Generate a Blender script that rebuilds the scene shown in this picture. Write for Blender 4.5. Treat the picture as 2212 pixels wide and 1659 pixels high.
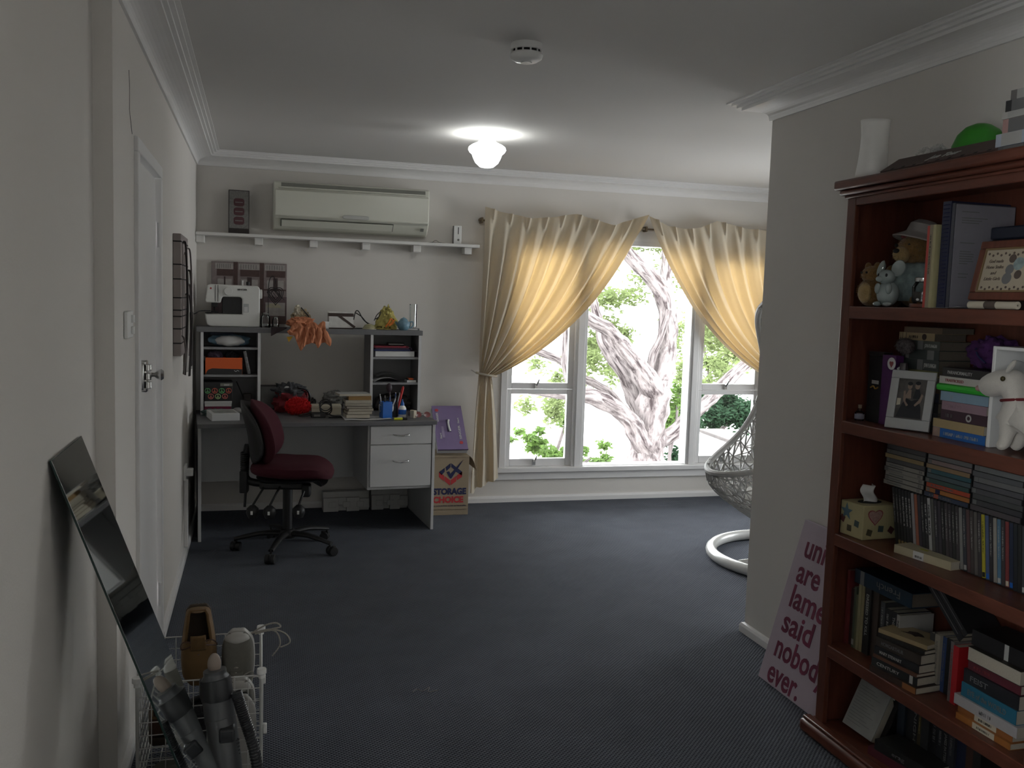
import bpy, bmesh, math, random
from mathutils import Vector, Matrix, noise, geometry
PI = math.pi
random.seed(7)
for o in list(bpy.data.objects): bpy.data.objects.remove(o)
scene = bpy.context.scene
C = scene.collection
# ------------------------------------------------------------------ camera
cam_data = bpy.data.cameras.new('camera'); cam = bpy.data.objects.new('camera', cam_data); C.objects.link(cam)
cam_data.sensor_width = 36.0; cam_data.lens = 1987/2212*36.0; cam_data.clip_end = 300; cam_data.clip_start = .05
_r = Vector((0.9635007, -0.2658625, 0.0313611)); _d = Vector((0.0060695, -0.0954232, -0.9954183)); _f = Vector((0.2676370, 0.9592766, -0.0903267))
cam.matrix_world = Matrix(((_r.x, -_d.x, -_f.x, 0), (_r.y, -_d.y, -_f.y, 0), (_r.z, -_d.z, -_f.z, 1.5), (0, 0, 0, 1)))
scene.camera = cam
# ------------------------------------------------------------------ sky, exposure
SKY = 18.0
w = bpy.data.worlds.new('overcast_sky'); scene.world = w; w.use_nodes = True
w.node_tree.nodes['Background'].inputs[0].default_value = (.95, .975, 1.0, 1)
w.node_tree.nodes['Background'].inputs[1].default_value = SKY
scene.view_settings.view_transform = 'Standard'; scene.view_settings.look = 'None'
scene.view_settings.exposure = 0.0; scene.view_settings.gamma = 1.0; scene.view_settings.use_curve_mapping = False
def portal(loc, rot, sx, sy):
    l = bpy.data.lights.new('window_portal', 'AREA'); l.shape = 'RECTANGLE'; l.size = sx; l.size_y = sy
    o = bpy.data.objects.new('window_portal', l); C.objects.link(o); o.location = loc; o.rotation_euler = rot
    l.cycles.is_portal = True; l.energy = 1
portal((2.84, 6.70, 1.11), (-PI/2, 0, 0), 2.2, 1.75)
# ------------------------------------------------------------------ materials
MATS = {}
def pm(key, col, rough=.6, metal=0.0, var=.08, scale=40.0, bump=0.0, bscale=None, spec=.5, coat=0.0, trans=0.0, alpha=1.0, stretch=None, sheen=0.0, emis=None, estr=0.0):
    """procedural material: noise-varied base colour, optional bump"""
    if key in MATS: return MATS[key]
    m = bpy.data.materials.new(key); m.use_nodes = True; nt = m.node_tree; b = nt.nodes['Principled BSDF']
    tc = nt.nodes.new('ShaderNodeTexCoord'); mp = nt.nodes.new('ShaderNodeMapping'); nz = nt.nodes.new('ShaderNodeTexNoise')
    nt.links.new(tc.outputs['Object'], mp.inputs[0]); nt.links.new(mp.outputs[0], nz.inputs['Vector'])
    if stretch: mp.inputs['Scale'].default_value = stretch
    nz.inputs['Scale'].default_value = scale; nz.inputs['Detail'].default_value = 3
    mx = nt.nodes.new('ShaderNodeMix'); mx.data_type = 'RGBA'
    mx.inputs[6].default_value = (*[max(0, c*(1-var)) for c in col], 1); mx.inputs[7].default_value = (*[min(1, c*(1+var)) for c in col], 1)
    nt.links.new(nz.outputs['Fac'], mx.inputs[0]); nt.links.new(mx.outputs[2], b.inputs['Base Color'])
    b.inputs['Roughness'].default_value = rough; b.inputs['Metallic'].default_value = metal
    b.inputs['Specular IOR Level'].default_value = spec; b.inputs['Coat Weight'].default_value = coat
    b.inputs['Transmission Weight'].default_value = trans; b.inputs['Alpha'].default_value = alpha
    b.inputs['Sheen Weight'].default_value = sheen
    if emis: b.inputs['Emission Color'].default_value = (*emis, 1); b.inputs['Emission Strength'].default_value = estr
    if bump:
        bp = nt.nodes.new('ShaderNodeBump'); n2 = nt.nodes.new('ShaderNodeTexNoise'); n2.inputs['Scale'].default_value = bscale or scale*3; n2.inputs['Detail'].default_value = 4
        nt.links.new(mp.outputs[0], n2.inputs['Vector']); nt.links.new(n2.outputs['Fac'], bp.inputs['Height'])
        bp.inputs['Strength'].default_value = bump; bp.inputs['Distance'].default_value = .004; nt.links.new(bp.outputs[0], b.inputs['Normal'])
    MATS[key] = m; return m
def nodes_of(m): return m.node_tree.nodes, m.node_tree.links, m.node_tree.nodes['Principled BSDF']
def glass_mat(key, tint=(.93, .96, .95), refl=.12, rough=.0):
    """thin glass: see-through with a fresnel reflection"""
    if key in MATS: return MATS[key]
    m = bpy.data.materials.new(key); m.use_nodes = True; nt = m.node_tree; nt.nodes.clear()
    out = nt.nodes.new('ShaderNodeOutputMaterial'); t = nt.nodes.new('ShaderNodeBsdfTransparent'); g = nt.nodes.new('ShaderNodeBsdfGlossy')
    fr = nt.nodes.new('ShaderNodeFresnel'); fr.inputs[0].default_value = 1.45; mx = nt.nodes.new('ShaderNodeMixShader')
    nz = nt.nodes.new('ShaderNodeTexNoise'); nz.inputs['Scale'].default_value = 3; cr = nt.nodes.new('ShaderNodeMix'); cr.data_type = 'RGBA'
    cr.inputs[6].default_value = (*tint, 1); cr.inputs[7].default_value = (*[min(1, c*1.03) for c in tint], 1)
    nt.links.new(nz.outputs['Fac'], cr.inputs[0]); nt.links.new(cr.outputs[2], t.inputs[0])
    g.inputs['Roughness'].default_value = rough
    nt.links.new(fr.outputs[0], mx.inputs[0]); nt.links.new(t.outputs[0], mx.inputs[1]); nt.links.new(g.outputs[0], mx.inputs[2]); nt.links.new(mx.outputs[0], out.inputs[0])
    MATS[key] = m; return m
def cloth_mat(key, col, tcol, tw=.5, var=.08, scale=60, bump=.1):
    """woven cloth that lets light through"""
    if key in MATS: return MATS[key]
    m = pm(key, col, rough=.9, var=var, scale=scale, bump=bump, spec=.1); nt = m.node_tree; b = nt.nodes['Principled BSDF']
    t = nt.nodes.new('ShaderNodeBsdfTranslucent'); t.inputs[0].default_value = (*tcol, 1); mx = nt.nodes.new('ShaderNodeMixShader'); mx.inputs[0].default_value = tw
    out = nt.nodes['Material Output']; nt.links.new(b.outputs[0], mx.inputs[1]); nt.links.new(t.outputs[0], mx.inputs[2]); nt.links.new(mx.outputs[0], out.inputs[0])
    return m
# ------------------------------------------------------------------ mesh building
class MB:
    def __init__(s): s.v = []; s.f = []; s.mi = []
    def add(s, vs, fs, mi=0, M=None):
        n = len(s.v); s.v += [tuple(M @ Vector(v)) if M is not None else tuple(v) for v in vs]
        s.f += [tuple(i+n for i in f) for f in fs]; s.mi += [mi]*len(fs); return s
    def box(s, x0, y0, z0, x1, y1, z1, mi=0, M=None):
        vs = [(x, y, z) for x in (x0, x1) for y in (y0, y1) for z in (z0, z1)]
        return s.add(vs, [(0, 1, 3, 2), (4, 6, 7, 5), (0, 4, 5, 1), (2, 3, 7, 6), (0, 2, 6, 4), (1, 5, 7, 3)], mi, M)
    def cbox(s, c, d, mi=0, M=None):
        return s.box(c[0]-d[0]/2, c[1]-d[1]/2, c[2]-d[2]/2, c[0]+d[0]/2, c[1]+d[1]/2, c[2]+d[2]/2, mi, M)
    def rings(s, R, cap=True, closed=False, mi=0, M=None):
        n = len(R[0]); vs = [p for r in R for p in r]; fs = []
        for i in range(len(R)-1+(1 if closed else 0)):
            a = i*n; b = ((i+1) % len(R))*n
            for k in range(n):
                k2 = (k+1) % n; fs.append((a+k, a+k2, b+k2, b+k))
        if cap and not closed: fs.append(tuple(range(n-1, -1, -1))); fs.append(tuple(range((len(R)-1)*n, len(R)*n)))
        return s.add(vs, fs, mi, M)
    def lathe(s, prof, n=24, mi=0, M=None, cap=False):
        return s.rings([[(r*math.cos(2*PI*k/n), r*math.sin(2*PI*k/n), z) for k in range(n)] for r, z in prof], cap, False, mi, M)
    def cyl(s, r, z0, z1, n=20, mi=0, M=None, r2=None): return s.lathe([(r, z0), (r if r2 is None else r2, z1)], n, mi, M, True)
    def tube(s, pts, rad, n=8, closed=False, mi=0, M=None, wob=0, flat=1.0, cap=True):
        P = [Vector(p) for p in pts]; R = []; N = len(P); rr = rad if hasattr(rad, '__len__') else [rad]*N; pu = None
        for i, p in enumerate(P):
            a = P[(i-1) % N] if (closed or i > 0) else p; b = P[(i+1) % N] if (closed or i < N-1) else p
            t = (b-a)
            t = t.normalized() if t.length > 1e-9 else Vector((0, 0, 1))
            if pu is None: u = t.orthogonal().normalized() if abs(t.z) > .9 else t.cross(Vector((0, 0, 1))).normalized()
            else: u = (pu - t*pu.dot(t)); u = u.normalized() if u.length > 1e-6 else t.orthogonal().normalized()
            pu = u; v = t.cross(u); ring = []
            for k in range(n):
                q = 2*PI*k/n; d = u*math.cos(q)+v*math.sin(q)*flat; r = rr[i]
                if wob: r *= 1+wob*noise.noise((p+d*r)*9)+wob*.6*noise.noise(Vector((k*1.7, i*.35, 3)))
                ring.append(tuple(p+d*r))
            R.append(ring)
        return s.rings(R, cap, closed, mi, M)
    def ell(s, c, r, n=20, m=12, mi=0, M=None, pw=1.0):
        def sp(x): return math.copysign(abs(x)**pw, x)
        R = []
        for j in range(m+1):
            a = -PI/2+PI*j/m; ca = max(sp(math.cos(a)), .004); sa = sp(math.sin(a))
            R.append([(c[0]+r[0]*ca*sp(math.cos(2*PI*k/n)), c[1]+r[1]*ca*sp(math.sin(2*PI*k/n)), c[2]+r[2]*sa) for k in range(n)])
        return s.rings(R, True, False, mi, M)
    def prism(s, poly, z0, z1, mi=0, M=None):
        return s.rings([[(x, y, z0) for x, y in poly], [(x, y, z1) for x, y in poly]], True, False, mi, M)
    def grid(s, fn, nu, nv, mi=0, M=None, wrap=False):
        vs = [fn(i/nu, j/nv) for j in range(nv+1) for i in range(nu+1)]
        return s.add(vs, [(j*(nu+1)+i, j*(nu+1)+i+1, (j+1)*(nu+1)+i+1, (j+1)*(nu+1)+i) for j in range(nv) for i in range(nu)], mi, M)
    def build(s, name, mats, parent=None, loc=None, rot=None, bevel=0, smooth=None, sub=0, solid=0, bseg=2, M=None):
        me = bpy.data.meshes.new(name); me.from_pydata(s.v, [], s.f); me.update()
        for m in (mats if isinstance(mats, (list, tuple)) else [mats]): me.materials.append(m)
        if len(me.materials) > 1: me.polygons.foreach_set('material_index', s.mi)
        bm = bmesh.new(); bm.from_mesh(me); bmesh.ops.recalc_face_normals(bm, faces=bm.faces); bm.to_mesh(me); bm.free()
        if smooth is None: smooth = bool(bevel or sub)
        if smooth:
            me.shade_smooth(); me.set_sharp_from_angle(angle=math.radians(40))
        o = bpy.data.objects.new(name, me); C.objects.link(o)
        if parent: o.parent = parent
        if M is not None: o.matrix_local = M
        if loc: o.location = loc
        if rot: o.rotation_euler = rot
        if solid: d = o.modifiers.new('thickness', 'SOLIDIFY'); d.thickness = solid; d.offset = 0
        if bevel:
            d = o.modifiers.new('bevel', 'BEVEL'); d.width = bevel; d.segments = bseg; d.limit_method = 'ANGLE'; d.angle_limit = math.radians(35)
        if sub: d = o.modifiers.new('subdivision', 'SUBSURF'); d.levels = sub; d.render_levels = sub
        return o
def tag(o, label=None, cat=None, group=None, kind=None):
    if label: o['label'] = label
    if cat: o['category'] = cat
    if group: o['group'] = group
    if kind: o['kind'] = kind
    return o
def thing(name, label, cat, loc=(0, 0, 0), rot=(0, 0, 0), group=None, M=None):
    o = bpy.data.objects.new(name, None); C.objects.link(o); o.empty_display_size = .05
    o.location = loc; o.rotation_euler = rot
    if M is not None: o.matrix_world = M
    return tag(o, label, cat, group)
def struct(o): o['kind'] = 'structure'; return o
def stuff(o): o['kind'] = 'stuff'; return o
def frame(o, x, y, z=None):
    """matrix with given origin and axis directions"""
    x = Vector(x).normalized(); y = Vector(y); z = x.cross(y).normalized() if z is None else Vector(z).normalized(); y = z.cross(x)
    return Matrix(((x.x, y.x, z.x, o[0]), (x.y, y.y, z.y, o[1]), (x.z, y.z, z.z, o[2]), (0, 0, 0, 1)))
def text(s, size, mat, parent, o, x, y, ext=.0006, xs=1.0, off=0.0, align='LEFT', name='lettering', shear=0.0, space=1.0, fit=None):
    """flat lettering: origin o, reading direction x, up direction y in the parent's space"""
    if s.startswith('~'):                               # print too small to read: a row of letter-like marks
        rq = random.Random(int(size*1e5)+int(fit*1e5)); b = MB(); x_ = 0.0; hq = size*.62
        while x_ < fit-.3*size:
            wq = size*rq.uniform(.12, .34)
            if rq.random() < .14: x_ += wq; continue
            k = rq.random()
            b.box(x_, 0, 0, x_+size*.09, hq, ext)
            if k > .3: b.box(x_, hq*rq.choice((0, .42, .84)), 0, x_+wq, hq*rq.choice((.16, .58, 1)), ext)
            if k > .6: b.box(x_+wq-size*.09, 0, 0, x_+wq, hq*rq.choice((.5, 1)), ext)
            x_ += wq+size*.12
        if not b.v: b.box(0, 0, 0, fit, hq*.3, ext)
        ob = b.build(name, mat, parent); ob.matrix_local = frame(o, x, y); return ob
    cu = bpy.data.curves.new('lettering', 'FONT'); cu.body = s; cu.size = size; cu.extrude = ext; cu.offset = off; cu.align_x = align; cu.shear = shear; cu.space_character = space
    cu.resolution_u = 3
    t = bpy.data.objects.new('lettering', cu); me = bpy.data.meshes.new_from_object(t); bpy.data.objects.remove(t); bpy.data.curves.remove(cu)
    if fit and len(me.vertices):
        wd = max(v.co.x for v in me.vertices)-min(v.co.x for v in me.vertices); xs = fit/wd
    for v in me.vertices: v.co.x *= xs
    me.materials.clear(); me.materials.append(mat); me.name = name
    ob = bpy.data.objects.new(name, me); C.objects.link(ob); ob.parent = parent; ob.matrix_local = frame(o, x, y); return ob
def lerp(a, b, t): return a+(b-a)*t
def interp(pts, x):
    for (a, b), (c, d) in zip(pts, pts[1:]):
        if x <= c: return lerp(b, d, (x-a)/(c-a) if c > a else 0)
    return pts[-1][1]
def smooth_path(P, k=6):
    P = [Vector(p) for p in P]; out = []
    for i in range(len(P)-1):
        p0 = P[max(i-1, 0)]; p1 = P[i]; p2 = P[i+1]; p3 = P[min(i+2, len(P)-1)]
        for j in range(k):
            t = j/k; out.append(.5*((2*p1)+(p2-p0)*t+(2*p0-5*p1+4*p2-p3)*t*t+(3*p1-p0-3*p2+p3)*t**3))
    out.append(P[-1]); return out
def smooth_vals(V, k=6):
    return [v.x for v in smooth_path([(a, 0, 0) for a in V], k)]
ORD = ['first', 'second', 'third', 'fourth', 'fifth', 'sixth', 'seventh', 'eighth', 'ninth', 'tenth', 'eleventh', 'twelfth', 'thirteenth', 'fourteenth', 'fifteenth', 'sixteenth', 'seventeenth', 'eighteenth', 'nineteenth', 'twentieth'] + ['twenty-'+k for k in ('first', 'second', 'third', 'fourth', 'fifth', 'sixth', 'seventh', 'eighth', 'ninth')] + ['thirtieth'] + ['thirty-'+k for k in ('first', 'second', 'third', 'fourth', 'fifth', 'sixth', 'seventh', 'eighth', 'ninth')] + ['fortieth']
# ------------------------------------------------------------------ the room
YB, XL, XN, XR, YC, H, ZC, XE, YF = 6.53, -.391, -.443, 2.194, 3.71, 2.418, 2.327, 5.3, -1.6
m_wall = pm('painted_plaster_wall', (.66, .632, .595), .75, var=.035, scale=2.2, bump=.12, bscale=160, spec=.25)
m_ceil = pm('painted_ceiling', (.66, .645, .625), .85, var=.03, scale=1.5, bump=.05, bscale=120, spec=.15)
m_white = pm('white_gloss_trim', (.74, .73, .72), .42, var=.03, scale=6, bump=.04, bscale=80)
m_wood_white = pm('white_painted_timber', (.70, .69, .685), .45, var=.05, scale=5, bump=.08, bscale=40, stretch=(1, 1, .2))
m_dark = pm('matt_black', (.012, .012, .013), .8)  # plain black for slots, wires, print lines and the crack
# carpet: blue-grey loop pile with a staggered pin-dot weave
m_carpet = pm('carpet_pin_dot', (.125, .135, .158), .95, var=.18, scale=5, spec=.05)
n_, l_, b_ = nodes_of(m_carpet)
tc = n_.new('ShaderNodeTexCoord'); sx = n_.new('ShaderNodeSeparateXYZ'); l_.new(tc.outputs['Object'], sx.inputs[0])
def mth(op, a, b=None):
    k = n_.new('ShaderNodeMath'); k.operation = op
    for i, q in enumerate((a, b)):
        if q is None: continue
        if isinstance(q, (int, float)): k.inputs[i].default_value = q
        else: l_.new(q, k.inputs[i])
    return k.outputs[0]
px, py = .0165, .0165
fx = mth('SINE', mth('MULTIPLY', sx.outputs[0], 2*PI/px)); fy = mth('SINE', mth('MULTIPLY', sx.outputs[1], 2*PI/py))
dots = mth('MULTIPLY', fx, fy)                               # staggered grid of tufts
low = mth('LESS_THAN', dots, -.28)
old = b_.inputs['Base Color'].links[0].from_socket
mxd = n_.new('ShaderNodeMix'); mxd.data_type = 'RGBA'; mxd.blend_type = 'MULTIPLY'; l_.new(low, mxd.inputs[0]); l_.new(old, mxd.inputs[6]); mxd.inputs[7].default_value = (.30, .30, .33, 1)
l_.new(mxd.outputs[2], b_.inputs['Base Color'])
bpn = n_.new('ShaderNodeBump'); bpn.inputs['Strength'].default_value = .5; bpn.inputs['Distance'].default_value = .003; l_.new(dots, bpn.inputs['Height']); l_.new(bpn.outputs[0], b_.inputs['Normal'])

struct(MB().box(-.6, YF-.15, -.06, XE+.15, YB+.14, 0).build('floor', m_carpet))
struct(MB().box(-.6, YF-.15, H, XE+.15, YB+.14, H+.06).build('ceiling', m_ceil))
DY0, DY1, DZ = 3.333, 4.046, 1.958
b = MB(); b.box(-.6, 2.83, 0, XL, DY0, H); b.box(-.6, DY1, 0, XL, YB, H); b.box(-.6, DY0, DZ, XL, DY1, H); struct(b.build('wall_left', m_wall))
FY0, FY1, FZ0, FZ1 = -1.25, .35, .85, 2.05
b = MB(); b.box(-.62, YF, 0, XN, FY0, H); b.box(-.62, FY1, 0, XN, 2.83, H); b.box(-.62, FY0, 0, XN, FY1, FZ0); b.box(-.62, FY0, FZ1, XN, FY1, H); struct(b.build('wall_left_near', m_wall))
WX0, WX1, WZ0, WZ1 = 1.735, 3.93, .235, 1.99
b = MB(); b.box(-.6, YB, 0, WX0, YB+.14, H); b.box(WX1, YB, 0, XE+.15, YB+.14, H); b.box(WX0, YB, 0, WX1, YB+.14, WZ0); b.box(WX0, YB, WZ1, WX1, YB+.14, H); struct(b.build('wall_back', m_wall))
struct(MB().box(XR, YF, 0, XR+.115, YC, H).build('wall_right', m_wall))
struct(MB().box(XR+.115, YC-.115, 0, XE+.15, YC, H).build('wall_right_nook', m_wall))
EY0, EY1, EZ0, EZ1 = 4.55, 5.75, .45, 1.90
b = MB(); b.box(XE, YC, 0, XE+.15, EY0, H); b.box(XE, EY1, 0, XE+.15, YB, H); b.box(XE, EY0, 0, XE+.15, EY1, EZ0); b.box(XE, EY0, EZ1, XE+.15, EY1, H); struct(b.build('wall_right_far', m_wall))
struct(MB().box(-.6, YF-.15, 0, XR+.115, YF, H).build('wall_front', m_wall))
# cornice: a cove with three fillets against the ceiling, mitred round the plan
prof = [(0, ZC), (.010, ZC), (.012, ZC+.012)]
for k in range(9):
    a = k/8*PI/2; prof.append((.012+.086*(1-math.cos(a)), ZC+.014+.040*math.sin(a)))
prof += [(.100, ZC+.054), (.100, ZC+.066), (.116, ZC+.066), (.116, ZC+.077), (.133, ZC+.077), (.133, ZC+.086), (.15, ZC+.086), (.15, H+.001), (0, H+.001)]
plan = [(XN, YF), (XN, 2.83), (XL, 2.83), (XL, YB), (XE, YB), (XE, YC), (XR, YC), (XR, YF)]
def offs(i, d):
    def nrm(a, b):
        dx, dy = b[0]-a[0], b[1]-a[1]; L = math.hypot(dx, dy); return Vector((dy/L, -dx/L))
    n1 = nrm(plan[i-1], plan[i]) if i > 0 else None; n2 = nrm(plan[i], plan[i+1]) if i < len(plan)-1 else None
    if n1 is None: n = n2
    elif n2 is None: n = n1
    else: n = (n1+n2)/(1+n1.dot(n2))
    return (plan[i][0]+n.x*d, plan[i][1]+n.y*d)
for i in range(len(plan)-1):
    b = MB(); b.rings([[(*offs(j, d), z) for d, z in prof] for j in (i, i+1)]); struct(b.build('trim_%d' % (i+1), m_white))
bp_ = [(0, 0), (.018, 0), (.018, .03), (.012, .042), (0, .046)]
for i, nm in ((0, 'left_near'), (2, 'left'), (3, 'back'), (4, 'right_far'), (5, 'nook'), (6, 'right')):
    segs = [(offs_pair) for offs_pair in [(i, i+1)]]
    b = MB()
    if nm == 'left':
        for y0, y1 in ((2.83, DY0-.045), (DY1+.045, YB)): b.rings([[(XL+d, y, z) for d, z in bp_] for y in (y0, y1)])
    else: b.rings([[(*offs(j, d), z) for d, z in bp_] for j in (i, i+1)])
    struct(b.build('baseboard_'+nm, m_white))
# hairline crack in the plaster above the door
struct(MB().tube([(XL+.0005, 3.17, 2.18), (XL+.0005, 3.185, 2.13), (XL+.0005, 3.18, 2.06), (XL+.0005, 3.215, 2.02), (XL+.0005, 3.24, 1.995)], .0011, 4).build('trim_8', m_dark))
# ------------------------------------------------------------------ door in the left wall
m_chrome = pm('brushed_chrome', (.55, .55, .54), .22, 1.0, var=.05, scale=60)
door = bpy.data.objects.new('door_1', None); C.objects.link(door); door.location = (XL, (DY0+DY1)/2, 0); struct(door)
w2 = (DY1-DY0)/2
MB().box(-.045, -w2+.012, .012, -.008, w2-.012, DZ-.012).build('door_leaf', m_white, door, bevel=.003)
b = MB()
b.box(-.06, -w2-.045, 0, .014, -w2+.008, DZ-.008); b.box(-.06, w2-.008, 0, .014, w2+.045, DZ-.008); b.box(-.06, -w2-.045, DZ-.008, .014, w2+.045, DZ+.04)
b.build('door_frame', m_white, door, bevel=.004)
for z in (.22, 1.72):
    h = MB().cyl(.007, -.05, .05, 10).build('hinge', m_wood_white, door, loc=(.004, w2-.012, z)); 
lk = MB(); lk.box(-.008, 0, -.055, .028, .03, .055); lk.box(-.008, -.03, -.045, .02, 0, .045); lk.build('rim_lock', m_chrome, door, loc=(0, -w2+.045, 1.20), bevel=.005)
for z in (-.03, .0, .03): MB().cyl(.012, -.012, .012, 12).build('lock_barrel', m_chrome, door, loc=(.03, -w2+.05, 1.20+z), bevel=.002)
MB().lathe([(.008, 0), (.008, .03), (.016, .04), (.02, .052), (.014, .06), (.0, .061)], 18).build('knob', m_chrome, door, loc=(.02, -w2+.06, 1.205), rot=(0, PI/2, 0), smooth=True)
# ------------------------------------------------------------------ window wall
m_pane = glass_mat('window_glass', (.97, .985, .98))
win = bpy.data.objects.new('window_1', None); C.objects.link(win); win.location = (0, YB, 0); struct(win)
b = MB(); b.box(WX0, -.01, WZ0, WX0+.05, .12, WZ1); b.box(WX1-.05, -.01, WZ0, WX1, .12, WZ1); b.box(WX0, -.01, WZ1-.05, WX1, .12, WZ1); b.box(WX0, .0, WZ0, WX1, .12, WZ0+.03)
b.build('window_frame', m_wood_white, win, bevel=.004)
for x0, x1 in ((2.302, 2.398), (3.25, 3.338)):
    b = MB(); b.box(x0, -.012, WZ0, x1, .11, WZ1); b.box(x0+.02, -.022, WZ0, x1-.02, -.012, WZ1); b.build('mullion', m_wood_white, win, bevel=.004)
MB().box(WX0-.09, -.05, .225, WX1+.09, .02, .262).build('window_sill', m_wood_white, win, bevel=.006)
MB().box(WX0-.07, -.022, .168, WX1+.07, 0, .225).build('apron', m_wood_white, win, bevel=.004)
MB().box(WX0-.07, -.018, WZ1-.02, WX1+.07, 0, WZ1+.06).build('head_trim', m_wood_white, win, bevel=.004)
MB().box(2.398, .05, WZ0+.02, 3.25, .054, WZ1-.04).build('pane', m_pane, win)
for k, (x0, x1) in enumerate(((WX0+.045, 2.306), (3.334, WX1-.045))):
    for z0, z1, bot, top in ((WZ0+.03, .845, .055, .035), (.848, WZ1-.05, .045, .05)):
        b = MB(); st = .045
        b.box(x0, .015, z0, x0+st, .055, z1); b.box(x1-st, .015, z0, x1, .055, z1); b.box(x0+st, .015, z0, x1-st, .055, z0+bot); b.box(x0+st, .015, z1-top, x1-st, .055, z1)
        s_ = b.build('sash', m_wood_white, win, bevel=.003)
        MB().box(x0+st-.005, .03, z0+bot-.005, x1-st+.005, .034, z1-top+.005).build('pane', m_pane, s_)
        la = MB(); xm = (x0+x1)/2-.03; zl = z0+bot/2
        la.box(xm-.012, .003, zl-.02, xm+.012, .016, zl+.02); la.tube([(xm, .004, zl+.01), (xm+.006, -.012, zl+.03), (xm+.014, -.018, zl+.055)], [.009, .008, .004], 8)
        la.build('latch', m_chrome, s_, smooth=True)
w2f = bpy.data.objects.new('window_2', None); C.objects.link(w2f); w2f.location = (XN, 0, 0); struct(w2f)
b = MB(); b.box(-.12, FY0, FZ0, .01, FY0+.05, FZ1); b.box(-.12, FY1-.05, FZ0, .01, FY1, FZ1); b.box(-.12, FY0, FZ1-.05, .01, FY1, FZ1); b.box(-.12, FY0-.04, FZ0-.02, .04, FY1+.04, FZ0+.04); b.box(-.1, (FY0+FY1)/2-.03, FZ0, 0, (FY0+FY1)/2+.03, FZ1)
b.build('window_frame', m_wood_white, w2f, bevel=.004)
MB().box(-.055, FY0, FZ0, -.05, FY1, FZ1).build('pane', m_pane, w2f)
portal((XN-.19, (FY0+FY1)/2, (FZ0+FZ1)/2), (0, -PI/2, 0), FZ1-FZ0, FY1-FY0)
w3f = bpy.data.objects.new('window_3', None); C.objects.link(w3f); w3f.location = (XE, 0, 0); struct(w3f)
b = MB(); b.box(-.01, EY0, EZ0, .12, EY0+.05, EZ1); b.box(-.01, EY1-.05, EZ0, .12, EY1, EZ1); b.box(-.01, EY0, EZ1-.05, .12, EY1, EZ1); b.box(-.04, EY0-.04, EZ0-.02, .12, EY1+.04, EZ0+.04)
for y in (5.15,): b.box(0, y-.035, EZ0, .1, y+.035, EZ1)
b.build('window_frame', m_wood_white, w3f, bevel=.004)
MB().box(.05, EY0, EZ0, .055, EY1, EZ1).build('pane', m_pane, w3f)
portal((XE+.19, (EY0+EY1)/2, (EZ0+EZ1)/2), (0, PI/2, 0), EZ1-EZ0, EY1-EY0)
# ------------------------------------------------------------------ curtains
m_curt = cloth_mat('cream_curtain', (.70, .65, .54), (.52, .345, .145), .36, var=.05, scale=25, bump=.15)
YCU = 6.43
def curtain(name, label, top, ctl, gather, hem, flip):
    """pleated cloth from a sagging heading, drawn to a tie-back and falling to a hem"""
    NU, NV, NS = 260, 46, 26
    x0, x1 = top[0][0], top[-1][0]
    def P(u, v):
        s = 1-u if flip else u                         # s=0 at the tied side, 1 at the free edge
        tx = lerp(x0, x1, u); tz = interp(top, tx)
        g0, g1 = gather; gx = lerp(g0[0], g1[0], s); gz = lerp(g0[1], g1[1], s)
        cx = lerp((tx+gx)/2, ctl[0], s**1.5); cz = lerp((tz+gz)/2, ctl[1], s**1.5)
        if v <= 1:
            a = (1-v)**2; bq = 2*v*(1-v); c = v*v
            x = a*tx+bq*cx+c*gx; z = a*tz+bq*cz+c*gz
        else:
            t = v-1; hx = lerp(hem[0][0], hem[1][0], s); hz = lerp(hem[0][1], hem[1][1], s)
            k = t**.65; x = lerp(gx, hx, k); z = lerp(gz, hz, t)
        n = 9.5; ph = u*n
        fr_ = ph-math.floor(ph)
        pinch = math.exp(-((fr_-.5)/.09)**2)
        wave = math.sin(2*PI*ph+.9*math.sin(5*u))+.18*math.sin(2*PI*ph*2.3+2+3*v)
        head = max(0, 1-v/.085)**.5
        k2 = min(1, max(0, (v-.98)/.15))
        wave = lerp(wave, math.sin(2*PI*2.6*u+.8)+.3*math.sin(2*PI*5*u+v), k2)
        amp = lerp(.005+.026*min(1, v*3.5), .020, k2)
        gath = math.exp(-((v-1)/.2)**2)
        y = YCU-amp*wave*(1-.5*gath)-head*.034*pinch-.045*gath*(1-abs(2*s-1))**.5
        y += .012*noise.noise(Vector((u*6, v*3, 1.3)))
        x += .010*math.sin(2*PI*ph)*min(v, 1)*max(0, 1-v)
        z += .006*noise.noise(Vector((u*9, v*2, 5)))
        if v > 1: z += .03*noise.noise(Vector((u*5, 9, 1)))*(v-1)
        return (x, y, z)
    b = MB(); b.grid(lambda i, j: P(i, j), NU, NV)
    b.grid(lambda i, j: P(i, 1+j), NU, NS)
    t = thing(name, label, 'curtain', (0, 0, 0))
    b.build('curtain_cloth', m_curt, t, smooth=True)
    return t
c1 = curtain('curtain', 'cream pleated curtain tied back at the left, beside the cardboard box', [(1.557, 2.157), (1.67, 2.127), (1.791, 2.111), (1.896, 2.094), (2.053, 2.109), (2.248, 2.143), (2.309, 2.133), (2.448, 2.096), (2.541, 2.074), (2.613, 2.105), (2.80, 2.165)],
    (2.36, 1.24), ((1.545, .985), (1.635, .945)), ((1.50, .10), (1.715, .20)), False)
c2 = curtain('curtain', 'cream pleated curtain swept to the right, next to the dividing wall', [(2.815, 2.16), (2.969, 2.096), (3.104, 2.079), (3.238, 2.096), (3.371, 2.152), (3.53, 2.125), (3.67, 2.107), (3.82, 2.10), (4.0, 2.12), (4.13, 2.14)],
    (3.22, 1.20), ((4.12, .95), (4.02, .90)), ((4.16, .10), (3.96, .18)), True)
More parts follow.
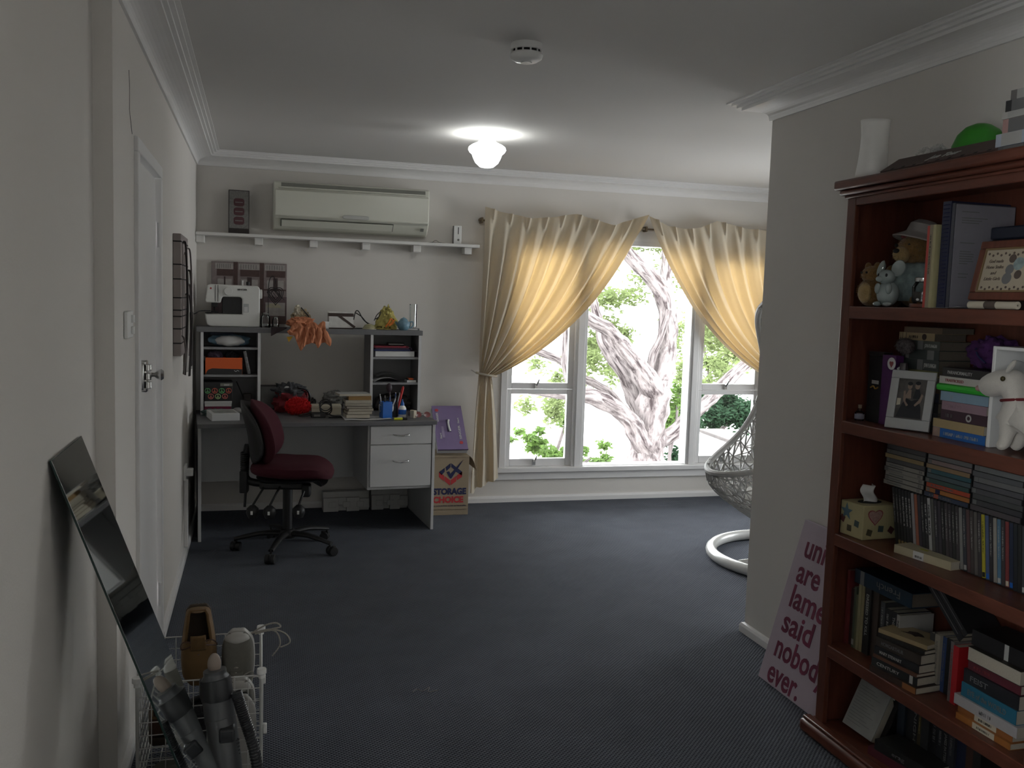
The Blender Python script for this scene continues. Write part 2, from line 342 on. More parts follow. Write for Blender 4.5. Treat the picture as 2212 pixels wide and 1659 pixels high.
for c_, x in ((c1, 1.60), (c2, 4.06)):
    MB().tube([(x+.075*math.cos(a), YCU+.0+.055*math.sin(a), .962-.012*math.cos(a)) for a in [2*PI*k/20 for k in range(20)]], .008, 6, closed=True).build('tie_band', m_curt, c_, smooth=True)
    sgn = -1 if c_ is c1 else 1
    MB().tube([(x+sgn*.075, YCU, .97), (x+sgn*.09, YB-.03, .985), (x+sgn*.09, YB, .985)], .004, 6).build('tie_hook', m_chrome, c_, smooth=True)
m_rod = pm('dull_brass_rod', (.20, .16, .11), .45, .8)
rod = thing('curtain_rod', 'thin dark metal curtain rod above the window', 'curtain rod', (1.54, YB-.055, 2.065))
MB().tube([(0, 0, 0), (2.65, 0, 0)], .007, 10).build('rod', m_rod, rod, smooth=True)
for x in (.006, 1.275, 2.62): MB().box(-.008, -.012, -.02, .008, .055, .02).build('bracket', m_rod, rod, loc=(x, 0, 0), bevel=.003)
MB().ell((0, 0, 0), (.012, .012, .012), 12, 8).build('finial', m_rod, rod, loc=(-.01, 0, 0), smooth=True)
# ------------------------------------------------------------------ outside
GZ = -.95
m_ground = pm('pale_concrete_ground', (.30, .29, .28), .9, var=.12, scale=.8, bump=.1)
struct(MB().box(-30, 6.9, GZ-.2, 45, 70, GZ).build('yard_ground', m_ground))
m_bark = pm('grey_ridged_bark', (.20, .175, .172), .95, var=.35, scale=12, spec=.1)
n_, l_, b_ = nodes_of(m_bark)
uvn = n_.new('ShaderNodeUVMap'); uvn.uv_map = 'limb'; mp_ = n_.new('ShaderNodeMapping'); mp_.inputs['Scale'].default_value = (13, 4.2, 1); l_.new(uvn.outputs[0], mp_.inputs[0])
nzb = n_.new('ShaderNodeTexNoise'); nzb.inputs['Scale'].default_value = 1.0; nzb.inputs['Detail'].default_value = 7; nzb.inputs['Roughness'].default_value = .68; nzb.inputs['Distortion'].default_value = .6; l_.new(mp_.outputs[0], nzb.inputs['Vector'])
rmp = n_.new('ShaderNodeMapRange'); rmp.inputs['From Min'].default_value = .38; rmp.inputs['From Max'].default_value = .56; l_.new(nzb.outputs['Fac'], rmp.inputs['Value'])
mb_ = n_.new('ShaderNodeMix'); mb_.data_type = 'RGBA'; mb_.inputs[6].default_value = (.030, .022, .023, 1); l_.new(rmp.outputs[0], mb_.inputs[0]); l_.new(b_.inputs['Base Color'].links[0].from_socket, mb_.inputs[7]); l_.new(mb_.outputs[2], b_.inputs['Base Color'])
bpk = n_.new('ShaderNodeBump'); bpk.inputs['Distance'].default_value = .05; bpk.inputs['Strength'].default_value = .9; l_.new(nzb.outputs['Fac'], bpk.inputs['Height']); l_.new(bpk.outputs[0], b_.inputs['Normal'])
TY = 9.2
tree = thing('old_tree', 'old rough-barked tree with forked limbs outside the window', 'tree', (4.15, TY, GZ))
def limb(name, pts, dy=0.0, sweep=0.0):
    P = [(x-4.15, dy+sweep*i/(len(pts)-1), z-GZ) for i, (x, z, r) in enumerate(pts)]
    sp_ = smooth_path(P, 7); b = MB(); b.tube(sp_, smooth_vals([p[2] for p in pts], 7), 18, wob=.22); o = b.build(name, m_bark, tree, smooth=True)
    ln = [0.0]
    for q0, q1 in zip(sp_, sp_[1:]): ln.append(ln[-1]+(q1-q0).length)
    off = random.random()*7; uv = o.data.uv_layers.new(name='limb')
    for pl_ in o.data.polygons:
        ks = [o.data.loops[li].vertex_index % 18 for li in pl_.loop_indices]; seam = 0 in ks and 17 in ks
        for li, k in zip(pl_.loop_indices, ks): uv.data[li].uv = ((1.0 if seam and k == 0 else k/18)+off, ln[o.data.loops[li].vertex_index//18]+off)
    return o
limb('trunk', [(4.2, -1.0, .30), (4.16, -.53, .225), (4.11, -.24, .195), (4.14, .12, .178), (4.16, .48, .19), (4.18, .70, .15)])
limb('branch', [(4.18, .56, .16), (4.29, .85, .119), (4.33, 1.16, .104), (4.28, 1.55, .1), (4.1, 1.81, .09), (3.92, 1.96, .081), (3.74, 2.14, .071), (3.4, 2.5, .057)], 0, .1)
limb('branch', [(4.30, 1.3, .076), (4.33, 1.72, .071), (4.38, 1.98, .066), (4.42, 2.6, .05)], .05, .3)
limb('branch', [(4.15, .55, .123), (4.0, .74, .119), (3.84, .93, .104), (3.65, 1.11, .087), (3.5, 1.24, .074), (3.34, 1.31, .066), (3.13, 1.44, .057), (2.7, 1.75, .045)], -.08, -.3)
limb('branch', [(4.05, .35, .104), (3.92, .66, .085), (3.76, .89, .071), (3.63, 1.09, .062), (3.6, 1.27, .057), (3.54, 1.47, .052), (3.51, 1.69, .047), (3.40, 2.3, .04)], .08, .25)
limb('branch', [(4.12, -.1, .12), (4.0, .04, .114), (3.87, .25, .1), (3.64, .42, .09), (3.38, .53, .085), (3.16, .55, .071), (2.7, .6, .05)], -.05, -.2)
limb('branch', [(3.8, .37, .057), (3.68, .52, .052), (3.5, .64, .047), (3.36, .7, .044), (3.11, .88, .04), (2.83, .99, .036), (2.4, 1.2, .028)], 0, .15)
limb('branch', [(3.16, .57, .036), (3.10, .84, .036), (3.1, 1.08, .034), (3.11, 1.34, .032), (3.12, 1.9, .026)], -.15, .1)
limb('branch', [(4.15, -.05, .09), (4.46, .08, .081), (4.75, .29, .081), (5.04, .47, .076), (5.4, .76, .071), (6.1, 1.3, .05)], 0, .5)
limb('branch', [(4.05, .62, .06), (4.11, .95, .043), (4.19, 1.14, .038), (4.28, 1.45, .034)], -.06, 0)
def leaf_mat(key, col, tcol): return cloth_mat(key, col, tcol, .4, var=.35, scale=8, bump=0)
m_leafa = leaf_mat('leaf_fresh_green', (.07, .12, .03), (.09, .15, .035)); m_leafb = leaf_mat('leaf_dark_green', (.015, .035, .018), (.02, .05, .02)); m_leafc = leaf_mat('leaf_pale_green', (.13, .165, .065), (.14, .18, .075))
def leaves(blobs, n, size, seed=1):
    rnd = random.Random(seed); b = MB(); tot = sum(r[0]*r[1]*r[2] for c, r in blobs)
    for c, r in blobs:
        cl = [(rnd.gauss(0, .5), rnd.gauss(0, .5), rnd.gauss(0, .5)) for _ in range(max(4, int(14*r[0]*r[2]+6)))]
        for _ in range(int(n*r[0]*r[1]*r[2]/tot)):
            q = rnd.choice(cl); p = Vector((c[0]+r[0]*(q[0]+rnd.gauss(0, .16)), c[1]+r[1]*(q[1]+rnd.gauss(0, .16)), c[2]+r[2]*(q[2]+rnd.gauss(0, .16))))
            d = Vector((rnd.gauss(0, 1), rnd.gauss(0, 1), rnd.gauss(0, .7))).normalized(); e = d.orthogonal().normalized(); s = size*rnd.uniform(.6, 1.3); f = d.cross(e)
            b.add([p-d*s, p+e*s*.42+f*s*.1, p+d*s, p-e*s*.42+f*s*.1], [(0, 1, 2, 3)])
    return b
stuff(leaves([((-.45, .8, 2.55), (.55, .4, .35)), ((-.1, 1.0, 2.2), (.35, .4, .3)), ((-.3, .9, 1.75), (.3, .3, .28)), ((.7, .9, 2.9), (.9, .7, .5)), ((-1.3, .6, 3.2), (1.2, .6, .4)), ((-.7, .9, 1.55), (.3, .3, .2)), ((.55, .6, 2.1), (.18, .2, .5)), ((-.2, 1.2, 2.0), (.45, .3, .5)), ((-.75, 1.2, 1.3), (.4, .3, .35)), ((1.5, 1.2, 2.2), (.6, .4, .5)), ((1.2, 1.3, 1.6), (.4, .3, .3))], 17000, .04, 3).build('foliage', m_leafc, tree))
def bush(name, label, loc, blobs, n, size, mat, seed):
    t = thing(name, label, 'bush', loc, group='garden plants outside')
    f = stuff(leaves(blobs, n, size, seed).build('foliage', mat, t)); rnd = random.Random(seed)
    for k in range(4):
        c, r = rnd.choice(blobs); MB().tube(smooth_path([(rnd.uniform(-.1, .1), rnd.uniform(-.1, .1), 0), (c[0]*.5, c[1]*.5, c[2]*.55), (c[0], c[1], c[2])], 4), [.02]*9, 6).build('stem', m_bark, t, smooth=True)
bush('garden_bush', 'bright green leafy bush below the left casement outside', (3.55, 11.0, GZ), [((.10, 0, .55), (.35, .3, .22)), ((.25, 0, .95), (.16, .2, .25)), ((-.25, 0, .75), (.2, .2, .14)), ((.65, .1, .45), (.25, .2, .2))], 2600, .042, m_leafa, 11)
bush('garden_bush', 'dark green shrub seen through the right casement', (6.0, 11.8, GZ), [((.15, 0, .95), (.55, .4, .38)), ((.75, .1, 1.0), (.4, .4, .4)), ((-.3, 0, .75), (.3, .3, .3))], 9000, .042, m_leafb, 12)
bush('garden_bush', 'mid green shrub growing right beside the tree trunk outside', (5.35, 11.2, GZ), [((0, 0, .9), (.22, .2, .45)), ((.1, 0, 1.3), (.2, .2, .25))], 1300, .05, m_leafa, 13)
bush('garden_bush', 'pale yellow-green tall bush behind the right casement', (7.2, 13.2, GZ), [((0, 0, 1.9), (.7, .5, .5)), ((-.3, 0, 1.3), (.5, .4, .4)), ((-.5, 0, 2.3), (.4, .4, .4))], 6000, .05, m_leafc, 14)
gw = bpy.data.objects.new('garden_wall', None); C.objects.link(gw); gw.location = (5.13, 8.6, GZ); gw.rotation_euler = (0, 0, math.radians(-4)); struct(gw)
MB().box(0, -1.7, 0, .25, 1.55, -GZ-.03).build('wall_block', m_ground, gw, bevel=.01); MB().box(-.02, -1.7, -GZ-.03, .30, 1.57, -GZ+.01).build('coping', pm('weathered_coping', (.07, .06, .058), .9, var=.8, scale=18), gw, bevel=.01)
# ------------------------------------------------------------------ ceiling light and smoke alarm
lamp = thing('ceiling_light', 'lit white glass bowl ceiling light above the desk area', 'ceiling light', (1.232, 5.086, H))
m_glow = pm('lit_opal_glass', (.95, .95, .93), .3, var=.02, emis=(.97, 1.0, .98), estr=6.0)
MB().lathe([(.046, -.035), (.052, -.045), (.085, -.06), (.102, -.072), (.106, -.086), (.098, -.1), (.084, -.112), (.078, -.13), (.064, -.158), (.038, -.18), (.0, -.187)], 40).build('glass_shade', m_glow, lamp, smooth=True)
MB().lathe([(.05, 0), (.05, -.012), (.04, -.02), (.04, -.045)], 30, cap=True).build('gallery', m_white, lamp, smooth=True)
pl = bpy.data.lights.new('bulb', 'POINT'); pl.energy = .7; pl.color = (.97, 1, .98); pl.shadow_soft_size = .03
for k in range(6):
    p_ = bpy.data.objects.new('bulb_glow', pl); C.objects.link(p_); p_.parent = lamp; p_.location = (.085*math.cos(k*PI/3), .085*math.sin(k*PI/3), -.035)
al = thing('smoke_alarm', 'round white smoke alarm on the ceiling', 'smoke alarm', (.927, 3.268, H))
m_plast = pm('white_plastic', (.76, .76, .74), .4, var=.03)
MB().lathe([(.0, 0), (.056, 0), (.056, -.022), (.053, -.024), (.057, -.026)], 40).build('base', m_plast, al, smooth=True)
MB().lathe([(.05, -.022), (.05, -.034)], 40).build('vent_slot', m_dark, al, smooth=True)
for k in range(12): MB().cbox((.052, 0, -.029), (.006, .005, .014)).build('vent_rib', m_plast, al, rot=(0, 0, k*PI/6))
MB().lathe([(.057, -.034), (.06, -.04), (.056, -.052), (.04, -.062), (.0, -.065)], 40).build('cover', m_plast, al, smooth=True)
MB().lathe([(.02, -.064), (.02, -.068), (.0, -.069)], 24).build('test_button', m_plast, al, smooth=True)
# ------------------------------------------------------------------ fittings on the back and left walls
m_shelf = pm('white_shelf_paint', (.70, .69, .665), .5, var=.04, scale=8)
sh = thing('wall_shelf', 'long narrow white shelf on blocks below the air conditioner', 'shelf', (0, YB, 1.884))
MB().box(XL+.003, -.15, -.02, 1.512, -.001, 0).build('board', m_shelf, sh, bevel=.002)
for x in (-.362, .009, .367, .72, 1.074, 1.439): MB().box(x-.026, -.11, -.067, x+.026, -.001, -.0205).build('support_block', m_shelf, sh, bevel=.002)
ac = thing('air_conditioner', 'cream wall-mounted split air conditioner above the long shelf', 'air conditioner', (.10, YB, 1.925))
m_ac = pm('aged_cream_plastic', (.60, .60, .52), .38, var=.03, scale=3); m_acd = pm('grey_groove', (.19, .19, .165), .5)
L_ = 1.045
def ext(poly, x0, x1, b=None, mi=0):
    b = b or MB(); b.rings([[(x, y, z) for y, z in poly] for x in (x0, x1)], True, False, mi); return b
ext([(-.001, .318), (-.13, .318), (-.155, .31), (-.16, .27), (-.16, .10), (-.14, .06), (-.09, .012), (-.05, 0), (-.001, 0)], 0, L_).build('casing', m_ac, ac, bevel=.008)
ext([(-.159, .262), (-.185, .258), (-.192, .17), (-.188, .085), (-.159, .07)], .008, L_-.006).build('front_panel', m_ac, ac, bevel=.007)
ext([(-.128, .313), (-.157, .305), (-.161, .283), (-.15, .28)], .05, L_-.03).build('intake_slot', m_acd, ac)
ext([(-.165, .270), (-.172, .272), (-.172, .277), (-.165, .279)], .03, L_-.03).build('intake_rib', m_ac, ac)
ext([(-.150, .070), (-.156, .064), (-.112, .022), (-.106, .026)], .048, .80).build('outlet_seam', m_acd, ac)
ext([(-.151, .066), (-.158, .060), (-.116, .021), (-.110, .026)], .054, .794).build('louvre', m_ac, ac, bevel=.002)
MB().rings([[(.54+.088*math.copysign(abs(math.cos(a))**.35, math.cos(a)), y, .098+.013*math.copysign(abs(math.sin(a))**.6, math.sin(a))) for a in [2*PI*k/32 for k in range(32)]] for y in (-.186, -.196)]).build('badge', pm('silver_badge', (.42, .42, .40), .35, .4), ac, bevel=.002)
ext([(-.140, .051), (-.145, .047), (-.128, .031), (-.122, .036)], .99, 1.012).build('sensor_window', m_acd, ac)
tin = thing('tin_box', 'tall dark decorated tin standing at the left end of the wall shelf', 'tin', (-.12, YB-.07, 1.8845), (0, 0, .04))
m_tin = pm('dark_tin', (.035, .028, .026), .4, .3); m_tin2 = pm('tin_grey_print', (.17, .165, .155), .5, var=.5, scale=90); m_maroon = pm('maroon_print', (.075, .022, .028), .5, var=.2)
MB().box(-.066, -.03, 0, .066, .03, .285).build('tin_body', m_tin, tin, bevel=.002)
MB().box(-.061, -.0315, .035, .061, -.0305, .28).build('printed_panel', m_tin2, tin)
for z in (.085, .145, .205):
    MB().rings([[(.034*math.copysign(abs(math.cos(a))**.5, math.cos(a)), y, z+.026*math.copysign(abs(math.sin(a))**.6, math.sin(a))) for a in [2*PI*k/24 for k in range(24)]] for y in (-.0318, -.0326)]).build('printed_cartouche', m_maroon, tin)
    MB().box(-.024, -.0332, z-.003, .024, -.0327, z+.003).build('printed_band', m_tin2, tin)
MB().box(-.061, -.0325, .002, .061, -.0305, .03).build('printed_base', m_tin, tin)
cd = thing('white_device', 'small upright white plastic device at the right end of the wall shelf', 'electronic device', (1.365, YB-.07, 1.8845), (0, 0, -.1))
MB().box(-.028, -.022, 0, .028, .022, .13).build('casing', m_plast, cd, bevel=.004)
MB().box(-.0305, -.024, .0, -.0285, .022, .128).build('side_panel', m_tin, cd)
MB().box(.002, -.0235, .07, .007, -.0225, .118).build('slot', m_dark, cd); MB().cyl(.008, 0, .002, 14).build('button', m_acd, cd, loc=(.006, -.022, .03), rot=(PI/2, 0, 0))
wr = thing('wire_scrap', 'thin loose wires lying on the wall shelf by the white device', 'wire', (1.21, YB-.08, 1.8845))
MB().tube(smooth_path([(-.05, 0, .003), (-.02, .01, .006), (.02, -.01, .003), (.06, .0, .004)]), .0016, 5).build('strand', m_dark, wr)
MB().tube(smooth_path([(-.03, -.01, .002), (.0, .0, .02), (.03, .02, .008), (.07, -.01, .002)]), .0014, 5).build('strand', m_dark, wr)
# printed canvas on the back wall
m_pr = {k: pm('print_'+k, c, .7, var=.25, scale=45) for k, c in dict(wall=(.23, .19, .185), dark=(.055, .035, .035), mauve=(.13, .09, .095), light=(.36, .33, .31), brown=(.085, .05, .045), cream=(.42, .38, .27), grey=(.16, .15, .15)).items()}
cv = thing('canvas_print', 'brownish canvas print of a building with balconies behind the sewing machine', 'canvas print', (-.05, YB-.002, 1.495))
MB().box(-.245, -.03, -.205, .245, 0, .205).build('canvas', m_pr['wall'], cv, bevel=.003)
def pr(x0, z0, x1, z1, k, d=.001, n='printed_shape'): MB().box(x0, -.0302-d, z0, x1, -.0300, z1).build(n, m_pr[k], cv)
pr(-.245, -.205, .245, -.02, 'mauve', .0004)
for x in (-.09, .08): pr(x-.014, -.205, x+.014, .205, 'brown', .0010, 'printed_pillar')
for x0, x1 in ((-.22, -.105), (-.07, .065), (.10, .235)):
    pr(x0, .155, x1, .195, 'light', .0012, 'printed_balcony'); pr(x0+.01, .11, x1, .155, 'brown', .0011, 'printed_shadow')
    for k in range(7): pr(x0+.012+k*(x1-x0-.02)/7, .16, x0+.016+k*(x1-x0-.02)/7, .19, 'grey', .0016, 'printed_railing')
    pr(x0+.015, .035, x0+.055, .09, 'light', .0011, 'printed_window'); pr(x1-.05, .035, x1-.01, .09, 'light', .0011, 'printed_window')
    pr(x0+.055, .03, x1-.05, .105, 'dark', .0010, 'printed_window')
pr(-.24, .02, .24, .03, 'brown', .0013, 'printed_ledge'); pr(.105, -.15, .235, -.06, 'light', .0009, 'printed_wall'); pr(.1, -.205, .24, -.07, 'brown', .0007, 'printed_door')
MB().rings([[(.16+.05*math.cos(a), y, -.095+.03*max(0, math.sin(a))) for a in [2*PI*k/24 for k in range(24)]] for y in (-.0300, -.0318)]).build('printed_awning', m_pr['cream'], cv)
# canvas on the left wall with straps and scarves hung from it
cl = thing('canvas_print', 'grey-brown canvas with black lines and hanging straps on the left wall', 'canvas print', (XL+.001, 4.72, 1.18))
MB().box(0, 0, 0, .037, .46, .59).build('canvas', pm('taupe_canvas', (.30, .26, .25), .8, var=.3, scale=7), cl, bevel=.003)
for z in (.06, .13, .19, .22, .28, .37, .44, .55): MB().box(-.0, -.0012, z, .0382, .46, z+.006).build('printed_line', m_dark, cl)
for y, z0, z1 in ((.06, .1, .55), (.17, .24, .5), (.27, .05, .3), (.38, .1, .5)): MB().box(.0372, y, z0, .0384, y+.012, z1).build('printed_line', m_dark, cl)
m_strap = pm('grey_strap', (.19, .17, .165), .8, var=.3); m_strapd = pm('dark_strap', (.04, .035, .035), .8)
rnd = random.Random(4)
for k, (y, top, bot) in enumerate(((.03, .1, -.09), (.10, .55, -.10), (.19, .5, -.07), (.26, .3, -.12), (.33, .53, -.02), (.40, .42, -.13), (.45, .35, -.1))):
    x = .046+.014*rnd.random()
    MB().tube(smooth_path([(.036, y, top), (x, y+.01, top-.02), (x+.008, y+.02*rnd.uniform(-1, 1), (top+bot)/2), (x-.004, y+.01, bot)]), [.007]*19, 8, flat=.45).build('hanging_strap', (m_strap, m_strapd)[k % 2], cl, smooth=True)
sc = thing('hanging_scarf', 'pale cloth strip hanging on the left wall past the lined canvas', 'scarf', (XL+.002, 5.35, 1.05))
m_palecl = pm('pale_grey_cloth', (.40, .385, .36), .9, var=.2, bump=.3)
MB().grid(lambda u, v: (.012+.018*abs(math.sin(u*9+v*2)), u*.28+.02*math.sin(v*5), v*.55), 30, 20).build('cloth_fold', m_palecl, sc, smooth=True, solid=.003)
MB().grid(lambda u, v: (.030+.010*abs(math.sin(u*7+1)), .05+u*.09+.02*v, .03+v*.30), 12, 10).build('dark_fold', m_strapd, sc, smooth=True, solid=.003)
MB().cyl(.006, 0, .03, 10).build('peg', m_chrome, sc, loc=(0, .14, .56), rot=(0, PI/2, 0))
sw = thing('light_switch', 'white double light switch on the wall beside the door', 'light switch', (XL+.0005, 3.08, 1.388))
MB().box(0, -.062, -.042, .012, .062, .042).build('plate', m_plast, sw, bevel=.003)
for z in (-.018, .018): MB().box(.011, .012, z-.012, .02, .04, z+.012).build('rocker', m_plast, sw, bevel=.002)
ou = thing('power_outlet', 'white power outlet with cable cover low on the left wall', 'power outlet', (XL+.0005, 5.42, .48))
MB().box(0, -.06, -.04, .014, .06, .04).build('plate', m_plast, ou, bevel=.003); MB().box(.013, -.03, -.02, .05, .02, .02).build('plug', m_plast, ou, bevel=.005)
MB().box(0, -.015, -.43, .022, .015, -.04).build('cable_cover', m_white, ou, bevel=.003)
# ------------------------------------------------------------------ the desk
DA = math.radians(4.1); DO = Vector((-.335, 5.672, 0))
def dkp(lx, ly, z): return (DO.x+lx*math.cos(DA)-ly*math.sin(DA), DO.y+lx*math.sin(DA)+ly*math.cos(DA), z)
m_mel = pm('white_melamine', (.56, .56, .555), .45, var=.03, scale=4); m_greyl = pm('grey_laminate', (.135, .135, .14), .5, var=.08, scale=50); m_greyp = pm('grey_panel', (.24, .24, .245), .55, var=.05)
HT = 1.275
desk = thing('desk', 'white and grey desk with hutch and two drawers against the back wall', 'desk', DO, (0, 0, DA))
MB().box(0, 0, .690, 1.46, .70, .715).build('desktop', m_greyl, desk, bevel=.002)
for x in (.004, 1.436): MB().box(x, .02, 0, x+.018, .68, .690).build('side_panel', m_mel, desk, bevel=.0015)
MB().box(.022, .60, .25, 1.436, .616, .690).build('modesty_panel', m_mel, desk)
MB().box(1.02, .04, .272, 1.434, .55, .688).build('drawer_unit', m_mel, desk, bevel=.0015)
for z0, z1 in ((.566, .682), (.292, .560)):
    d_ = MB().box(1.034, .022, z0, 1.43, .039, z1).build('drawer_front', m_mel, desk, bevel=.002)
    zc = (z0+z1)/2+(.0 if z1 > .6 else .03)
    MB().tube(smooth_path([(1.18, .022, zc+.004), (1.185, .002, zc+.003), (1.23, -.008, zc-.002), (1.275, .002, zc+.003), (1.28, .022, zc+.004)]), .0045, 8).build('handle', m_chrome, d_, smooth=True)
MB().box(-.0, .44, HT-.033, 1.462, .70, HT).build('hutch_top', m_greyl, desk, bevel=.002)
for x in (.026, .376, 1.108, 1.438):
    u_ = MB().box(x, .452, .7155, x+.016, .69, HT-.033).build('hutch_upright', m_greyp, desk)
    MB().box(x-.001, .448, .7155, x+.017, .452, HT-.033).build('edge_strip', m_mel, u_)
for x0, x1, zs in ((.042, .376, (1.132, .956)), (1.124, 1.438, (1.078, .905))):
    MB().box(x0, .682, .7155, x1, .689, HT-.033).build('hutch_back', m_greyp, desk)
    for z in zs:
        s_ = MB().box(x0, .46, z, x1, .682, z+.014).build('hutch_shelf', m_greyl, desk); MB().box(x0, .456, z, x1, .46, z+.014).build('edge_strip', m_greyp, s_)
# ------------------------------------------------------------------ helpers for soft things
def crumple(c, r, seed, amp=.25, n=40, m=26, sc=4.0, pw=.9, flat=True):
    b = MB(); b.ell((0, 0, 0), r, n, m, pw=pw); k = max(r)
    out = []
    for v in b.v:
        p = Vector(v)/k; d = noise.noise(p*sc+Vector((seed, 0, 0)))+.5*noise.noise(p*sc*2.3+Vector((0, seed, 0)))+.35*(abs(noise.noise(p*sc*1.4+Vector((0, 0, seed))))-.3)
        q = Vector(v)*(1+amp*d)+Vector(c)
        if flat: q.z = max(q.z, .0012)
        out.append(tuple(q))
    b.v = out; return b
def sheet(fn, nu, nv): return MB().grid(fn, nu, nv)
def yarn(t, c, r, mat, seed, loops=26):
    rnd = random.Random(seed); MB().ell(c, (r[0]*.93, r[1]*.93, r[2]*.93), 18, 12).build('yarn_core', mat, t, smooth=True)
    b = MB()
    for k in range(loops):
        ax = Vector((rnd.gauss(0, 1), rnd.gauss(0, 1), rnd.gauss(0, 1))).normalized(); u = ax.orthogonal().normalized(); v = ax.cross(u)
        q = Matrix.Rotation(rnd.uniform(0, 6), 3, ax); s = rnd.uniform(.93, 1.03)
        b.tube([(c[0]+r[0]*s*d.x, c[1]+r[1]*s*d.y, c[2]+r[2]*s*d.z) for d in [q @ (u*math.cos(2*PI*i/20)+v*math.sin(2*PI*i/20)) for i in range(20)]], .0028, 4, closed=True)
    b.build('yarn_strands', mat, t, smooth=True)
def cable(name, pts, r, mat, parent): return MB().tube(smooth_path(pts, 6), r, 6).build(name, mat, parent, smooth=True)
m_blackp = pm('black_plastic', (.014, .014, .015), .45, var=.1); m_paper = pm('white_paper', (.60, .60, .59), .85, var=.05, scale=10); m_cream = pm('cream_paper', (.55, .50, .39), .85, var=.06, scale=12)
m_pages = pm('book_pages', (.46, .42, .34), .9, var=.12, scale=220, stretch=(1, 1, 1), bump=.3)
# generic book: x = spine to fore-edge, y = thickness, z = height; spine faces -x
def book(label, M, w, h, t, col, key=None, soft=True, cat='book', name='book', pages=None, group=None, round_spine=False):
    th = thing(name, label, cat, M=M, group=group); m = pm(key or 'cover_%.3f_%.3f_%.3f' % col, col, .45, var=.10, scale=25)
    c = .0012 if soft else .0025; b = MB()
    if round_spine: b.rings([[(w, 0, z), (w, c, z), (.004, c, z), (-.001, t*.2, z), (-.001, t*.8, z), (.004, t-c, z), (w, t-c, z), (w, t, z), (.004, t, z), (-.004, t*.85, z), (-.006, t*.5, z), (-.004, t*.15, z), (.004, 0, z)] for z in (0, h)])
    else: b.rings([[(w, 0, z), (w, c, z), (c, c, z), (c, t-c, z), (w, t-c, z), (w, t, z), (0, t, z), (0, 0, z)] for z in (0, h)])
    b.build('cover', m, th)
    i = .001 if soft else .004
    MB().box(c, c, i, w-i-.0005, t-c, h-i).build('page_block', pages or m_pages, th)
    return th
def lying(x, y, z, a=0.0, flip=False):
    """pose for a book lying flat with its spine towards -x; its height runs along -y (flip: +y); a turns it about the vertical"""
    R = Matrix(((1, 0, 0, 0), (0, 0, -1, 0), (0, 1, 0, 0), (0, 0, 0, 1)))
    if flip: R = Matrix(((1, 0, 0, 0), (0, 0, 1, 0), (0, -1, 0, 0), (0, 0, 0, 1)))
    return Matrix.Translation((x, y, z)) @ Matrix.Rotation(a, 4, 'Z') @ R
# ------------------------------------------------------------------ things on top of the hutch
m_ivory = pm('machine_white_enamel', (.62, .62, .59), .3, var=.02); 
sm = thing('sewing_machine', 'white sewing machine on the left end of the desk hutch', 'sewing machine', dkp(.035, .49, HT), (0, 0, DA))
ol = [(.05, 0), (.352, 0), (.355, .01), (.355, .25), (.34, .266), (.05, .27), (.034, .262), (.02, .165), (.024, .152), (.112, .152), (.12, .185), (.13, .192), (.232, .192), (.244, .182), (.244, .082), (.018, .082), (.022, .05), (.028, .012)]
b = MB(); b.rings([[(x, y, z) for x, z in ol] for y in (0, .15)]); b.build('body', m_ivory, sm, bevel=.008, bseg=3)
MB().box(.125, .02, .084, .242, .145, .19).build('arm_recess', m_blackp, sm)
nb = MB(); nb.cyl(.005, .10, .155, 10, M=Matrix.Translation((.075, .06, 0))); nb.box(.055, .045, .085, .10, .08, .10); nb.box(.06, .04, .125, .095, .08, .152); nb.box(.03, .03, .083, .20, .12, .0875); nb.build('needle_and_foot', m_blackp, sm, bevel=.002)
MB().cyl(.027, 0, .012, 26).build('pattern_dial', m_ivory, sm, loc=(.158, -.001, .228), rot=(PI/2, 0, 0), bevel=.003)
MB().cyl(.03, 0, .018, 26).build('hand_wheel', m_ivory, sm, loc=(.355, .075, .215), rot=(0, PI/2, 0), bevel=.004)
MB().box(.252, -.0015, .095, .285, .001, .15).build('stitch_panel', pm('pale_grey_panel', (.36, .37, .37), .4), sm)
MB().box(.256, -.003, .098, .278, -.001, .13).build('stitch_chart', m_paper, sm)
MB().box(.078, -.0015, .16, .081, .0, .266).build('thread_slot', m_dark, sm); MB().box(.094, -.0015, .16, .097, .0, .266).build('thread_slot', m_dark, sm)
MB().cyl(.005, .266, .30, 10).build('spool_pin', m_plast, sm, loc=(.25, .08, 0)); MB().cyl(.012, .27, .292, 14).build('thread_spool', m_blackp, sm, loc=(.285, .08, 0))
MB().cyl(.006, 0, .0015, 16).build('badge', pm('red_badge', (.35, .05, .05), .5), sm, loc=(.052, 0, .243), rot=(PI/2, 0, 0))
text('SINGER', .012, m_tin, sm, (.215, -.0008, .236), (1, 0, 0), (0, 0, 1), off=.0004, fit=.06)
cable('power_lead', [(.05, .03, .1), (-.01, -.01, .098), (-.035, -.02, .085), (-.05, -.01, .078)], .0035, m_blackp, sm)
MB().ell((.045, .005, .088), (.03, .012, .006), 14, 8).build('presser_pedal_plug', m_blackp, sm, smooth=True)
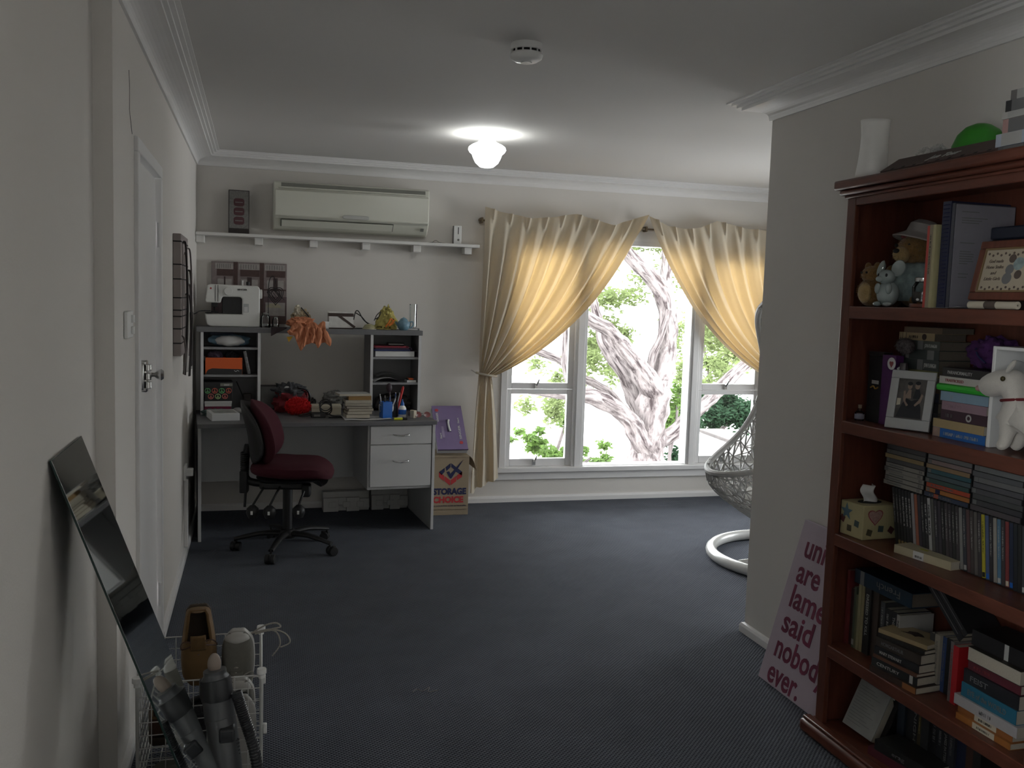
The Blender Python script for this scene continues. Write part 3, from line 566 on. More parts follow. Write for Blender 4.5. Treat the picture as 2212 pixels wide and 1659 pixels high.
# wire heart ornament on a stand
wo = thing('wire_ornament', 'black wire ornament of two hearts on a thin stand', 'ornament', dkp(.462, .585, HT), (0, 0, DA)); m_wire = pm('black_wire', (.02, .016, .016), .5, .4)
MB().cyl(.035, 0, .006, 20).build('base', m_wire, wo)
cable('stand', [(-.01, 0, .004), (-.012, 0, .20), (-.008, 0, .30), (.012, 0, .335), (.03, 0, .315), (.032, 0, .285)], .0025, m_wire, wo)
for s, nm in ((1, 'heart_loop'), (.78, 'heart_loop'), (.55, 'heart_loop')):
    hp = [(.034+s*.05*(math.sin(a)**3), .004*math.sin(3*a), .215+s*.066*(math.cos(a)*.9-.25*math.cos(2*a)-.1*math.cos(3*a))) for a in [2*PI*k/36 for k in range(36)]]
    MB().tube(hp, .0028, 6, closed=True).build(nm, m_wire, wo, smooth=True)
for k in range(-3, 4): MB().tube([(.034+.012*k-.02, .006, .255-.008*abs(k)), (.034+.012*k+.02, .006, .205-.008*abs(k))], .0016, 5).build('lattice_wire', m_wire, wo)
m_glass = glass_mat('clear_jar_glass', (.95, .965, .96), rough=.02)
def jar(name, label, loc, r, h, neck, cat='jar'):
    t = thing(name, label, cat, loc); MB().lathe([(.0, .001), (r*.95, .0), (r, .006), (r, h*.68), (r*.93, h*.78), (neck, h*.86), (neck, h*.97), (neck+.003, h), (neck-.002, h), (neck-.004, h*.88), (r-.004, h*.68), (r-.004, .008), (0, .008)], 28).build('glass', m_glass, t, smooth=True)
    MB().lathe([(neck+.002, h*.90), (neck+.005, h*.905), (neck+.005, h*.93), (neck+.002, h*.935)], 24).build('rim_ring', m_glass, t, smooth=True); return t
jar('glass_jar', 'wide clear glass jar right beside the sewing machine', dkp(.425, .50, HT), .032, .095, .02); jar('glass_jar', 'smaller clear glass jar, second from the sewing machine', dkp(.488, .475, HT), .022, .07, .017)
# orange scarf hanging over the front edge
m_or = pm('orange_gauze', (.52, .20, .10), .9, var=.25, scale=18, bump=.6, bscale=50)
sf = thing('orange_scarf', 'rumpled orange scarf hanging over the front edge of the hutch', 'scarf', dkp(.685, .437, HT+.001), (0, 0, DA))
def sfn(u, v):
    x = -.135+.29*u; s = v*1.0
    hang = interp([(0, .03), (.08, .05), (.16, .055), (.24, .10), (.31, .155), (.36, .135), (.42, .115), (.55, .10), (.66, .105), (.72, .135), (.78, .10), (.86, .095), (.94, .125), (1, .09)], u)
    if s < .4: k = s/.4; p = Vector((x*.75, .10*(1-k)-.012, .012+.035*math.sin(k*PI)*abs(math.sin(u*8))))
    else: k = (s-.4)/.6; p = Vector((x*(.75+.25*k), -.016-.02*abs(math.sin(u*17+k*2)), .008-hang*k))
    d = noise.noise(Vector((u*9, v*5, 2.2))); return (p.x+.012*d, p.y-.018*abs(noise.noise(Vector((u*14, v*3, 7)))), p.z+.012*d*(1 if s < .4 else .4))
MB().grid(sfn, 70, 40).build('cloth', m_or, sf, smooth=True, solid=.002)
crumple((-.03, .05, .035), (.085, .045, .035), 3.3, .4, 44, 28, 5).build('bunched_fold', m_or, sf, smooth=True)
sc2 = thing('patterned_scarf', 'cream and brown patterned cloth heaped on the orange scarf', 'scarf', dkp(.66, .59, HT), (0, 0, DA)); m_pat = pm('cream_brown_pattern', (.36, .29, .19), .9, var=.8, scale=70)
crumple((0, 0, .05), (.06, .035, .07), 8.1, .35, 40, 26, 4.5).build('cloth', m_pat, sc2, smooth=True); crumple((-.02, .0, .10), (.025, .03, .045), 9.1, .4, 30, 20, 4).build('raised_fold', m_cream, sc2, smooth=True)
cable('cord_tie', [(.0, -.02, .135), (.03, -.03, .10), (.05, -.03, .075), (.04, -.035, .06)], .004, m_blackp, sc2)
dc = thing('dark_cloth_corner', 'dark pointed cloth corner hanging left of the orange scarf', 'cloth', dkp(.505, .437, HT+.001), (0, 0, DA))
MB().grid(lambda u, v: (-.05+.10*u, -.008-.006*math.sin(u*6+v*3) if v > .3 else .05-.19*v, (.004 if v <= .3 else .006-(v-.3)*.085*(1-.9*u))), 16, 14).build('cloth', pm('dark_brown_cloth', (.03, .018, .02), .9), dc, smooth=True, solid=.002)
yc = thing('yellow_cloth_corner', 'small yellow cloth corner poking out under the orange scarf', 'cloth', dkp(.575, .425, HT-.055), (0, 0, DA)); m_yel = pm('yellow_cloth', (.62, .36, .04), .85, var=.1)
MB().prism([(-.022, 0), (.02, .004), (-.008, -.035)], -.0015, .0015).build('cloth', m_yel, yc, rot=(PI/2, 0, 0))
bx = thing('picture_box', 'white and brown painted box standing on the hutch', 'box', dkp(.915, .53, HT), (0, 0, DA+.03)); m_dbrown = pm('dark_brown_paint', (.045, .027, .022), .6, var=.3)
MB().box(-.082, -.03, 0, .082, .03, .115).build('box_body', pm('chalky_white', (.58, .57, .54), .8, var=.25, scale=25), bx, bevel=.002)
MB().box(-.083, -.0315, .083, .083, .0, .105).build('painted_band', m_dbrown, bx); MB().box(-.083, -.0315, .0, .083, -.02, .008).build('painted_band', m_dbrown, bx)
b = MB(); b.box(-.07, -.0318, -.008, .07, -.0305, .008, M=Matrix.Translation((.035, 0, .052)) @ Matrix.Rotation(.62, 4, 'Y')); b.build('painted_diagonal', m_dbrown, bx)
ph = thing('phone_charger', 'small white charger block with bright face beside the painted box', 'charger', dkp(.812, .50, HT), (0, 0, DA)); MB().box(-.021, -.012, 0, .021, .012, .048).build('casing', m_paper, ph, bevel=.004); MB().box(-.015, -.0135, .006, .015, -.0115, .042).build('front_face', m_plast, ph)
cb = thing('black_cable', 'black cable looping up beside the painted box', 'cable', dkp(1.045, .595, HT), (0, 0, DA))
cable('cord', [(-.03, 0, .06), (-.02, -.01, .115), (.0, -.01, .12), (.03, -.01, .07), (.06, -.02, .04), (.075, -.03, .035), (.05, -.02, .05), (.02, -.01, .085), (-.02, 0, .11)], .0035, m_blackp, cb); cable('cord', [(.075, -.03, .035), (.10, -.02, .01), (.05, -.04, .006), (-.06, -.05, .005)], .0035, m_blackp, cb)
gd = thing('glass_dish', 'pale yellowish glass dish lying upside down on the hutch', 'dish', dkp(1.105, .50, HT)); MB().lathe([(.045, .0006), (.043, .014), (.032, .03), (.012, .038), (0, .039)], 28).build('bowl', pm('pale_olive_glaze', (.30, .28, .15), .25, coat=.5), gd, smooth=True); MB().lathe([(.044, .0006), (.048, .002), (.048, .006), (.043, .006)], 28).build('rim', m_cream, gd, smooth=True)
ye = thing('yellow_print_cloth', 'yellow patterned cloth heaped in a peak on the hutch', 'cloth', dkp(1.235, .57, HT), (0, 0, DA))
m_yp = pm('yellow_print', (.46, .40, .13), .9, var=.2, scale=30); n_, l_, b_ = nodes_of(m_yp); vo = n_.new('ShaderNodeTexVoronoi'); vo.inputs['Scale'].default_value = 26; tcn = n_.new('ShaderNodeTexCoord'); l_.new(tcn.outputs['Object'], vo.inputs['Vector']); ls = n_.new('ShaderNodeMath'); ls.operation = 'LESS_THAN'; ls.inputs[1].default_value = .24; l_.new(vo.outputs['Distance'], ls.inputs[0]); mxx = n_.new('ShaderNodeMix'); mxx.data_type = 'RGBA'; l_.new(ls.outputs[0], mxx.inputs[0]); l_.new(b_.inputs['Base Color'].links[0].from_socket, mxx.inputs[6]); mxx.inputs[7].default_value = (.05, .035, .02, 1); l_.new(mxx.outputs[2], b_.inputs['Base Color'])
b = crumple((0, 0, .06), (.082, .055, .10), 5.5, .3, 50, 34, 4)
b.v = [(x*(1.0-.55*max(0, min(1, z/.16))), y, z) for x, y, z in b.v]; b.build('cloth', m_yp, ye, smooth=True)
MB().grid(lambda u, v: (-.075+.11*u, -.125+.06*v, .004+.006*abs(noise.noise(Vector((u*7, v*5, 1))))), 30, 12).build('spread_edge', m_yp, ye, smooth=True)
cable('orange_ribbon', [(-.02, -.075, .02), (.0, -.085, .05), (.015, -.08, .075), (.03, -.085, .05), (.0, -.09, .03), (.04, -.085, .07)], .006, pm('orange_ribbon', (.75, .22, .03), .6), ye)
cable('dark_tie', [(-.09, -.03, .06), (-.075, -.05, .10), (-.05, -.05, .12), (-.06, -.05, .09), (-.085, -.04, .07)], .003, m_strapd, ye)
tp = thing('small_teapot', 'small mottled blue pot with a handle near the right end of the hutch', 'teapot', dkp(1.338, .49, HT)); m_blueg = pm('mottled_blue_glaze', (.14, .25, .32), .35, var=.4, scale=60)
MB().lathe([(.0, 0), (.026, 0), (.040, .018), (.045, .038), (.040, .056), (.028, .066), (.026, .072), (.018, .08), (.006, .086), (0, .09)], 30).build('pot', m_blueg, tp, smooth=True)
cable('handle', [(.04, 0, .055), (.062, 0, .058), (.066, 0, .035), (.05, 0, .018), (.038, 0, .016)], .005, m_blueg, tp); cable('spout', [(-.038, 0, .03), (-.048, 0, .042), (-.052, 0, .058)], .007, m_blueg, tp)
cyl = thing('clear_vase', 'straight clear plastic vase with a pale stripe on the hutch end', 'vase', dkp(1.42, .56, HT+.018)); MB().lathe([(.0, .002), (.024, 0), (.026, .16), (.0235, .16), (.022, .005), (0, .005)], 30).build('glass', m_glass, cyl, smooth=True); MB().box(-.027, -.014, .01, -.024, -.002, .155).build('stripe', m_paper, cyl)
tr = thing('small_tray', 'dark grey flat tray under the clear vase on the hutch', 'tray', dkp(1.41, .55, HT), (0, 0, DA)); MB().box(-.05, -.045, 0, .045, .05, .014).build('slab', m_greyl, tr, bevel=.003); MB().box(-.04, -.05, .002, .03, -.045, .012).build('label_strip', m_paper, tr)
# ------------------------------------------------------------------ hutch shelves, left
bg = thing('blue_plastic_bag', 'blue and white plastic bag on the top left hutch shelf', 'plastic bag', dkp(.205, .525, 1.1465), (0, 0, DA))
crumple((0, .05, .04), (.125, .065, .042), 12.1, .18, 40, 24, 3).build('bag', pm('light_blue_film', (.20, .34, .46), .35, var=.3, scale=14, coat=.3), bg, smooth=True); crumple((.0, -.012, .038), (.09, .025, .034), 13.1, .15, 30, 18, 3).build('white_label', m_paper, bg, smooth=True); 
MB().box(-.12, .02, .075, .03, .12, .088).build('navy_folder', pm('navy_card', (.02, .03, .06), .6), bg)
sb = thing('orange_shoebox', 'orange and black open shoebox on the middle left hutch shelf', 'shoebox', dkp(.055, .462, .9702), (0, 0, DA)); m_orange = pm('orange_card', (.62, .10, .015), .55, var=.05)
b = MB(); b.box(0, 0, 0, .225, .006, .108); b.box(0, .17, 0, .225, .176, .108); b.box(0, .006, 0, .006, .17, .108); b.box(.219, .006, 0, .225, .17, .108); b.box(.006, .006, 0, .219, .17, .004); b.build('box_body', m_orange, sb)
b = MB(); b.rings([[(x, y, z) for x, z in [(0.001, 0), (.224, 0), (.224, .035), (.04, .04), (.015, .03), (.006, .015)]] for y in (-.001, 0)]); b.build('black_print', m_blackp, sb); cable('white_scribble', [(.175, -.002, .028), (.185, -.002, .02), (.195, -.002, .027), (.205, -.002, .022)], .0015, m_paper, sb)
MB().box(-.008, -.002, .09, .0, .178, .115).build('lid_flap', m_blackp, sb)
ya = thing('yarn_ball', 'purple and grey variegated yarn ball in the orange shoebox', 'yarn', dkp(.118, .545, 1.040), (0, 0, DA)); yarn(ya, (0, 0, .045), (.048, .045, .03), pm('purple_grey_yarn', (.12, .085, .13), .9, var=.7, scale=60), 5)
yb = thing('yarn_ball', 'dark charcoal yarn ball in the orange shoebox', 'yarn', dkp(.222, .545, 1.040), (0, 0, DA)); yarn(yb, (0, 0, .045), (.042, .045, .028), pm('charcoal_yarn', (.035, .033, .04), .9, var=.5, scale=60), 6)
nbk = thing('spiral_notebook', 'black spiral-bound notebook leaning in the left hutch unit', 'notebook', dkp(.315, .465, .9702), (0, -.2, DA)); MB().box(0, 0, .001, .018, .15, .155).build('cover', m_blackp, nbk)
for k in range(19): MB().tube([(.009+.009*math.cos(a), -.003+.007*math.sin(a), .008+.0078*k) for a in [2*PI*i/10 for i in range(10)]], .0013, 4, closed=True).build('spiral_ring', m_paper, nbk)
# peace-sign box pile
pb = thing('peace_sign_box', 'black box printed with coloured peace signs on the desk', 'box', dkp(.05, .463, .800), (0, 0, DA)); MB().box(0, 0, 0, .17, .16, .098).build('box_body', m_blackp, pb, bevel=.002)
MB().box(-.003, -.003, .09, .173, .163, .122).build('lid', m_blackp, pb, bevel=.002); MB().box(.095, -.0045, .096, .17, -.003, .114).build('paper_tag', m_acd, pb)
text('DKNY', .012, m_paper, pb, (.118, -.0048, .100), (1, 0, 0), (0, 0, 1), off=.0004)
pc = [pm('peace_'+k, c, .6) for k, c in dict(green=(.12, .4, .14), pink=(.55, .14, .12), red=(.5, .1, .06), lime=(.35, .5, .22)).items()]
k = 0
for z in (.066, .030):
    for i in range(4):
        cx = .018+.043*i+(.02 if z < .05 else 0); 
        if cx > .16: continue
        M_ = pc[(i*2+(z < .05)+k) % 4]; b = MB(); b.tube([(cx+.016*math.cos(a), -.0008, z+.016*math.sin(a)) for a in [2*PI*q/20 for q in range(20)]], .0022, 5, closed=True)
        b.tube([(cx, -.0008, z-.016), (cx, -.0008, z+.016)], .002, 5); b.tube([(cx, -.0008, z), (cx-.011, -.0008, z-.011)], .002, 5); b.tube([(cx, -.0008, z), (cx+.011, -.0008, z-.011)], .002, 5); b.build('peace_sign', M_, pb)
for nm, lab, z0, h_, w_, m_ in (('white_box', 'shallow white box under the peace-sign box', .7645, .0345, .165, m_paper), ('maroon_box', 'maroon box at the bottom of the peace-sign pile', .716, .048, .16, pm('maroon_card', (.20, .02, .06), .6))):
    q = thing(nm, lab, 'box', dkp(.05, .465, z0), (0, 0, DA)); MB().box(0, 0, 0, w_, .155, h_*.62).build('box_body', m_, q, bevel=.0015); MB().box(-.002, -.002, h_*.55, w_+.002, .157, h_).build('lid', m_, q, bevel=.0015)
wb = thing('white_book_box', 'thick white boxed book lying at the left front of the desk', 'box', dkp(.085, .12, .7155), (0, 0, DA+.12)); MB().box(0, 0, 0, .165, .22, .045).build('box_body', m_paper, wb, bevel=.002); MB().box(.02, .03, .0452, .15, .18, .0462).build('printed_photo', pm('grey_photo', (.28, .29, .27), .5, var=.7, scale=25), wb)
gc = thing('teal_cloth', 'small crumpled grey-green cloth beside the white boxed book', 'cloth', dkp(.11, .41, .7155)); crumple((0, 0, .016), (.075, .04, .022), 20.3, .5, 36, 22, 5).build('cloth', pm('grey_green_cloth', (.10, .16, .15), .9, var=.4), gc, smooth=True)
ms = thing('computer_mouse', 'white oval computer mouse on the left of the desk', 'computer mouse', dkp(.262, .50, .7155), (0, 0, .6)); MB().ell((0, 0, .0185), (.026, .045, .018), 20, 10, pw=.8).build('shell', m_paper, ms, smooth=True); MB().box(-.004, -.03, .032, .004, -.015, .0375).build('scroll_wheel', m_blackp, ms, bevel=.001)
dl = thing('desk_lamp', 'slim black desk lamp arm leaning in the left hutch bay', 'desk lamp', dkp(.315, .58, .7155), (0, 0, DA)); MB().cyl(.03, 0, .012, 20).build('base', m_blackp, dl); cable('arm', [(0, 0, .01), (-.02, 0, .09), (-.065, 0, .2)], .004, m_blackp, dl); MB().box(-.02, -.01, .012, .03, .03, .12).build('switch_block', m_tin, dl, bevel=.004)
pf = thing('photo_frame', 'dark thin picture frame standing behind the office chair back', 'picture frame', dkp(.408, .625, .7185), (-.12, 0, DA)); b = MB(); b.box(-.008, 0, 0, .004, .014, .17); b.box(.118, 0, 0, .13, .014, .17); b.box(-.008, 0, 0, .13, .014, .012); b.box(-.008, 0, .158, .13, .014, .17); b.build('frame', m_tin, pf, bevel=.001); MB().box(.004, .004, .012, .118, .009, .158).build('picture', pm('grey_mottled_picture', (.19, .185, .175), .6, var=.4, scale=16), pf)
rb = thing('tartan_bag', 'red and black tartan cloth bag slumped on the desk', 'bag', dkp(.585, .50, .7155), (0, 0, DA)); m_redc = pm('dark_red_cloth', (.17, .012, .018), .85, var=.35, scale=14, bump=.4); m_tart = pm('black_white_check', (.05, .05, .055), .85, var=.9, scale=35)
crumple((0.01, .03, .07), (.11, .075, .085), 31.1, .3, 50, 34, 3.4).build('bag_body', m_redc, rb, smooth=True); crumple((-.0, .03, .14), (.10, .065, .05), 33.7, .4, 44, 28, 4).build('check_lining', m_tart, rb, smooth=True); MB().ell((-.02, -.01, .165), (.02, .012, .012), 12, 8).build('white_patch', m_paper, rb, smooth=True)
cable('strap', [(.05, -.02, .17), (.11, -.01, .15), (.13, .0, .10), (.12, .02, .05)], .008, m_blackp, rb)
pp = thing('red_pompom', 'bright red yarn pompom in front of the tartan bag', 'pompom', dkp(.625, .38, .7155)); m_red = pm('bright_red_yarn', (.55, .006, .008), .9, var=.3, scale=40); MB().ell((0, 0, .055), (.075, .05, .048), 20, 12).build('pompom_core', m_red, pp, smooth=True)
rnd = random.Random(9); b = MB()
for k in range(520):
    d = Vector((rnd.gauss(0, 1), rnd.gauss(0, 1), rnd.gauss(0, 1))).normalized(); p0 = Vector((d.x*.07, d.y*.046, .055+d.z*.045)); q = d.orthogonal().normalized(); p1 = p0+d*.014+q*rnd.uniform(-.02, .02)
    if p1.z > .002: b.tube([p0, (p0+p1)/2+d*.006, p1], .0022, 4)
stuff(b.build('pompom_strands', m_red, pp))
zb = thing('zebra_cloth', 'black and white striped cloth crumpled behind the book stack', 'cloth', dkp(.895, .585, .7155)); m_zeb = pm('zebra_print', (.2, .2, .19), .9, var=.95, scale=24, stretch=(1, 3, 3)); crumple((0, 0, .08), (.08, .06, .05), 40.2, .35, 44, 28, 4).build('cloth', m_zeb, zb, smooth=True); crumple((-.03, .02, .03), (.075, .055, .04), 41.2, .3, 40, 24, 4).build('lower_fold', m_strap, zb, smooth=True)
cbx = thing('cream_box', 'flat cream cardboard box behind the book stack', 'box', dkp(.80, .36, .7155), (0, 0, DA-.1)); MB().box(-.09, 0, 0, .10, .12, .05).build('box_body', m_cream, cbx, bevel=.002); MB().box(-.092, -.002, .044, .102, .122, .06).build('lid', m_cream, cbx, bevel=.002)
ad = thing('power_adapter', 'black power adapter with coiled lead in front of the cream box', 'power adapter', dkp(.735, .24, .7155), (0, 0, .1)); MB().box(-.045, -.022, 0, .045, .022, .028).build('brick', m_blackp, ad, bevel=.004); MB().box(-.03, -.0225, .008, .01, -.0218, .022).build('rating_label', m_strap, ad)
for k in range(3): MB().tube([(.055+.038*math.cos(a), .03+.01*k+.028*math.sin(a)*.4, .05+.012*k+.036*math.sin(a)) for a in [2*PI*q/22 for q in range(22)]], .0036, 6, closed=True).build('lead_loop', m_blackp, ad, smooth=True)
cable('lead', [(-.045, 0, .014), (-.09, .02, .006), (-.11, .08, .005), (-.02, .09, .02), (.06, .04, .02), (.10, .0, .006), (.16, -.02, .005), (.12, -.04, .005), (.06, -.05, .005)], .004, m_blackp, ad)
dkc = thing('dark_clutter_bag', 'black soft pouch between the pompom and the cream box', 'pouch', dkp(.735, .62, .7155)); crumple((0, 0, .04), (.04, .04, .045), 50.2, .3, 40, 24, 4).build('pouch', m_strapd, dkc, smooth=True); cable('zip_pull', [(.02, -.06, .05), (.03, -.07, .03), (.025, -.075, .01)], .003, m_cream, dkc)
# book stack on the desk: page edges face the room
zc = .7155; rnd = random.Random(12)
pl_ = thing('loose_papers', 'loose white papers spread under the desk book stack', 'papers', dkp(.97, .12, zc), (0, 0, DA)); MB().grid(lambda u, v: (-.09+.30*u, -.05+.19*v, .0015+.008*abs(math.sin(u*5+v*2))*(abs(2*u-1)**2)), 24, 10).build('sheet', m_paper, pl_, smooth=True); MB().grid(lambda u, v: (-.05+.20*u, -.03+.16*v, .001), 4, 4).build('sheet', m_cream, pl_)
zc += .009
for i, (t_, w_, dx, col, soft) in enumerate(((.022, .15, .0, (.30, .26, .2), True), (.022, .165, .012, (.13, .10, .07), False), (.014, .16, .02, (.32, .28, .2), True), (.018, .165, .006, (.10, .07, .05), False), (.018, .165, .0, (.4, .38, .33), True), (.018, .17, .004, (.42, .4, .36), True), (.026, .145, .01, (.32, .19, .07), True), (.014, .20, -.02, (.45, .45, .43), True))):
    # fore-edges towards the viewer: spine at the back
    a_ = DA+rnd.uniform(-.12, .12); base = Vector(dkp(.97+dx, .10, zc))
    M_ = Matrix.Translation(base) @ Matrix.Rotation(a_, 4, 'Z') @ Matrix(((0, 0, 1, -w_/2), (-1, 0, 0, .14), (0, 1, 0, 0), (0, 0, 0, 1)))
    pg = pm('tan_page_edges', (.32, .19, .07), .8) if i == 6 else m_pages
    M_ = M_ @ Matrix.Diagonal((1, 1, 1, 1))
    book(['bottom', 'second from bottom', 'third from bottom', 'fourth from bottom', 'fifth from bottom', 'third from top', 'tan second from top', 'topmost wide pale'][i]+' book in the stack on the desk', M_, .125, w_, t_, col, soft=soft, pages=pg, group='books stacked on the desk')
    zc += t_+.0004
# pen pot, glue and bits at the right
pnp = thing('pencil_tin', 'bright blue square pencil tin full of pens on the desk', 'pencil holder', dkp(1.155, .15, .7155), (0, 0, DA+.2)); m_blue = pm('bright_blue_tin', (.01, .11, .42), .35, var=.1)
b = MB(); b.box(-.032, -.03, 0, .032, -.028, .11); b.box(-.032, .028, 0, .032, .03, .11); b.box(-.032, -.028, 0, -.03, .028, .11); b.box(.03, -.028, 0, .032, .028, .11); b.box(-.03, -.028, 0, .03, .028, .003); b.build('tin', m_blue, pnp)
cable('carabiner', [(-.033, 0, .085), (-.045, 0, .09), (-.045, 0, .045), (-.033, 0, .05)], .003, m_chrome, pnp)
cable('handle', [(.033, 0, .09), (.048, 0, .085), (.048, 0, .05), (.033, 0, .045)], .004, m_plast, pnp)
for k, (x, y, h_, tx, col, lab) in enumerate(((-.018, 0, .155, -.02, (.4, .42, .45), 'silver pen standing in the blue tin, leftmost'), (-.005, .01, .145, .0, (.03, .03, .03), 'black pen standing in the blue tin'), (.012, .0, .15, .015, (.05, .1, .3), 'blue pen standing in the blue tin'), (.02, -.01, .14, .04, (.5, .5, .5), 'white pen standing in the blue tin'))):
    pe = thing('pen', lab, 'pen', dkp(1.155+x, .15+y, .7195), group='pens in the blue tin'); cable('barrel', [(0, 0, .0), (tx*.5, .0, h_*.5), (tx, 0, h_*.9)], .004, pm('pen_%d' % k, col, .4), pe); cable('tip', [(tx, 0, h_*.9), (tx*1.1, 0, h_)], .002, m_chrome, pe)
pn2 = thing('dark_pen_cup', 'black cup of pens beside the blue pencil tin', 'pencil holder', dkp(1.225, .24, .7155)); MB().lathe([(.0, 0), (.03, 0), (.031, .10), (.029, .10), (.028, .004), (0, .004)], 20).build('cup', m_blackp, pn2, smooth=True)
for k, (x, tx, h_, col, lab, fl) in enumerate(((-.012, -.02, .20, (.035, .02, .03), 'dark round hairbrush standing in the black cup', 1), (.006, .006, .15, (.03, .08, .25), 'dark blue pen standing in the black cup', 0), (.016, .045, .19, (.5, .02, .02), 'red flat ruler standing in the black cup', 0), (.01, .03, .15, (.45, .46, .5), 'pale pen standing in the black cup', 0))):
    pe = thing('hairbrush' if fl else ('ruler' if k == 2 else 'pen'), lab, 'hairbrush' if fl else ('ruler' if k == 2 else 'pen'), dkp(1.225+x, .24, .7200)); m_ = pm('stick_%d' % k, col, .5); cable('shaft', [(0, 0, 0), (tx*.5, 0, h_*.5), (tx, 0, h_)], .0045 if k != 2 else .008, m_, pe)
    if fl: MB().ell((tx, 0, h_*.93), (.02, .014, .03), 14, 10).build('brush_head', m_, pe, smooth=True)
    else: MB().ell((tx, 0, h_), (.0045, .0045, .006), 8, 6).build('end_cap', m_chrome if k != 2 else m_, pe, smooth=True)
gl = thing('glue_bottle', 'white glue bottle with blue cap and label on the desk', 'glue bottle', dkp(1.275, .20, .7155)); MB().lathe([(0, 0), (.024, 0), (.026, .006), (.026, .055), (.02, .07), (.012, .078)], 22).build('bottle', m_plast, gl, smooth=True); MB().lathe([(.0265, .02), (.0268, .022), (.0268, .05), (.0265, .052)], 22).build('label', m_blue, gl, smooth=True); MB().lathe([(.013, .076), (.012, .09), (.005, .105), (.003, .118), (0, .118)], 18).build('nozzle_cap', m_blue, gl, smooth=True)
hl = thing('highlighter', 'yellow highlighter pen lying at the front of the desk', 'highlighter', dkp(1.19, .06, .7235), (0, PI/2, DA)); MB().cyl(.008, 0, .055, 14).build('barrel', pm('fluoro_yellow', (.6, .62, .03), .4), hl); MB().cyl(.0082, .055, .085, 14).build('cap', m_blackp, hl)
er = thing('eraser', 'small dark eraser block lying beside the highlighter', 'eraser', dkp(1.245, .10, .7155), (0, 0, .3)); MB().box(-.02, -.012, 0, .02, .012, .014).build('block', m_tin, er, bevel=.002); MB().box(-.021, -.0122, .003, .004, .0122, .0145).build('sleeve', m_paper, er)
tpx = thing('tape_roll', 'grey roll of tape lying on the right of the desk', 'tape roll', dkp(1.375, .28, .7155)); MB().lathe([(.022, 0), (.042, 0), (.042, .024), (.022, .024), (.022, 0)], 26).build('tape', m_strap, tpx, smooth=True)
cfg = thing('cream_block', 'small cream wooden block on the right of the desk', 'block', dkp(1.34, .16, .7155), (0, 0, .5)); MB().box(-.012, -.02, 0, .012, .02, .05).build('block', m_cream, cfg, bevel=.002)
gls = thing('sunglasses', 'clear pink-lensed plastic glasses lying at the right desk end', 'glasses', dkp(1.40, .15, .7155), (0, 0, DA)); 
for x in (-.03, .03): MB().lathe([(0, .001), (.02, .0), (.022, .004), (.0, .006)], 20).build('lens', pm('pink_lens', (.20, .06, .06), .2), gls, loc=(x, 0, .020), rot=(.9, 0, 0), smooth=True)
cable('arm', [(-.05, .01, .02), (-.06, .08, .01), (-.05, .11, .004)], .002, m_plast, gls); cable('arm', [(.05, .01, .02), (.06, .08, .01), (.05, .11, .004)], .002, m_plast, gls); cable('bridge', [(-.012, 0, .018), (0, .002, .022), (.012, 0, .018)], .002, m_plast, gls)
# hutch shelves, right
z = 1.0925
for i, (lab, w_, t_, col, dx, a_) in enumerate((('dark ring binder at the bottom of the right hutch shelf pile', .30, .042, (.03, .015, .022), .0, 0), ('blue plastic folder in the right hutch shelf pile', .25, .008, (.02, .05, .2), -.005, .04), ('purple-black folder in the right hutch shelf pile', .26, .012, (.045, .02, .05), .0, -.05), ('red folder near the top of the right hutch pile', .24, .010, (.34, .04, .06), -.02, .06))):
    q = thing('folder', lab, 'folder', dkp(1.132, .462, z), (0, 0, DA+a_*.4), group='folders on the right hutch shelf'); m_ = pm('folder_%d' % i, col, .5)
    b = MB(); b.box(.0, 0, 0, w_, .2, .002); b.box(0, 0, t_-.002, w_, .2, t_); b.box(w_-.003, 0, .002, w_, .2, t_-.002); b.build('cover', m_, q); MB().box(.012, .006, .003, w_-.02, .19, t_-.003).build('paper_sheaf', m_paper if i == 0 else m_, q); z += t_+.0005
q = thing('pencil_case', 'small dark pencil case on top of the red folder', 'pencil case', dkp(1.29, .53, z), (0, 0, DA)); MB().box(-.055, -.03, 0, .06, .03, .022).build('case', m_tin, q, bevel=.006); MB().box(-.05, -.031, .009, .055, -.0305, .012).build('zip', m_chrome, q)
q = thing('paper_pile', 'curling white papers on the lower right hutch shelf', 'papers', dkp(1.132, .46, .9195), (0, 0, DA)); MB().grid(lambda u, v: (.008+.185*u, -.003+.19*v, .003+.028*math.sin(PI*min(1, u*1.05))**.7), 20, 6).build('sheet', m_paper, q, smooth=True); MB().box(.0, .004, 0, .20, .19, .004).build('sheet', pm('dark_folder_sheet', (.07, .07, .075), .6), q); MB().grid(lambda u, v: (.03+.17*u, .03+.15*v, .038+.022*math.sin(PI*u)), 16, 6).build('sheet', pm('grey_sheet', (.2, .2, .205), .8), q, smooth=True)
q = thing('notepad', 'little white pad on the lower right hutch shelf', 'notepad', dkp(1.365, .465, .9195), (0, 0, DA)); MB().box(0, 0, 0, .062, .08, .014).build('pad', m_paper, q)
q = thing('matchbox', 'tiny black and orange box on the white pad', 'box', dkp(1.37, .468, .934), (0, 0, DA)); MB().box(0, 0, 0, .052, .06, .012).build('tray', m_blackp, q); MB().box(.006, -.001, .004, .04, .061, .0128).build('sleeve', m_orange, q)
q = thing('black_bag', 'black bag stuffed under the right hutch shelf', 'bag', dkp(1.29, .56, .7155), (0, 0, DA)); crumple((0, .02, .055), (.12, .07, .06), 61.2, .2, 40, 24, 3).build('bag_body', m_strapd, q, smooth=True); cable('handle', [(-.06, -.03, .08), (0, -.05, .11), (.06, -.03, .08)], .006, m_blackp, q)
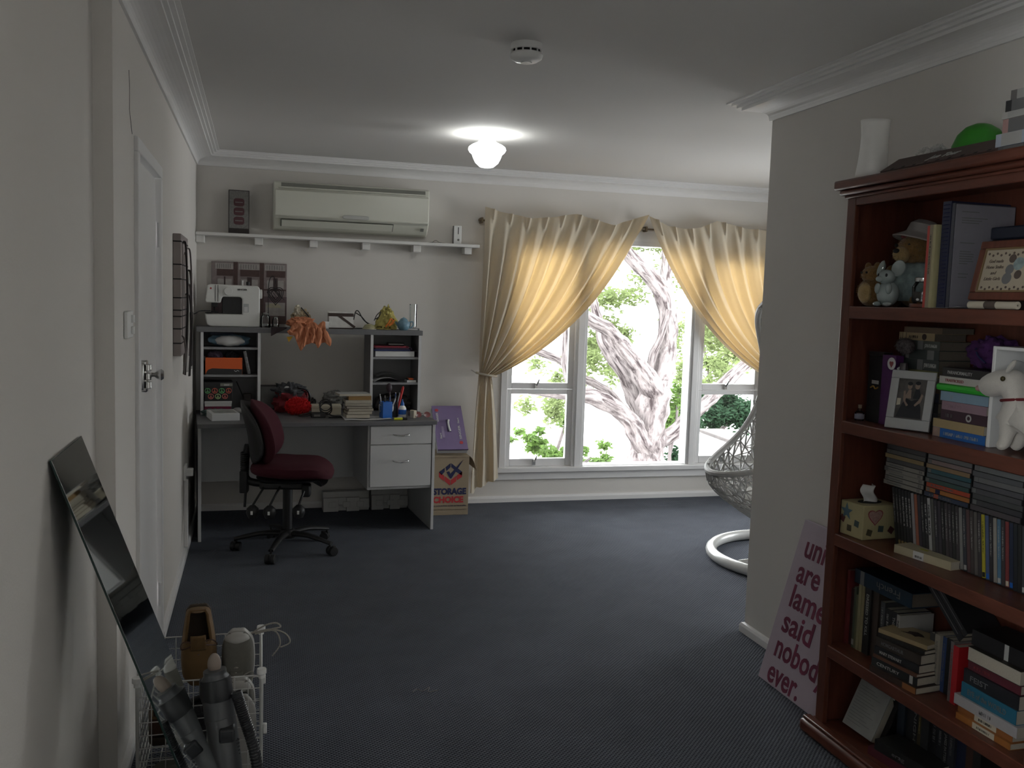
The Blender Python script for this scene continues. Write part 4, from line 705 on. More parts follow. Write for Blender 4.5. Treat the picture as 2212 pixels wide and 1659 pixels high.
# ------------------------------------------------------------------ under and beside the desk
m_styro = pm('styrofoam', (.52, .52, .50), .9, var=.06, scale=120, bump=.3)
for lab, x0, x1, zt, y0 in (('white polystyrene packing block under the desk, left one', .45, .77, .135, 6.37), ('white polystyrene packing block under the drawers, right one', .785, 1.045, .145, 6.395)):
    q = thing('packing_foam', lab, 'packing foam', (x0, y0, 0), (0, 0, .03), group='packing foam under the desk'); W = x1-x0
    b = MB(); b.box(0, .03, 0, W, .09, zt); b.box(0, 0, 0, W*.33, .03, zt*.72); b.box(W*.33, .012, .045, W*.5, .03, zt*.72); b.box(W*.5, 0, 0, W*.78, .03, zt*.72); b.box(W*.78, .0, .02, W, .03, zt*.65); b.build('foam_block', m_styro, q, bevel=.003)
    for k in range(3): MB().box(W*(.12+.3*k), -.003, .03, W*(.12+.3*k)+.05, .001, .07).build('foam_ridge', m_styro, q, bevel=.002)
m_card = pm('brown_cardboard', (.30, .235, .16), .8, var=.06, scale=30, stretch=(1, 1, .1)); m_navy = pm('navy_print', (.012, .016, .07), .6); m_redp = pm('red_print', (.42, .03, .035), .6)
stb = thing('storage_carton', 'brown cardboard storage carton with blue and red logo beside the desk', 'cardboard box', (1.135, 6.17, 0), (0, 0, .0))
b = MB(); b.box(0, 0, 0, .295, .30, .415); b.build('carton_body', m_card, stb, bevel=.002)
MB().box(.012, -.006, .408, .29, .12, .414, M=Matrix.Rotation(.0, 4, 'X')).build('top_flap', m_card, stb)
MB().grid(lambda u, v: (.295+.06*u, .02+.25*v, .41-.10*u*u), 6, 2).build('side_flap', m_card, stb, solid=.003)
fy = -.0012
text('STORAGE', .058, m_navy, stb, (.045, fy, .148), (1, 0, 0), (0, 0, 1), off=.0032, fit=.235)
text('CHOICE', .058, m_redp, stb, (.045, fy, .090), (1, 0, 0), (0, 0, 1), off=.0032, fit=.215)
text('25 COUNTRY SITES & TRAILERS', .012, m_navy, stb, (.045, fy, .062), (1, 0, 0), (0, 0, 1), fit=.235)
text('~', .010, m_card if False else pm('tan_print', (.2, .15, .10), .7), stb, (.045, fy, .036), (1, 0, 0), (0, 0, 1), fit=.235)
def flat(poly, mat, par, name='printed_logo', y=fy): b = MB(); b.rings([[(x, yy, z) for x, z in poly] for yy in (y, y+.001)]); b.build(name, mat, par)
cx, cz, s_ = .165, .30, .082
hexp = [(-1, .12), (-.5, .52), (0, .9), (.5, .52), (1, .12)]
for (x0, z0), (x1, z1) in (((-1, .05), (-.52, .42)), ((-.46, .46), (-.02, .80)), ((.04, .80), (.46, .46)), ((.52, .42), (1, .05))):
    flat([(cx+s_*x0, cz+s_*z0), (cx+s_*x1, cz+s_*z1), (cx+s_*(x1*.98+.0), cz+s_*(z1-.33)), (cx+s_*(x0*.78), cz+s_*(z0-.26 if abs(x0) > .9 else z0-.33))], m_navy, stb)
for (x0, z0), (x1, z1) in (((-1, -.08), (-.55, -.40)), ((-.5, -.44), (-.03, -.80)), ((.03, -.80), (.5, -.44)), ((.55, -.40), (1, -.08))):
    flat([(cx+s_*x0, cz+s_*z0+.012), (cx+s_*x1, cz+s_*z1+.012), (cx+s_*x1, cz+s_*(z1-.32)), (cx+s_*x0, cz+s_*(z0-.28))], m_redp, stb)
flat([(cx-s_*.36, cz+s_*.05), (cx-s_*.12, cz+s_*.12), (cx-s_*.02, cz-s_*.12), (cx+s_*1.1, cz+s_*1.12), (cx+s_*.08, cz-s_*.5), (cx-s_*.05, cz-s_*.5)], m_navy, stb, y=fy-.001)
sgb = thing('purple_carton', 'purple and white carton with handle leaning on the cardboard carton', 'carton', (1.20, 6.19, .4165), (0, 0, 0)); m_purp = pm('lilac_print', (.21, .155, .30), .55, var=.05); m_purpd = pm('dark_purple_edge', (.06, .035, .10), .55)
tl = math.radians(44); ex = Vector((.985, .0, 0)); up_ = Vector((-.035, math.cos(tl)*.38, math.sin(tl)*.38))
# leaning slab: face corner frame; x along the width, y up the face, z out of the face
Mf = frame((.012, .0, .045), (1, 0, 0), up_); Lf = .385
b = MB(); b.box(0, 0, -.05, .212, Lf, -.002, M=Mf); b.build('carton_body', pm('white_carton_side', (.50, .51, .55), .7, var=.05), sgb, bevel=.002)
b = MB(); b.box(-.001, -.004, -.008, .213, Lf+.002, .0, M=Mf); b.build('lid_face', m_purp, sgb)
b = MB(); b.box(-.0015, -.006, -.009, .2135, -.003, .0005, M=Mf); b.build('lid_edge', m_purpd, sgb)
b = MB(); b.box(.085, .15, -.0, .112, .26, .0015, M=Mf); b.build('handle_recess', m_purpd, sgb)
P_ = [Mf @ Vector(p) for p in ((.105, .155, .002), (.098, .18, .014), (.096, .205, .017), (.098, .23, .014), (.105, .255, .002))]
MB().tube(smooth_path(P_), .007, 8).build('carry_handle', m_plast, sgb, smooth=True)
def ftext(s, size, x, y, fit, dx=(0, 1, 0), dy=(-1, 0, 0), m=m_paper): return text(s, size, m, sgb, Mf @ Vector((x, y, .001)), Mf.to_3x3() @ Vector(dx), Mf.to_3x3() @ Vector(dy), fit=fit, off=.0003)
ftext('SINGER', .022, .180, .085, .12); ftext('Start', .018, .180, .225, .05); ftext('SINGER', .022, .035, .24, .08, ); ftext('Start', .018, .04, .09, .05)
m_rb = pm('red_badge_print', (.45, .05, .06), .5)
for x, y in ((.172, .055), (.03, .345)):
    b = MB(); b.cyl(.013, 0, .0012, 20, M=Mf @ Matrix.Translation((x, y, .0005))); b.build('printed_badge', m_rb, sgb); ftext('S', .018, x+.006, y-.005, .01)
b = MB(); b.box(.045, .10, .0, .062, .20, .001, M=Mf); b.build('printed_panel', pm('lilac_light', (.34, .28, .42), .6), sgb)
# ------------------------------------------------------------------ office chair
m_mar = pm('maroon_upholstery', (.055, .0095, .016), .85, var=.12, scale=60, bump=.2, bscale=300, spec=.25); m_blk = pm('black_chair_plastic', (.013, .013, .014), .5, var=.1)
ch = thing('office_chair', 'maroon office chair with black five-star base in front of the desk', 'office chair', (.18, 5.46, 0), (0, 0, math.radians(-8)))
def cushion(fn_top, fn_bot, nu, nv, outline):
    pass
# seat: rounded slab with a waterfall front, x forwards
def se(a, p): return math.copysign(abs(a)**p, a)
b = MB(); R = []
for j in range(13):
    a = -PI/2+PI*j/12; ring = []
    for k in range(36):
        t = 2*PI*k/36; cx_ = se(math.cos(t), .62); sy_ = se(math.sin(t), .62); ca = max(se(math.cos(a), .55), .02)
        x = .235*cx_*ca; y = .24*sy_*ca; z = .045*se(math.sin(a), .8)
        xf = x/.235
        z += .022*math.sin(max(0, -xf)*2)*.4-.05*max(0, xf-.55)**1.4*2.0+.012*(1-abs(y)/.24)*0
        if math.sin(a) > 0: z += .012*(y/.24)**2
        ring.append((x+.03, y, .488+z))
    R.append(ring)
b.rings(R); b.build('seat', m_mar, ch, smooth=True)
b = MB(); R = []
for z_, sc_ in ((.446, .90), (.438, .86), (.425, .70), (.418, .5)):
    R.append([(.03+.225*se(math.cos(2*PI*k/30), .62)*sc_-(.02 if sc_ < .8 else 0), .23*se(math.sin(2*PI*k/30), .62)*sc_, z_-(.035 if math.cos(2*PI*k/30) > .8 and sc_ > .8 else 0)) for k in range(30)])
b.rings(R); b.build('seat_pan', m_blk, ch, smooth=True)
# backrest: dished cushion, slightly reclined, thickest in the lumbar region
def backshell(off, th, wsc):
    b = MB(); R = []
    for j in range(17):
        v = -1+2*j/16; w_ = .215*wsc*(max(0, 1-abs(v)**3.2))**.5*(1.0-.12*v); ring = []; zz = .695+.19*v*wsc; lean = -.185-.035*v+.035*(1-v*v)
        w_ = max(w_, .012)
        for k in range(28):
            t = 2*PI*k/28; y = w_*se(math.cos(t), .75); d = th*(max(.15, 1-abs(v)**4))*se(math.sin(t), .8); curve = .07*(y/.215)**2
            ring.append((lean+off+d+curve, y, zz))
        R.append(ring)
    b.rings(R); return b
backshell(.012, .042, 1.0).build('backrest', m_mar, ch, smooth=True); backshell(-.045, .035, .97).build('back_shell', m_blk, ch, smooth=True)
MB().tube(smooth_path([(-.225, 0, .62), (-.245, 0, .50), (-.235, 0, .42), (-.17, 0, .395), (-.06, 0, .40)]), [.022]*25, 10).build('back_support', m_blk, ch, smooth=True)
MB().box(-.27, -.035, .34, -.225, .035, .47).build('back_bracket', m_blk, ch, bevel=.006)
b = MB()
for k in range(9): b.tube([(-.245+.02*math.cos(a), .03*math.sin(a), .475+.012*k) for a in [2*PI*i/14 for i in range(14)]], .006, 6, closed=True)
b.build('bellows', m_blk, ch, smooth=True)
MB().box(-.15, -.10, .375, .10, .10, .418).build('mechanism', m_blk, ch, bevel=.012); MB().box(.09, -.12, .335, .14, -.05, .41).build('tension_knob', m_blk, ch, bevel=.012)
for x, y, dx in ((-.16, -.14, -.03), (-.07, -.15, -.02), (.08, -.13, .0)):
    lv = cable('lever', [(x+.04, y+.06, .395), (x+.02, y, .36), (x+dx*.5, y-.02, .30)], .007, m_blk, ch)
    MB().lathe([(0, -.042), (.024, -.036), (.036, -.008), (.033, .018), (.014, .036), (.0, .038)], 18).build('lever_paddle', m_blk, lv, loc=(x+dx*.5, y-.03, .265), smooth=True); MB().box(x+dx*.5-.006, y-.069, .255, x+dx*.5+.006, y-.065, .275).build('printed_mark', m_plast, lv)
cable('back_lever', [(-.235, -.03, .35), (-.24, -.03, .26)], .008, m_blk, ch)
MB().lathe([(.014, .28), (.014, .40)], 18, cap=True).build('gas_piston', m_chrome, ch, smooth=True); MB().lathe([(.028, .09), (.028, .36), (.022, .365)], 20, cap=True).build('column', m_blk, ch, smooth=True)
MB().lathe([(.05, .075), (.055, .09), (.04, .12), (.03, .125)], 24, cap=True).build('hub', m_blk, ch, smooth=True)
for k in range(5):
    a = math.radians(-101+72*k); c_, s__ = math.cos(a), math.sin(a)
    lg = MB().tube(smooth_path([(.03*c_, .03*s__, .098), (.15*c_, .15*s__, .10), (.30*c_, .30*s__, .072)], 4), [.026, .025, .024, .023, .021, .02, .018, .017, .015], 10, flat=.7).build('base_leg', m_blk, ch, smooth=True)
    ct = MB(); ct.cyl(.008, .045, .08, 10)
    for s2 in (-1, 1): ct.cyl(.027, -.011, .011, 20, M=Matrix.Translation((.012, .0165*s2, .027)) @ Matrix.Rotation(PI/2, 4, 'X'))
    ct.box(-.012, -.006, .02, .035, .006, .055); ct.build('caster', m_blk, lg, M=Matrix.Translation((.295*c_, .295*s__, 0)) @ Matrix.Rotation(a+1.1*k, 4, 'Z'), bevel=.003)
# ------------------------------------------------------------------ woven hanging egg chair
m_wick = pm('grey_white_wicker', (.36, .355, .34), .6, var=.12, scale=40); m_tubew = pm('white_enamel_tube', (.62, .62, .60), .25, var=.03)
eg = thing('egg_chair', 'pale woven hanging egg chair with round tube base behind the dividing wall', 'egg chair', (3.13, 4.73, 0))
MB().tube([(.51*math.cos(a), .51*math.sin(a), .033) for a in [2*PI*k/64 for k in range(64)]], .033, 12, closed=True).build('base_ring', m_tubew, eg, smooth=True)
MB().tube([(-.46, -.12, .045), (.0, -.05, .05), (.49, .06, .045)], .018, 10).build('base_bar', m_tubew, eg, smooth=True)
MB().tube(smooth_path([(.49, .06, .05), (.60, .08, .7), (.58, .08, 1.5), (.40, .05, 1.92), (.12, .01, 1.98), (.03, 0, 1.90)], 8), .028, 12).build('stand_pole', m_tubew, eg, smooth=True)
MB().tube([(.03, 0, 1.92), (.03, 0, 1.66)], .008, 8).build('chain', m_chrome, eg)
rnd = random.Random(21); pts = []
def egg_pt(u, v):
    # u around 0..1 (u=.5 is the front, -x), v from bottom 0 to top 1
    th = 2*PI*u; z = .17+1.48*(1-math.cos(PI*v))/2; rad = .47*math.sin(PI*v)**.75
    fr = max(0, -math.cos(th))**1.5
    return (.02+rad*math.cos(th)-.21*fr*math.exp(-((z-.50)/.20)**2), rad*.95*math.sin(th), z)
def in_open(u, z): return ((u-.5)/.23)**2+((z-1.05)/.50)**2 < 1
def v_of_z(z): return math.acos(max(-1, min(1, 1-2*(z-.17)/1.48)))/PI
NUV = [((i+rnd.uniform(-.38, .38))/66, .06+(j+rnd.uniform(-.36, .36))*.90/33) for i in range(66) for j in range(34)]
ext_ = [Vector(((u+d)*3.2, v*1.9)) for d in (-1, 0, 1) for u, v in NUV if -.05 < u+d < 1.05]
res = geometry.delaunay_2d_cdt(ext_, [], [], 0, 1e-6)
vv = [(p.x/3.2, p.y/1.9) for p in res[0]]; vs = [egg_pt(u, v) for u, v in vv]; fs = []
for f in res[2]:
    cu = sum(vv[i][0] for i in f)/3; cz_ = sum(vs[i][2] for i in f)/3
    if not in_open(cu, cz_) and 0 <= cu < 1: fs.append(tuple(f))
b = MB(); b.add(vs, fs)
sh_ = b.build('woven_shell', m_wick, eg); wf = sh_.modifiers.new('weave', 'WIREFRAME'); wf.thickness = .015; wf.use_even_offset = False
MB().tube([egg_pt(.5+.23*math.cos(a), v_of_z(1.05+.50*math.sin(a))) for a in [2*PI*k/80 for k in range(80)]], .018, 8, closed=True).build('rim', m_wick, eg, smooth=True)
crumple((0.02, 0, .36), (.34, .33, .09), 77.2, .06, 36, 18, 3, pw=.8, flat=False).build('seat_cushion', m_palecl, eg, smooth=True)
# ------------------------------------------------------------------ lettered canvas leaning on the right wall
m_sign = pm('mauve_white_canvas', (.47, .40, .46), .8, var=.22, scale=5, bump=.1); m_let = pm('pink_maroon_lettering', (.19, .03, .07), .8, var=.75, scale=9)
sg = thing('lettered_canvas', 'pale pink canvas with maroon lettering leaning on the right wall', 'canvas sign')
s0 = Vector((1.988, 3.236, 0)); upv = Vector((XR-.004-1.988-.026, .028, .648)); xv = Vector((.0, -1, 0)); Wd = .46; Hd = upv.length
Ms = frame(s0, xv, upv); sg.matrix_world = Ms      # x along the bottom edge towards the viewer, y up the face, z = out of the face
if (Ms.to_3x3() @ Vector((0, 0, 1))).x > 0: sz = -1
else: sz = 1
MB().box(0, 0, -.024, Wd, Hd, 0).build('canvas', m_sign, sg, bevel=.003)
for i, (s, fit, ind) in enumerate((('unicorns', .40, .055), ('are', .15, .045), ('lame', .235, .032), ('said', .20, .03), ('nobody,', .36, .035), ('ever.', .215, .035))):
    y = Hd-.14-i*.104
    text(s, .128, m_let, sg, (.055, y, .0008), (1, 0, 0), (0, 1, 0), off=.0022, fit=fit)
# ------------------------------------------------------------------ mirror and shoe basket in the left foreground
m_mirr = pm('mirror_silver', (.80, .85, .84), .03, 1.0, var=.02, scale=3); m_gedge = pm('dark_green_glass_edge', (.02, .04, .035), .15)
mi = thing('leaning_mirror', 'long frameless mirror panel leaning against the left wall', 'mirror')
m0 = Vector((-.03, 2.20, 0)); mu = Vector((XN+.008+.03, 0, 1.117)); Mm = frame(m0, (0, 1, 0), mu); mi.matrix_world = Mm
MB().box(0, .0, -.005, .365, mu.length, -.0004).build('glass_backing', m_gedge, mi); MB().box(.0015, .0015, -.0004, .3635, mu.length-.0015, .0002).build('mirror_face', m_mirr, mi)
m_coat = pm('white_coated_wire', (.55, .55, .53), .4, var=.04)
bk = thing('wire_basket', 'white wire mesh basket full of shoes in the left foreground', 'basket', (-.325, 2.735, 0)); BW, BD, BH = .345, .365, .39
for x, y in ((0, 0), (BW, 0), (0, BD), (BW, BD)):
    p_ = MB().tube([(x, y, 0), (x, y, BH-.008)], .005, 8).build('corner_post', m_coat, bk); MB().lathe([(.0, BH), (.013, BH), (.014, BH-.003), (.014, BH-.014), (.009, BH-.018), (.009, BH-.028)], 18).build('post_cap', m_plast, p_, loc=(x, y, 0), smooth=True)
    if x > 0: MB().box(.004, -.008, .19, .016, .008, .22).build('clip', m_plast, p_, loc=(x, y, 0), bevel=.003)
def meshpanel(a, bb):
    b = MB(); a = Vector(a); bb = Vector(bb); n = 9
    for i in range(1, n): p = a.lerp(bb, i/n); b.tube([(p.x, p.y, .02), (p.x, p.y, BH-.02)], .0016, 5)
    for j in range(10): z = .02+(BH-.04)*j/9; b.tube([(a.x, a.y, z), (bb.x, bb.y, z)], .0024 if j in (0, 9) else .0016, 5)
    b.build('mesh_panel', m_coat, bk)
meshpanel((0, 0, 0), (BW, 0, 0)); meshpanel((0, BD, 0), (BW, BD, 0)); meshpanel((0, 0, 0), (0, BD, 0)); meshpanel((BW, 0, 0), (BW, BD, 0))
b = MB()
for i in range(1, 9): b.tube([(BW*i/9, 0, .02), (BW*i/9, BD, .02)], .0016, 5); b.tube([(0, BD*i/9, .022), (BW, BD*i/9, .022)], .0016, 5)
b.build('base_mesh', m_coat, bk)
# shoes: built along +x (heel at 0, toe at L), z up
def axes(toe, up):
    return frame((0, 0, 0), toe, Vector(up).cross(Vector(toe))).to_euler()
def shoe(name, label, mats, loc, rot, L=.27, W=.095, hi=.06, collar=.10, laces=True, sole_t=.022, toe_cap=False):
    t = thing(name, label, 'shoe', loc, rot, group='shoes in the wire basket'); up_m, sole_m, lace_m, in_m = mats
    def half(x):                                         # half width along the length
        u = x/L; return W*.5*(.72+.30*math.sin(PI*min(1, max(0, (u-.1)*.95)))**1.0)*(1-max(0, (u-.82)/.18)**2*.55)*(1-max(0, (.08-u)/.08)**2*.35)
    pts = [L*i/16 for i in range(17)]
    b = MB(); ol_ = [(x, half(x)) for x in pts]+[(x, -half(x)) for x in reversed(pts)]
    b.prism(ol_, 0, sole_t); b.build('sole', sole_m, t, bevel=.004)
    b = MB(); R = []
    for i in range(19):
        u = i/18; x = L*(.02+.965*u); w_ = half(x)*.96
        topz = sole_t+(hi+(collar-hi)*max(0, 1-u/.42)**.7 if u < .42 else hi*(1-((u-.42)/.58)**1.7*.55))
        if u > .94: topz = sole_t+.02
        ring = []
        for k in range(17):
            a = PI*k/16; ring.append((x, w_*se(math.cos(a), .6)*(1-.25*math.sin(a)*(u < .42)), sole_t-.002+(topz-sole_t)*se(math.sin(a), .6)))
        R.append(ring)
    vs = [p for r in R for p in r]; n = 17; fs = []
    for i in range(18):
        for k in range(16):
            u = (i+.5)/18
            if u < .40 and 3 <= k <= 12: continue           # foot opening
            fs.append((i*n+k, i*n+k+1, (i+1)*n+k+1, (i+1)*n+k))
    fs.append(tuple(range(n))); b.add(vs, fs); b.build('upper', up_m, t, smooth=True, solid=.004, sub=1)
    zt = sole_t+collar
    op = [R[i][3] for i in range(0, 8)]+[R[8][k] for k in (6, 8, 10)]+[R[i][13] for i in range(7, -1, -1)]
    MB().tube(op, .005, 6, closed=True).build('collar', up_m if in_m is None else in_m, t, smooth=True)
    MB().grid(lambda p, q: (L*(.30+.20*q), (p-.5)*W*.42, sole_t+hi*(1.35-.42*q)+.006*math.sin(p*PI)), 8, 6).build('tongue', up_m, t, smooth=True, solid=.004)
    if laces:
        lb = MB()
        for k in range(4):
            x = L*(.40+.065*k); z_ = sole_t+hi*(1.04-.10*k); lb.tube([(x, -W*.24, z_-.004), (x+.006, 0, z_+.008), (x, W*.24, z_-.004)], .0024, 5)
        lb.tube(smooth_path([(L*.40, 0, sole_t+hi*1.1), (L*.36, .04, sole_t+hi*1.3), (L*.45, .055, sole_t+hi*1.0), (L*.42, .01, sole_t+hi*1.1)]), .0022, 5); lb.tube(smooth_path([(L*.40, 0, sole_t+hi*1.1), (L*.37, -.045, sole_t+hi*1.25), (L*.48, -.05, sole_t+hi*.9), (L*.42, -.01, sole_t+hi*1.08)]), .0022, 5)
        lb.build('laces', lace_m, t, smooth=True)
    if toe_cap: MB().ell((L*.90, 0, sole_t+hi*.22), (L*.095, W*.40, hi*.42), 16, 10).build('toe_cap', sole_m, t, smooth=True)
    return t
m_tan = pm('tan_suede', (.15, .085, .032), .9, var=.25, scale=20, bump=.3); m_tand = pm('dark_gum_sole', (.045, .03, .018), .8); m_greyc = pm('grey_canvas', (.15, .145, .125), .9, var=.15, scale=80); m_rub = pm('white_rubber', (.42, .41, .385), .6, var=.15, scale=14); m_lace = pm('off_white_lace', (.36, .34, .30), .9); m_brl = pm('brown_leather', (.075, .035, .022), .5, var=.3); m_kn = pm('black_knit', (.03, .03, .032), .9, var=.2)
shoe('boot', 'tan suede lace-up boot standing on its toe, topmost in the basket', (m_tan, m_tand, m_brl, m_tan), (-.178, 3.083, .485), axes((.02, -.12, -.98), (.04, -.98, .12)), hi=.075, collar=.115, L=.26, W=.108)
shoe('sneaker', 'grey canvas sneaker with white rubber toe, standing toe up at the basket back', (m_greyc, m_rub, m_lace, None), (-.045, 3.085, .165), axes((-.03, .0, .99), (-.10, -.99, .0)), L=.23, W=.10, collar=.08, toe_cap=True, sole_t=.03)
shoe('sneaker', 'second grey sneaker wedged low at the right side of the basket', (m_greyc, m_rub, m_lace, None), (-.045, 2.965, .03), axes((.0, .0, 1), (-.08, -.99, 0)), L=.25, W=.095, collar=.066, hi=.05, toe_cap=True, sole_t=.028)
cable_t = thing('shoelaces', 'loose pale shoelaces hanging over the basket corner', 'shoelaces', (.02, 3.0, .392)); cable('lace', [(-.03, .03, .0), (.01, .01, .03), (.045, .0, .04), (.06, -.01, .03), (.03, .0, .02), (.0, .02, .005)], .0028, m_lace, cable_t); cable('lace', [(-.03, .03, .0), (.03, .0, .02), (.075, -.02, .01), (.09, -.02, -.02), (.06, -.02, -.035)], .0025, m_lace, cable_t); cable('lace', [(-.02, .02, .0), (.04, .0, .015), (.06, .0, -.03), (.035, .0, -.07)], .0025, m_lace, cable_t)
shoe('leather_shoe', 'brown leather shoe at the left of the basket', (m_brl, m_tand, m_brl, m_tan), (-.268, 2.765, .165), axes((.0, .97, .12), (.0, -.12, .97)), laces=False, L=.25, W=.085)
shoe('leather_shoe', 'black shoe lying in the middle of the basket', (m_kn, m_blk, m_kn, None), (-.165, 2.755, .165), axes((.02, .98, -.02), (.0, .02, .98)), laces=False, L=.25, W=.085)
shoe('runner', 'white-soled running shoe standing at the right front of the basket', (m_kn, m_rub, m_lace, None), (-.04, 2.757, .03), axes((.0, .0, 1), (.0, 1, .0)), L=.27, W=.09, laces=False, collar=.07, hi=.05)
shoe('runner', 'pale grey running shoe at the bottom left of the basket', (m_greyc, m_rub, m_lace, None), (-.095, 2.80, .027), axes((-1, 0, 0), (0, 0, 1)), L=.215, W=.09)
shoe('runner', 'dark running shoe at the bottom back of the basket', (m_kn, m_blk, m_lace, None), (-.005, 3.04, .027), axes((-1, 0, 0), (0, 0, 1)), L=.26, W=.085, laces=False)
# vacuum handle and ribbed hose leaning in front of the basket
m_vac = pm('grey_vacuum_plastic', (.075, .078, .083), .35, var=.06); m_vacd = pm('dark_vacuum_plastic', (.028, .029, .032), .4)
vc = thing('vacuum_wand', 'grey plastic vacuum wand with ribbed hose leaning in front of the basket', 'vacuum wand', (-.075, 2.585, 0))
P_ = [Vector((-.035, .08, .425)), Vector((-.030, .075, .37)), Vector((-.018, .06, .28)), Vector((.0, .03, .16)), Vector((.01, .02, .02))]
MB().tube(smooth_path(P_[:3], 6), [.034]*3+[.041]*3+[.045]*7, 18, flat=.85).build('wand_upper', m_vac, vc, smooth=True)
MB().tube([(-.034, .078, .402), (-.030, .073, .362), (-.028, .070, .342)], [.043, .046, .043], 18).build('collar_band', m_vacd, vc, smooth=True)
MB().tube(smooth_path([P_[2]+Vector((0, 0, .01)), P_[3], P_[4]], 6), .045, 18, flat=.85).build('wand_lower', m_vac, vc, smooth=True)
MB().box(-.02, -.055, .24, .022, -.01, .28).build('release_button', m_vacd, vc, bevel=.006, loc=(.0, .055, 0))
b = MB()
for k in range(22): b.tube([(.005+.028*math.cos(a)+.012*k/22, .012+.006*math.sin(a)+.02*(1-k/22), .235-.010*k) for a in [2*PI*i/16 for i in range(16)]], .0022, 5, closed=True)
b.build('grip_ribs', m_vacd, vc, smooth=True)
hs = smooth_path([(.025, .05, .365), (.045, .04, .30), (.075, .03, .20), (.095, .01, .08), (.105, -.01, .017)], 14)
MB().tube(hs, .013, 10).build('hose', m_vacd, vc, smooth=True); b = MB()
for i in range(0, len(hs)-1):
    p = hs[i]; q = hs[i+1]; t_ = (q-p).normalized(); u = t_.orthogonal().normalized(); v = t_.cross(u); b.tube([p+u*.0145*math.cos(a)+v*.0145*math.sin(a) for a in [2*PI*k/12 for k in range(12)]], .0025, 5, closed=True)
b.build('hose_ribs', m_vacd, vc, smooth=True)
MB().ell((0, 0, 0), (.019, .014, .032), 16, 10).build('pale_tip', pm('pinkish_cream_plastic', (.32, .26, .22), .5), vc, loc=(-.036, .085, .44), smooth=True)
lint = thing('carpet_lint', 'scrap of pale thread lying on the carpet', 'thread', (.62, 3.35, 0)); cable('thread', [(-.04, 0, .003), (-.02, .02, .005), (.0, .0, .004), (.03, .03, .005), (.02, -.01, .004), (.06, .0, .003)], .0015, m_strap, lint)
# ------------------------------------------------------------------ bookcase
m_wood = pm('dark_red_mahogany', (.13, .043, .026), .32, var=.45, scale=9, stretch=(6, 1, 6), bump=.06, spec=.3); m_woodv = pm('dark_red_mahogany_upright', (.122, .04, .0245), .34, var=.45, scale=9, stretch=(6, 6, 1), bump=.06, spec=.3)
BX0, BX1, BY0, BY1 = 1.925, 2.184, 1.80, 2.745
SH = [1.517, 1.128, .735, .338]; ST = .042; Z5 = .052; ZT = 1.938
bc = thing('bookcase', 'tall dark red wooden bookcase against the right wall', 'bookcase', (2.055, (BY0+BY1)/2, 0)); bc_o = Vector((2.055, (BY0+BY1)/2, 0))
def bb(x0, y0, z0, x1, y1, z1, n, m=None, bev=.003): return MB().box(x0-bc_o.x, y0-bc_o.y, z0, x1-bc_o.x, y1-bc_o.y, z1).build(n, m or m_wood, bc, bevel=bev)
bb(BX0+.018, BY1-.022, .05, BX1, BY1, 1.90, 'side_panel', m_woodv); bb(BX0+.018, BY0, .05, BX1, BY0+.022, 1.90, 'side_panel', m_woodv)
bb(BX0, BY1-.046, .052, BX0+.018, BY1, 1.89, 'stile', m_woodv); bb(BX0, BY0, .052, BX0+.018, BY0+.046, 1.89, 'stile', m_woodv)
bb(BX0, BY0+.046, 1.852, BX0+.018, BY1-.046, 1.89, 'top_rail'); bb(BX1-.006, BY0+.022, .05, BX1, BY1-.022, 1.90, 'back_panel', m_woodv)
for z in SH: bb(BX0+.001, BY0+.022, z-ST, BX1-.006, BY1-.022, z, 'shelf')
bb(BX0+.001, BY0+.022, .02, BX1-.006, BY1-.022, Z5, 'bottom_shelf')
bb(BX0-.035, BY0-.035, ZT-.032, BX1+.005, BY1+.035, ZT, 'top_cap', None, .007); bb(BX0-.022, BY0-.022, ZT-.05, BX1, BY1+.022, ZT-.032, 'top_moulding', None, .008); bb(BX0-.008, BY0-.008, ZT-.06, BX1, BY1+.008, ZT-.05, 'top_moulding', None, .003)
bb(BX0-.042, BY0-.03, 0, BX0, BY1+.035, .046, 'plinth', None, .012); bb(BX0-.03, BY0-.03, .046, BX0+.001, BY1+.03, .056, 'plinth_moulding', None, .004); bb(BX0, BY1, 0, BX1, BY1+.03, .05, 'plinth_return', None, .008)
def stext(th, s, h, t, mat, standing=True, frac=.7, fit=None, start=.12, up=.3):
    """lettering on a spine"""
    fit = fit or h*frac
    if standing: return text(s, t*.55, mat, th, (-.0009, t*(1-up), h*(1-start)), (0, 0, -1), (0, -1, 0), fit=fit, off=.0001, ext=.0004)
    return text(s, t*.55, mat, th, (-.0009, t*up, h*start), (0, 0, 1), (0, 1, 0), fit=fit, off=.0001, ext=.0004)
m_ltw = pm('pale_print', (.42, .42, .40), .6); m_ltg = pm('gold_print', (.30, .22, .08), .5); m_ltr = pm('dark_red_print', (.25, .05, .05), .6); m_ltk = pm('black_print', (.015, .015, .015), .6); m_ltgr = pm('grey_print', (.16, .16, .16), .6)
def bnd(th, t, z0, z1, mat, n='spine_band'): MB().box(-.0006, .0004, z0, .0, t-.0004, z1).build(n, mat, th)
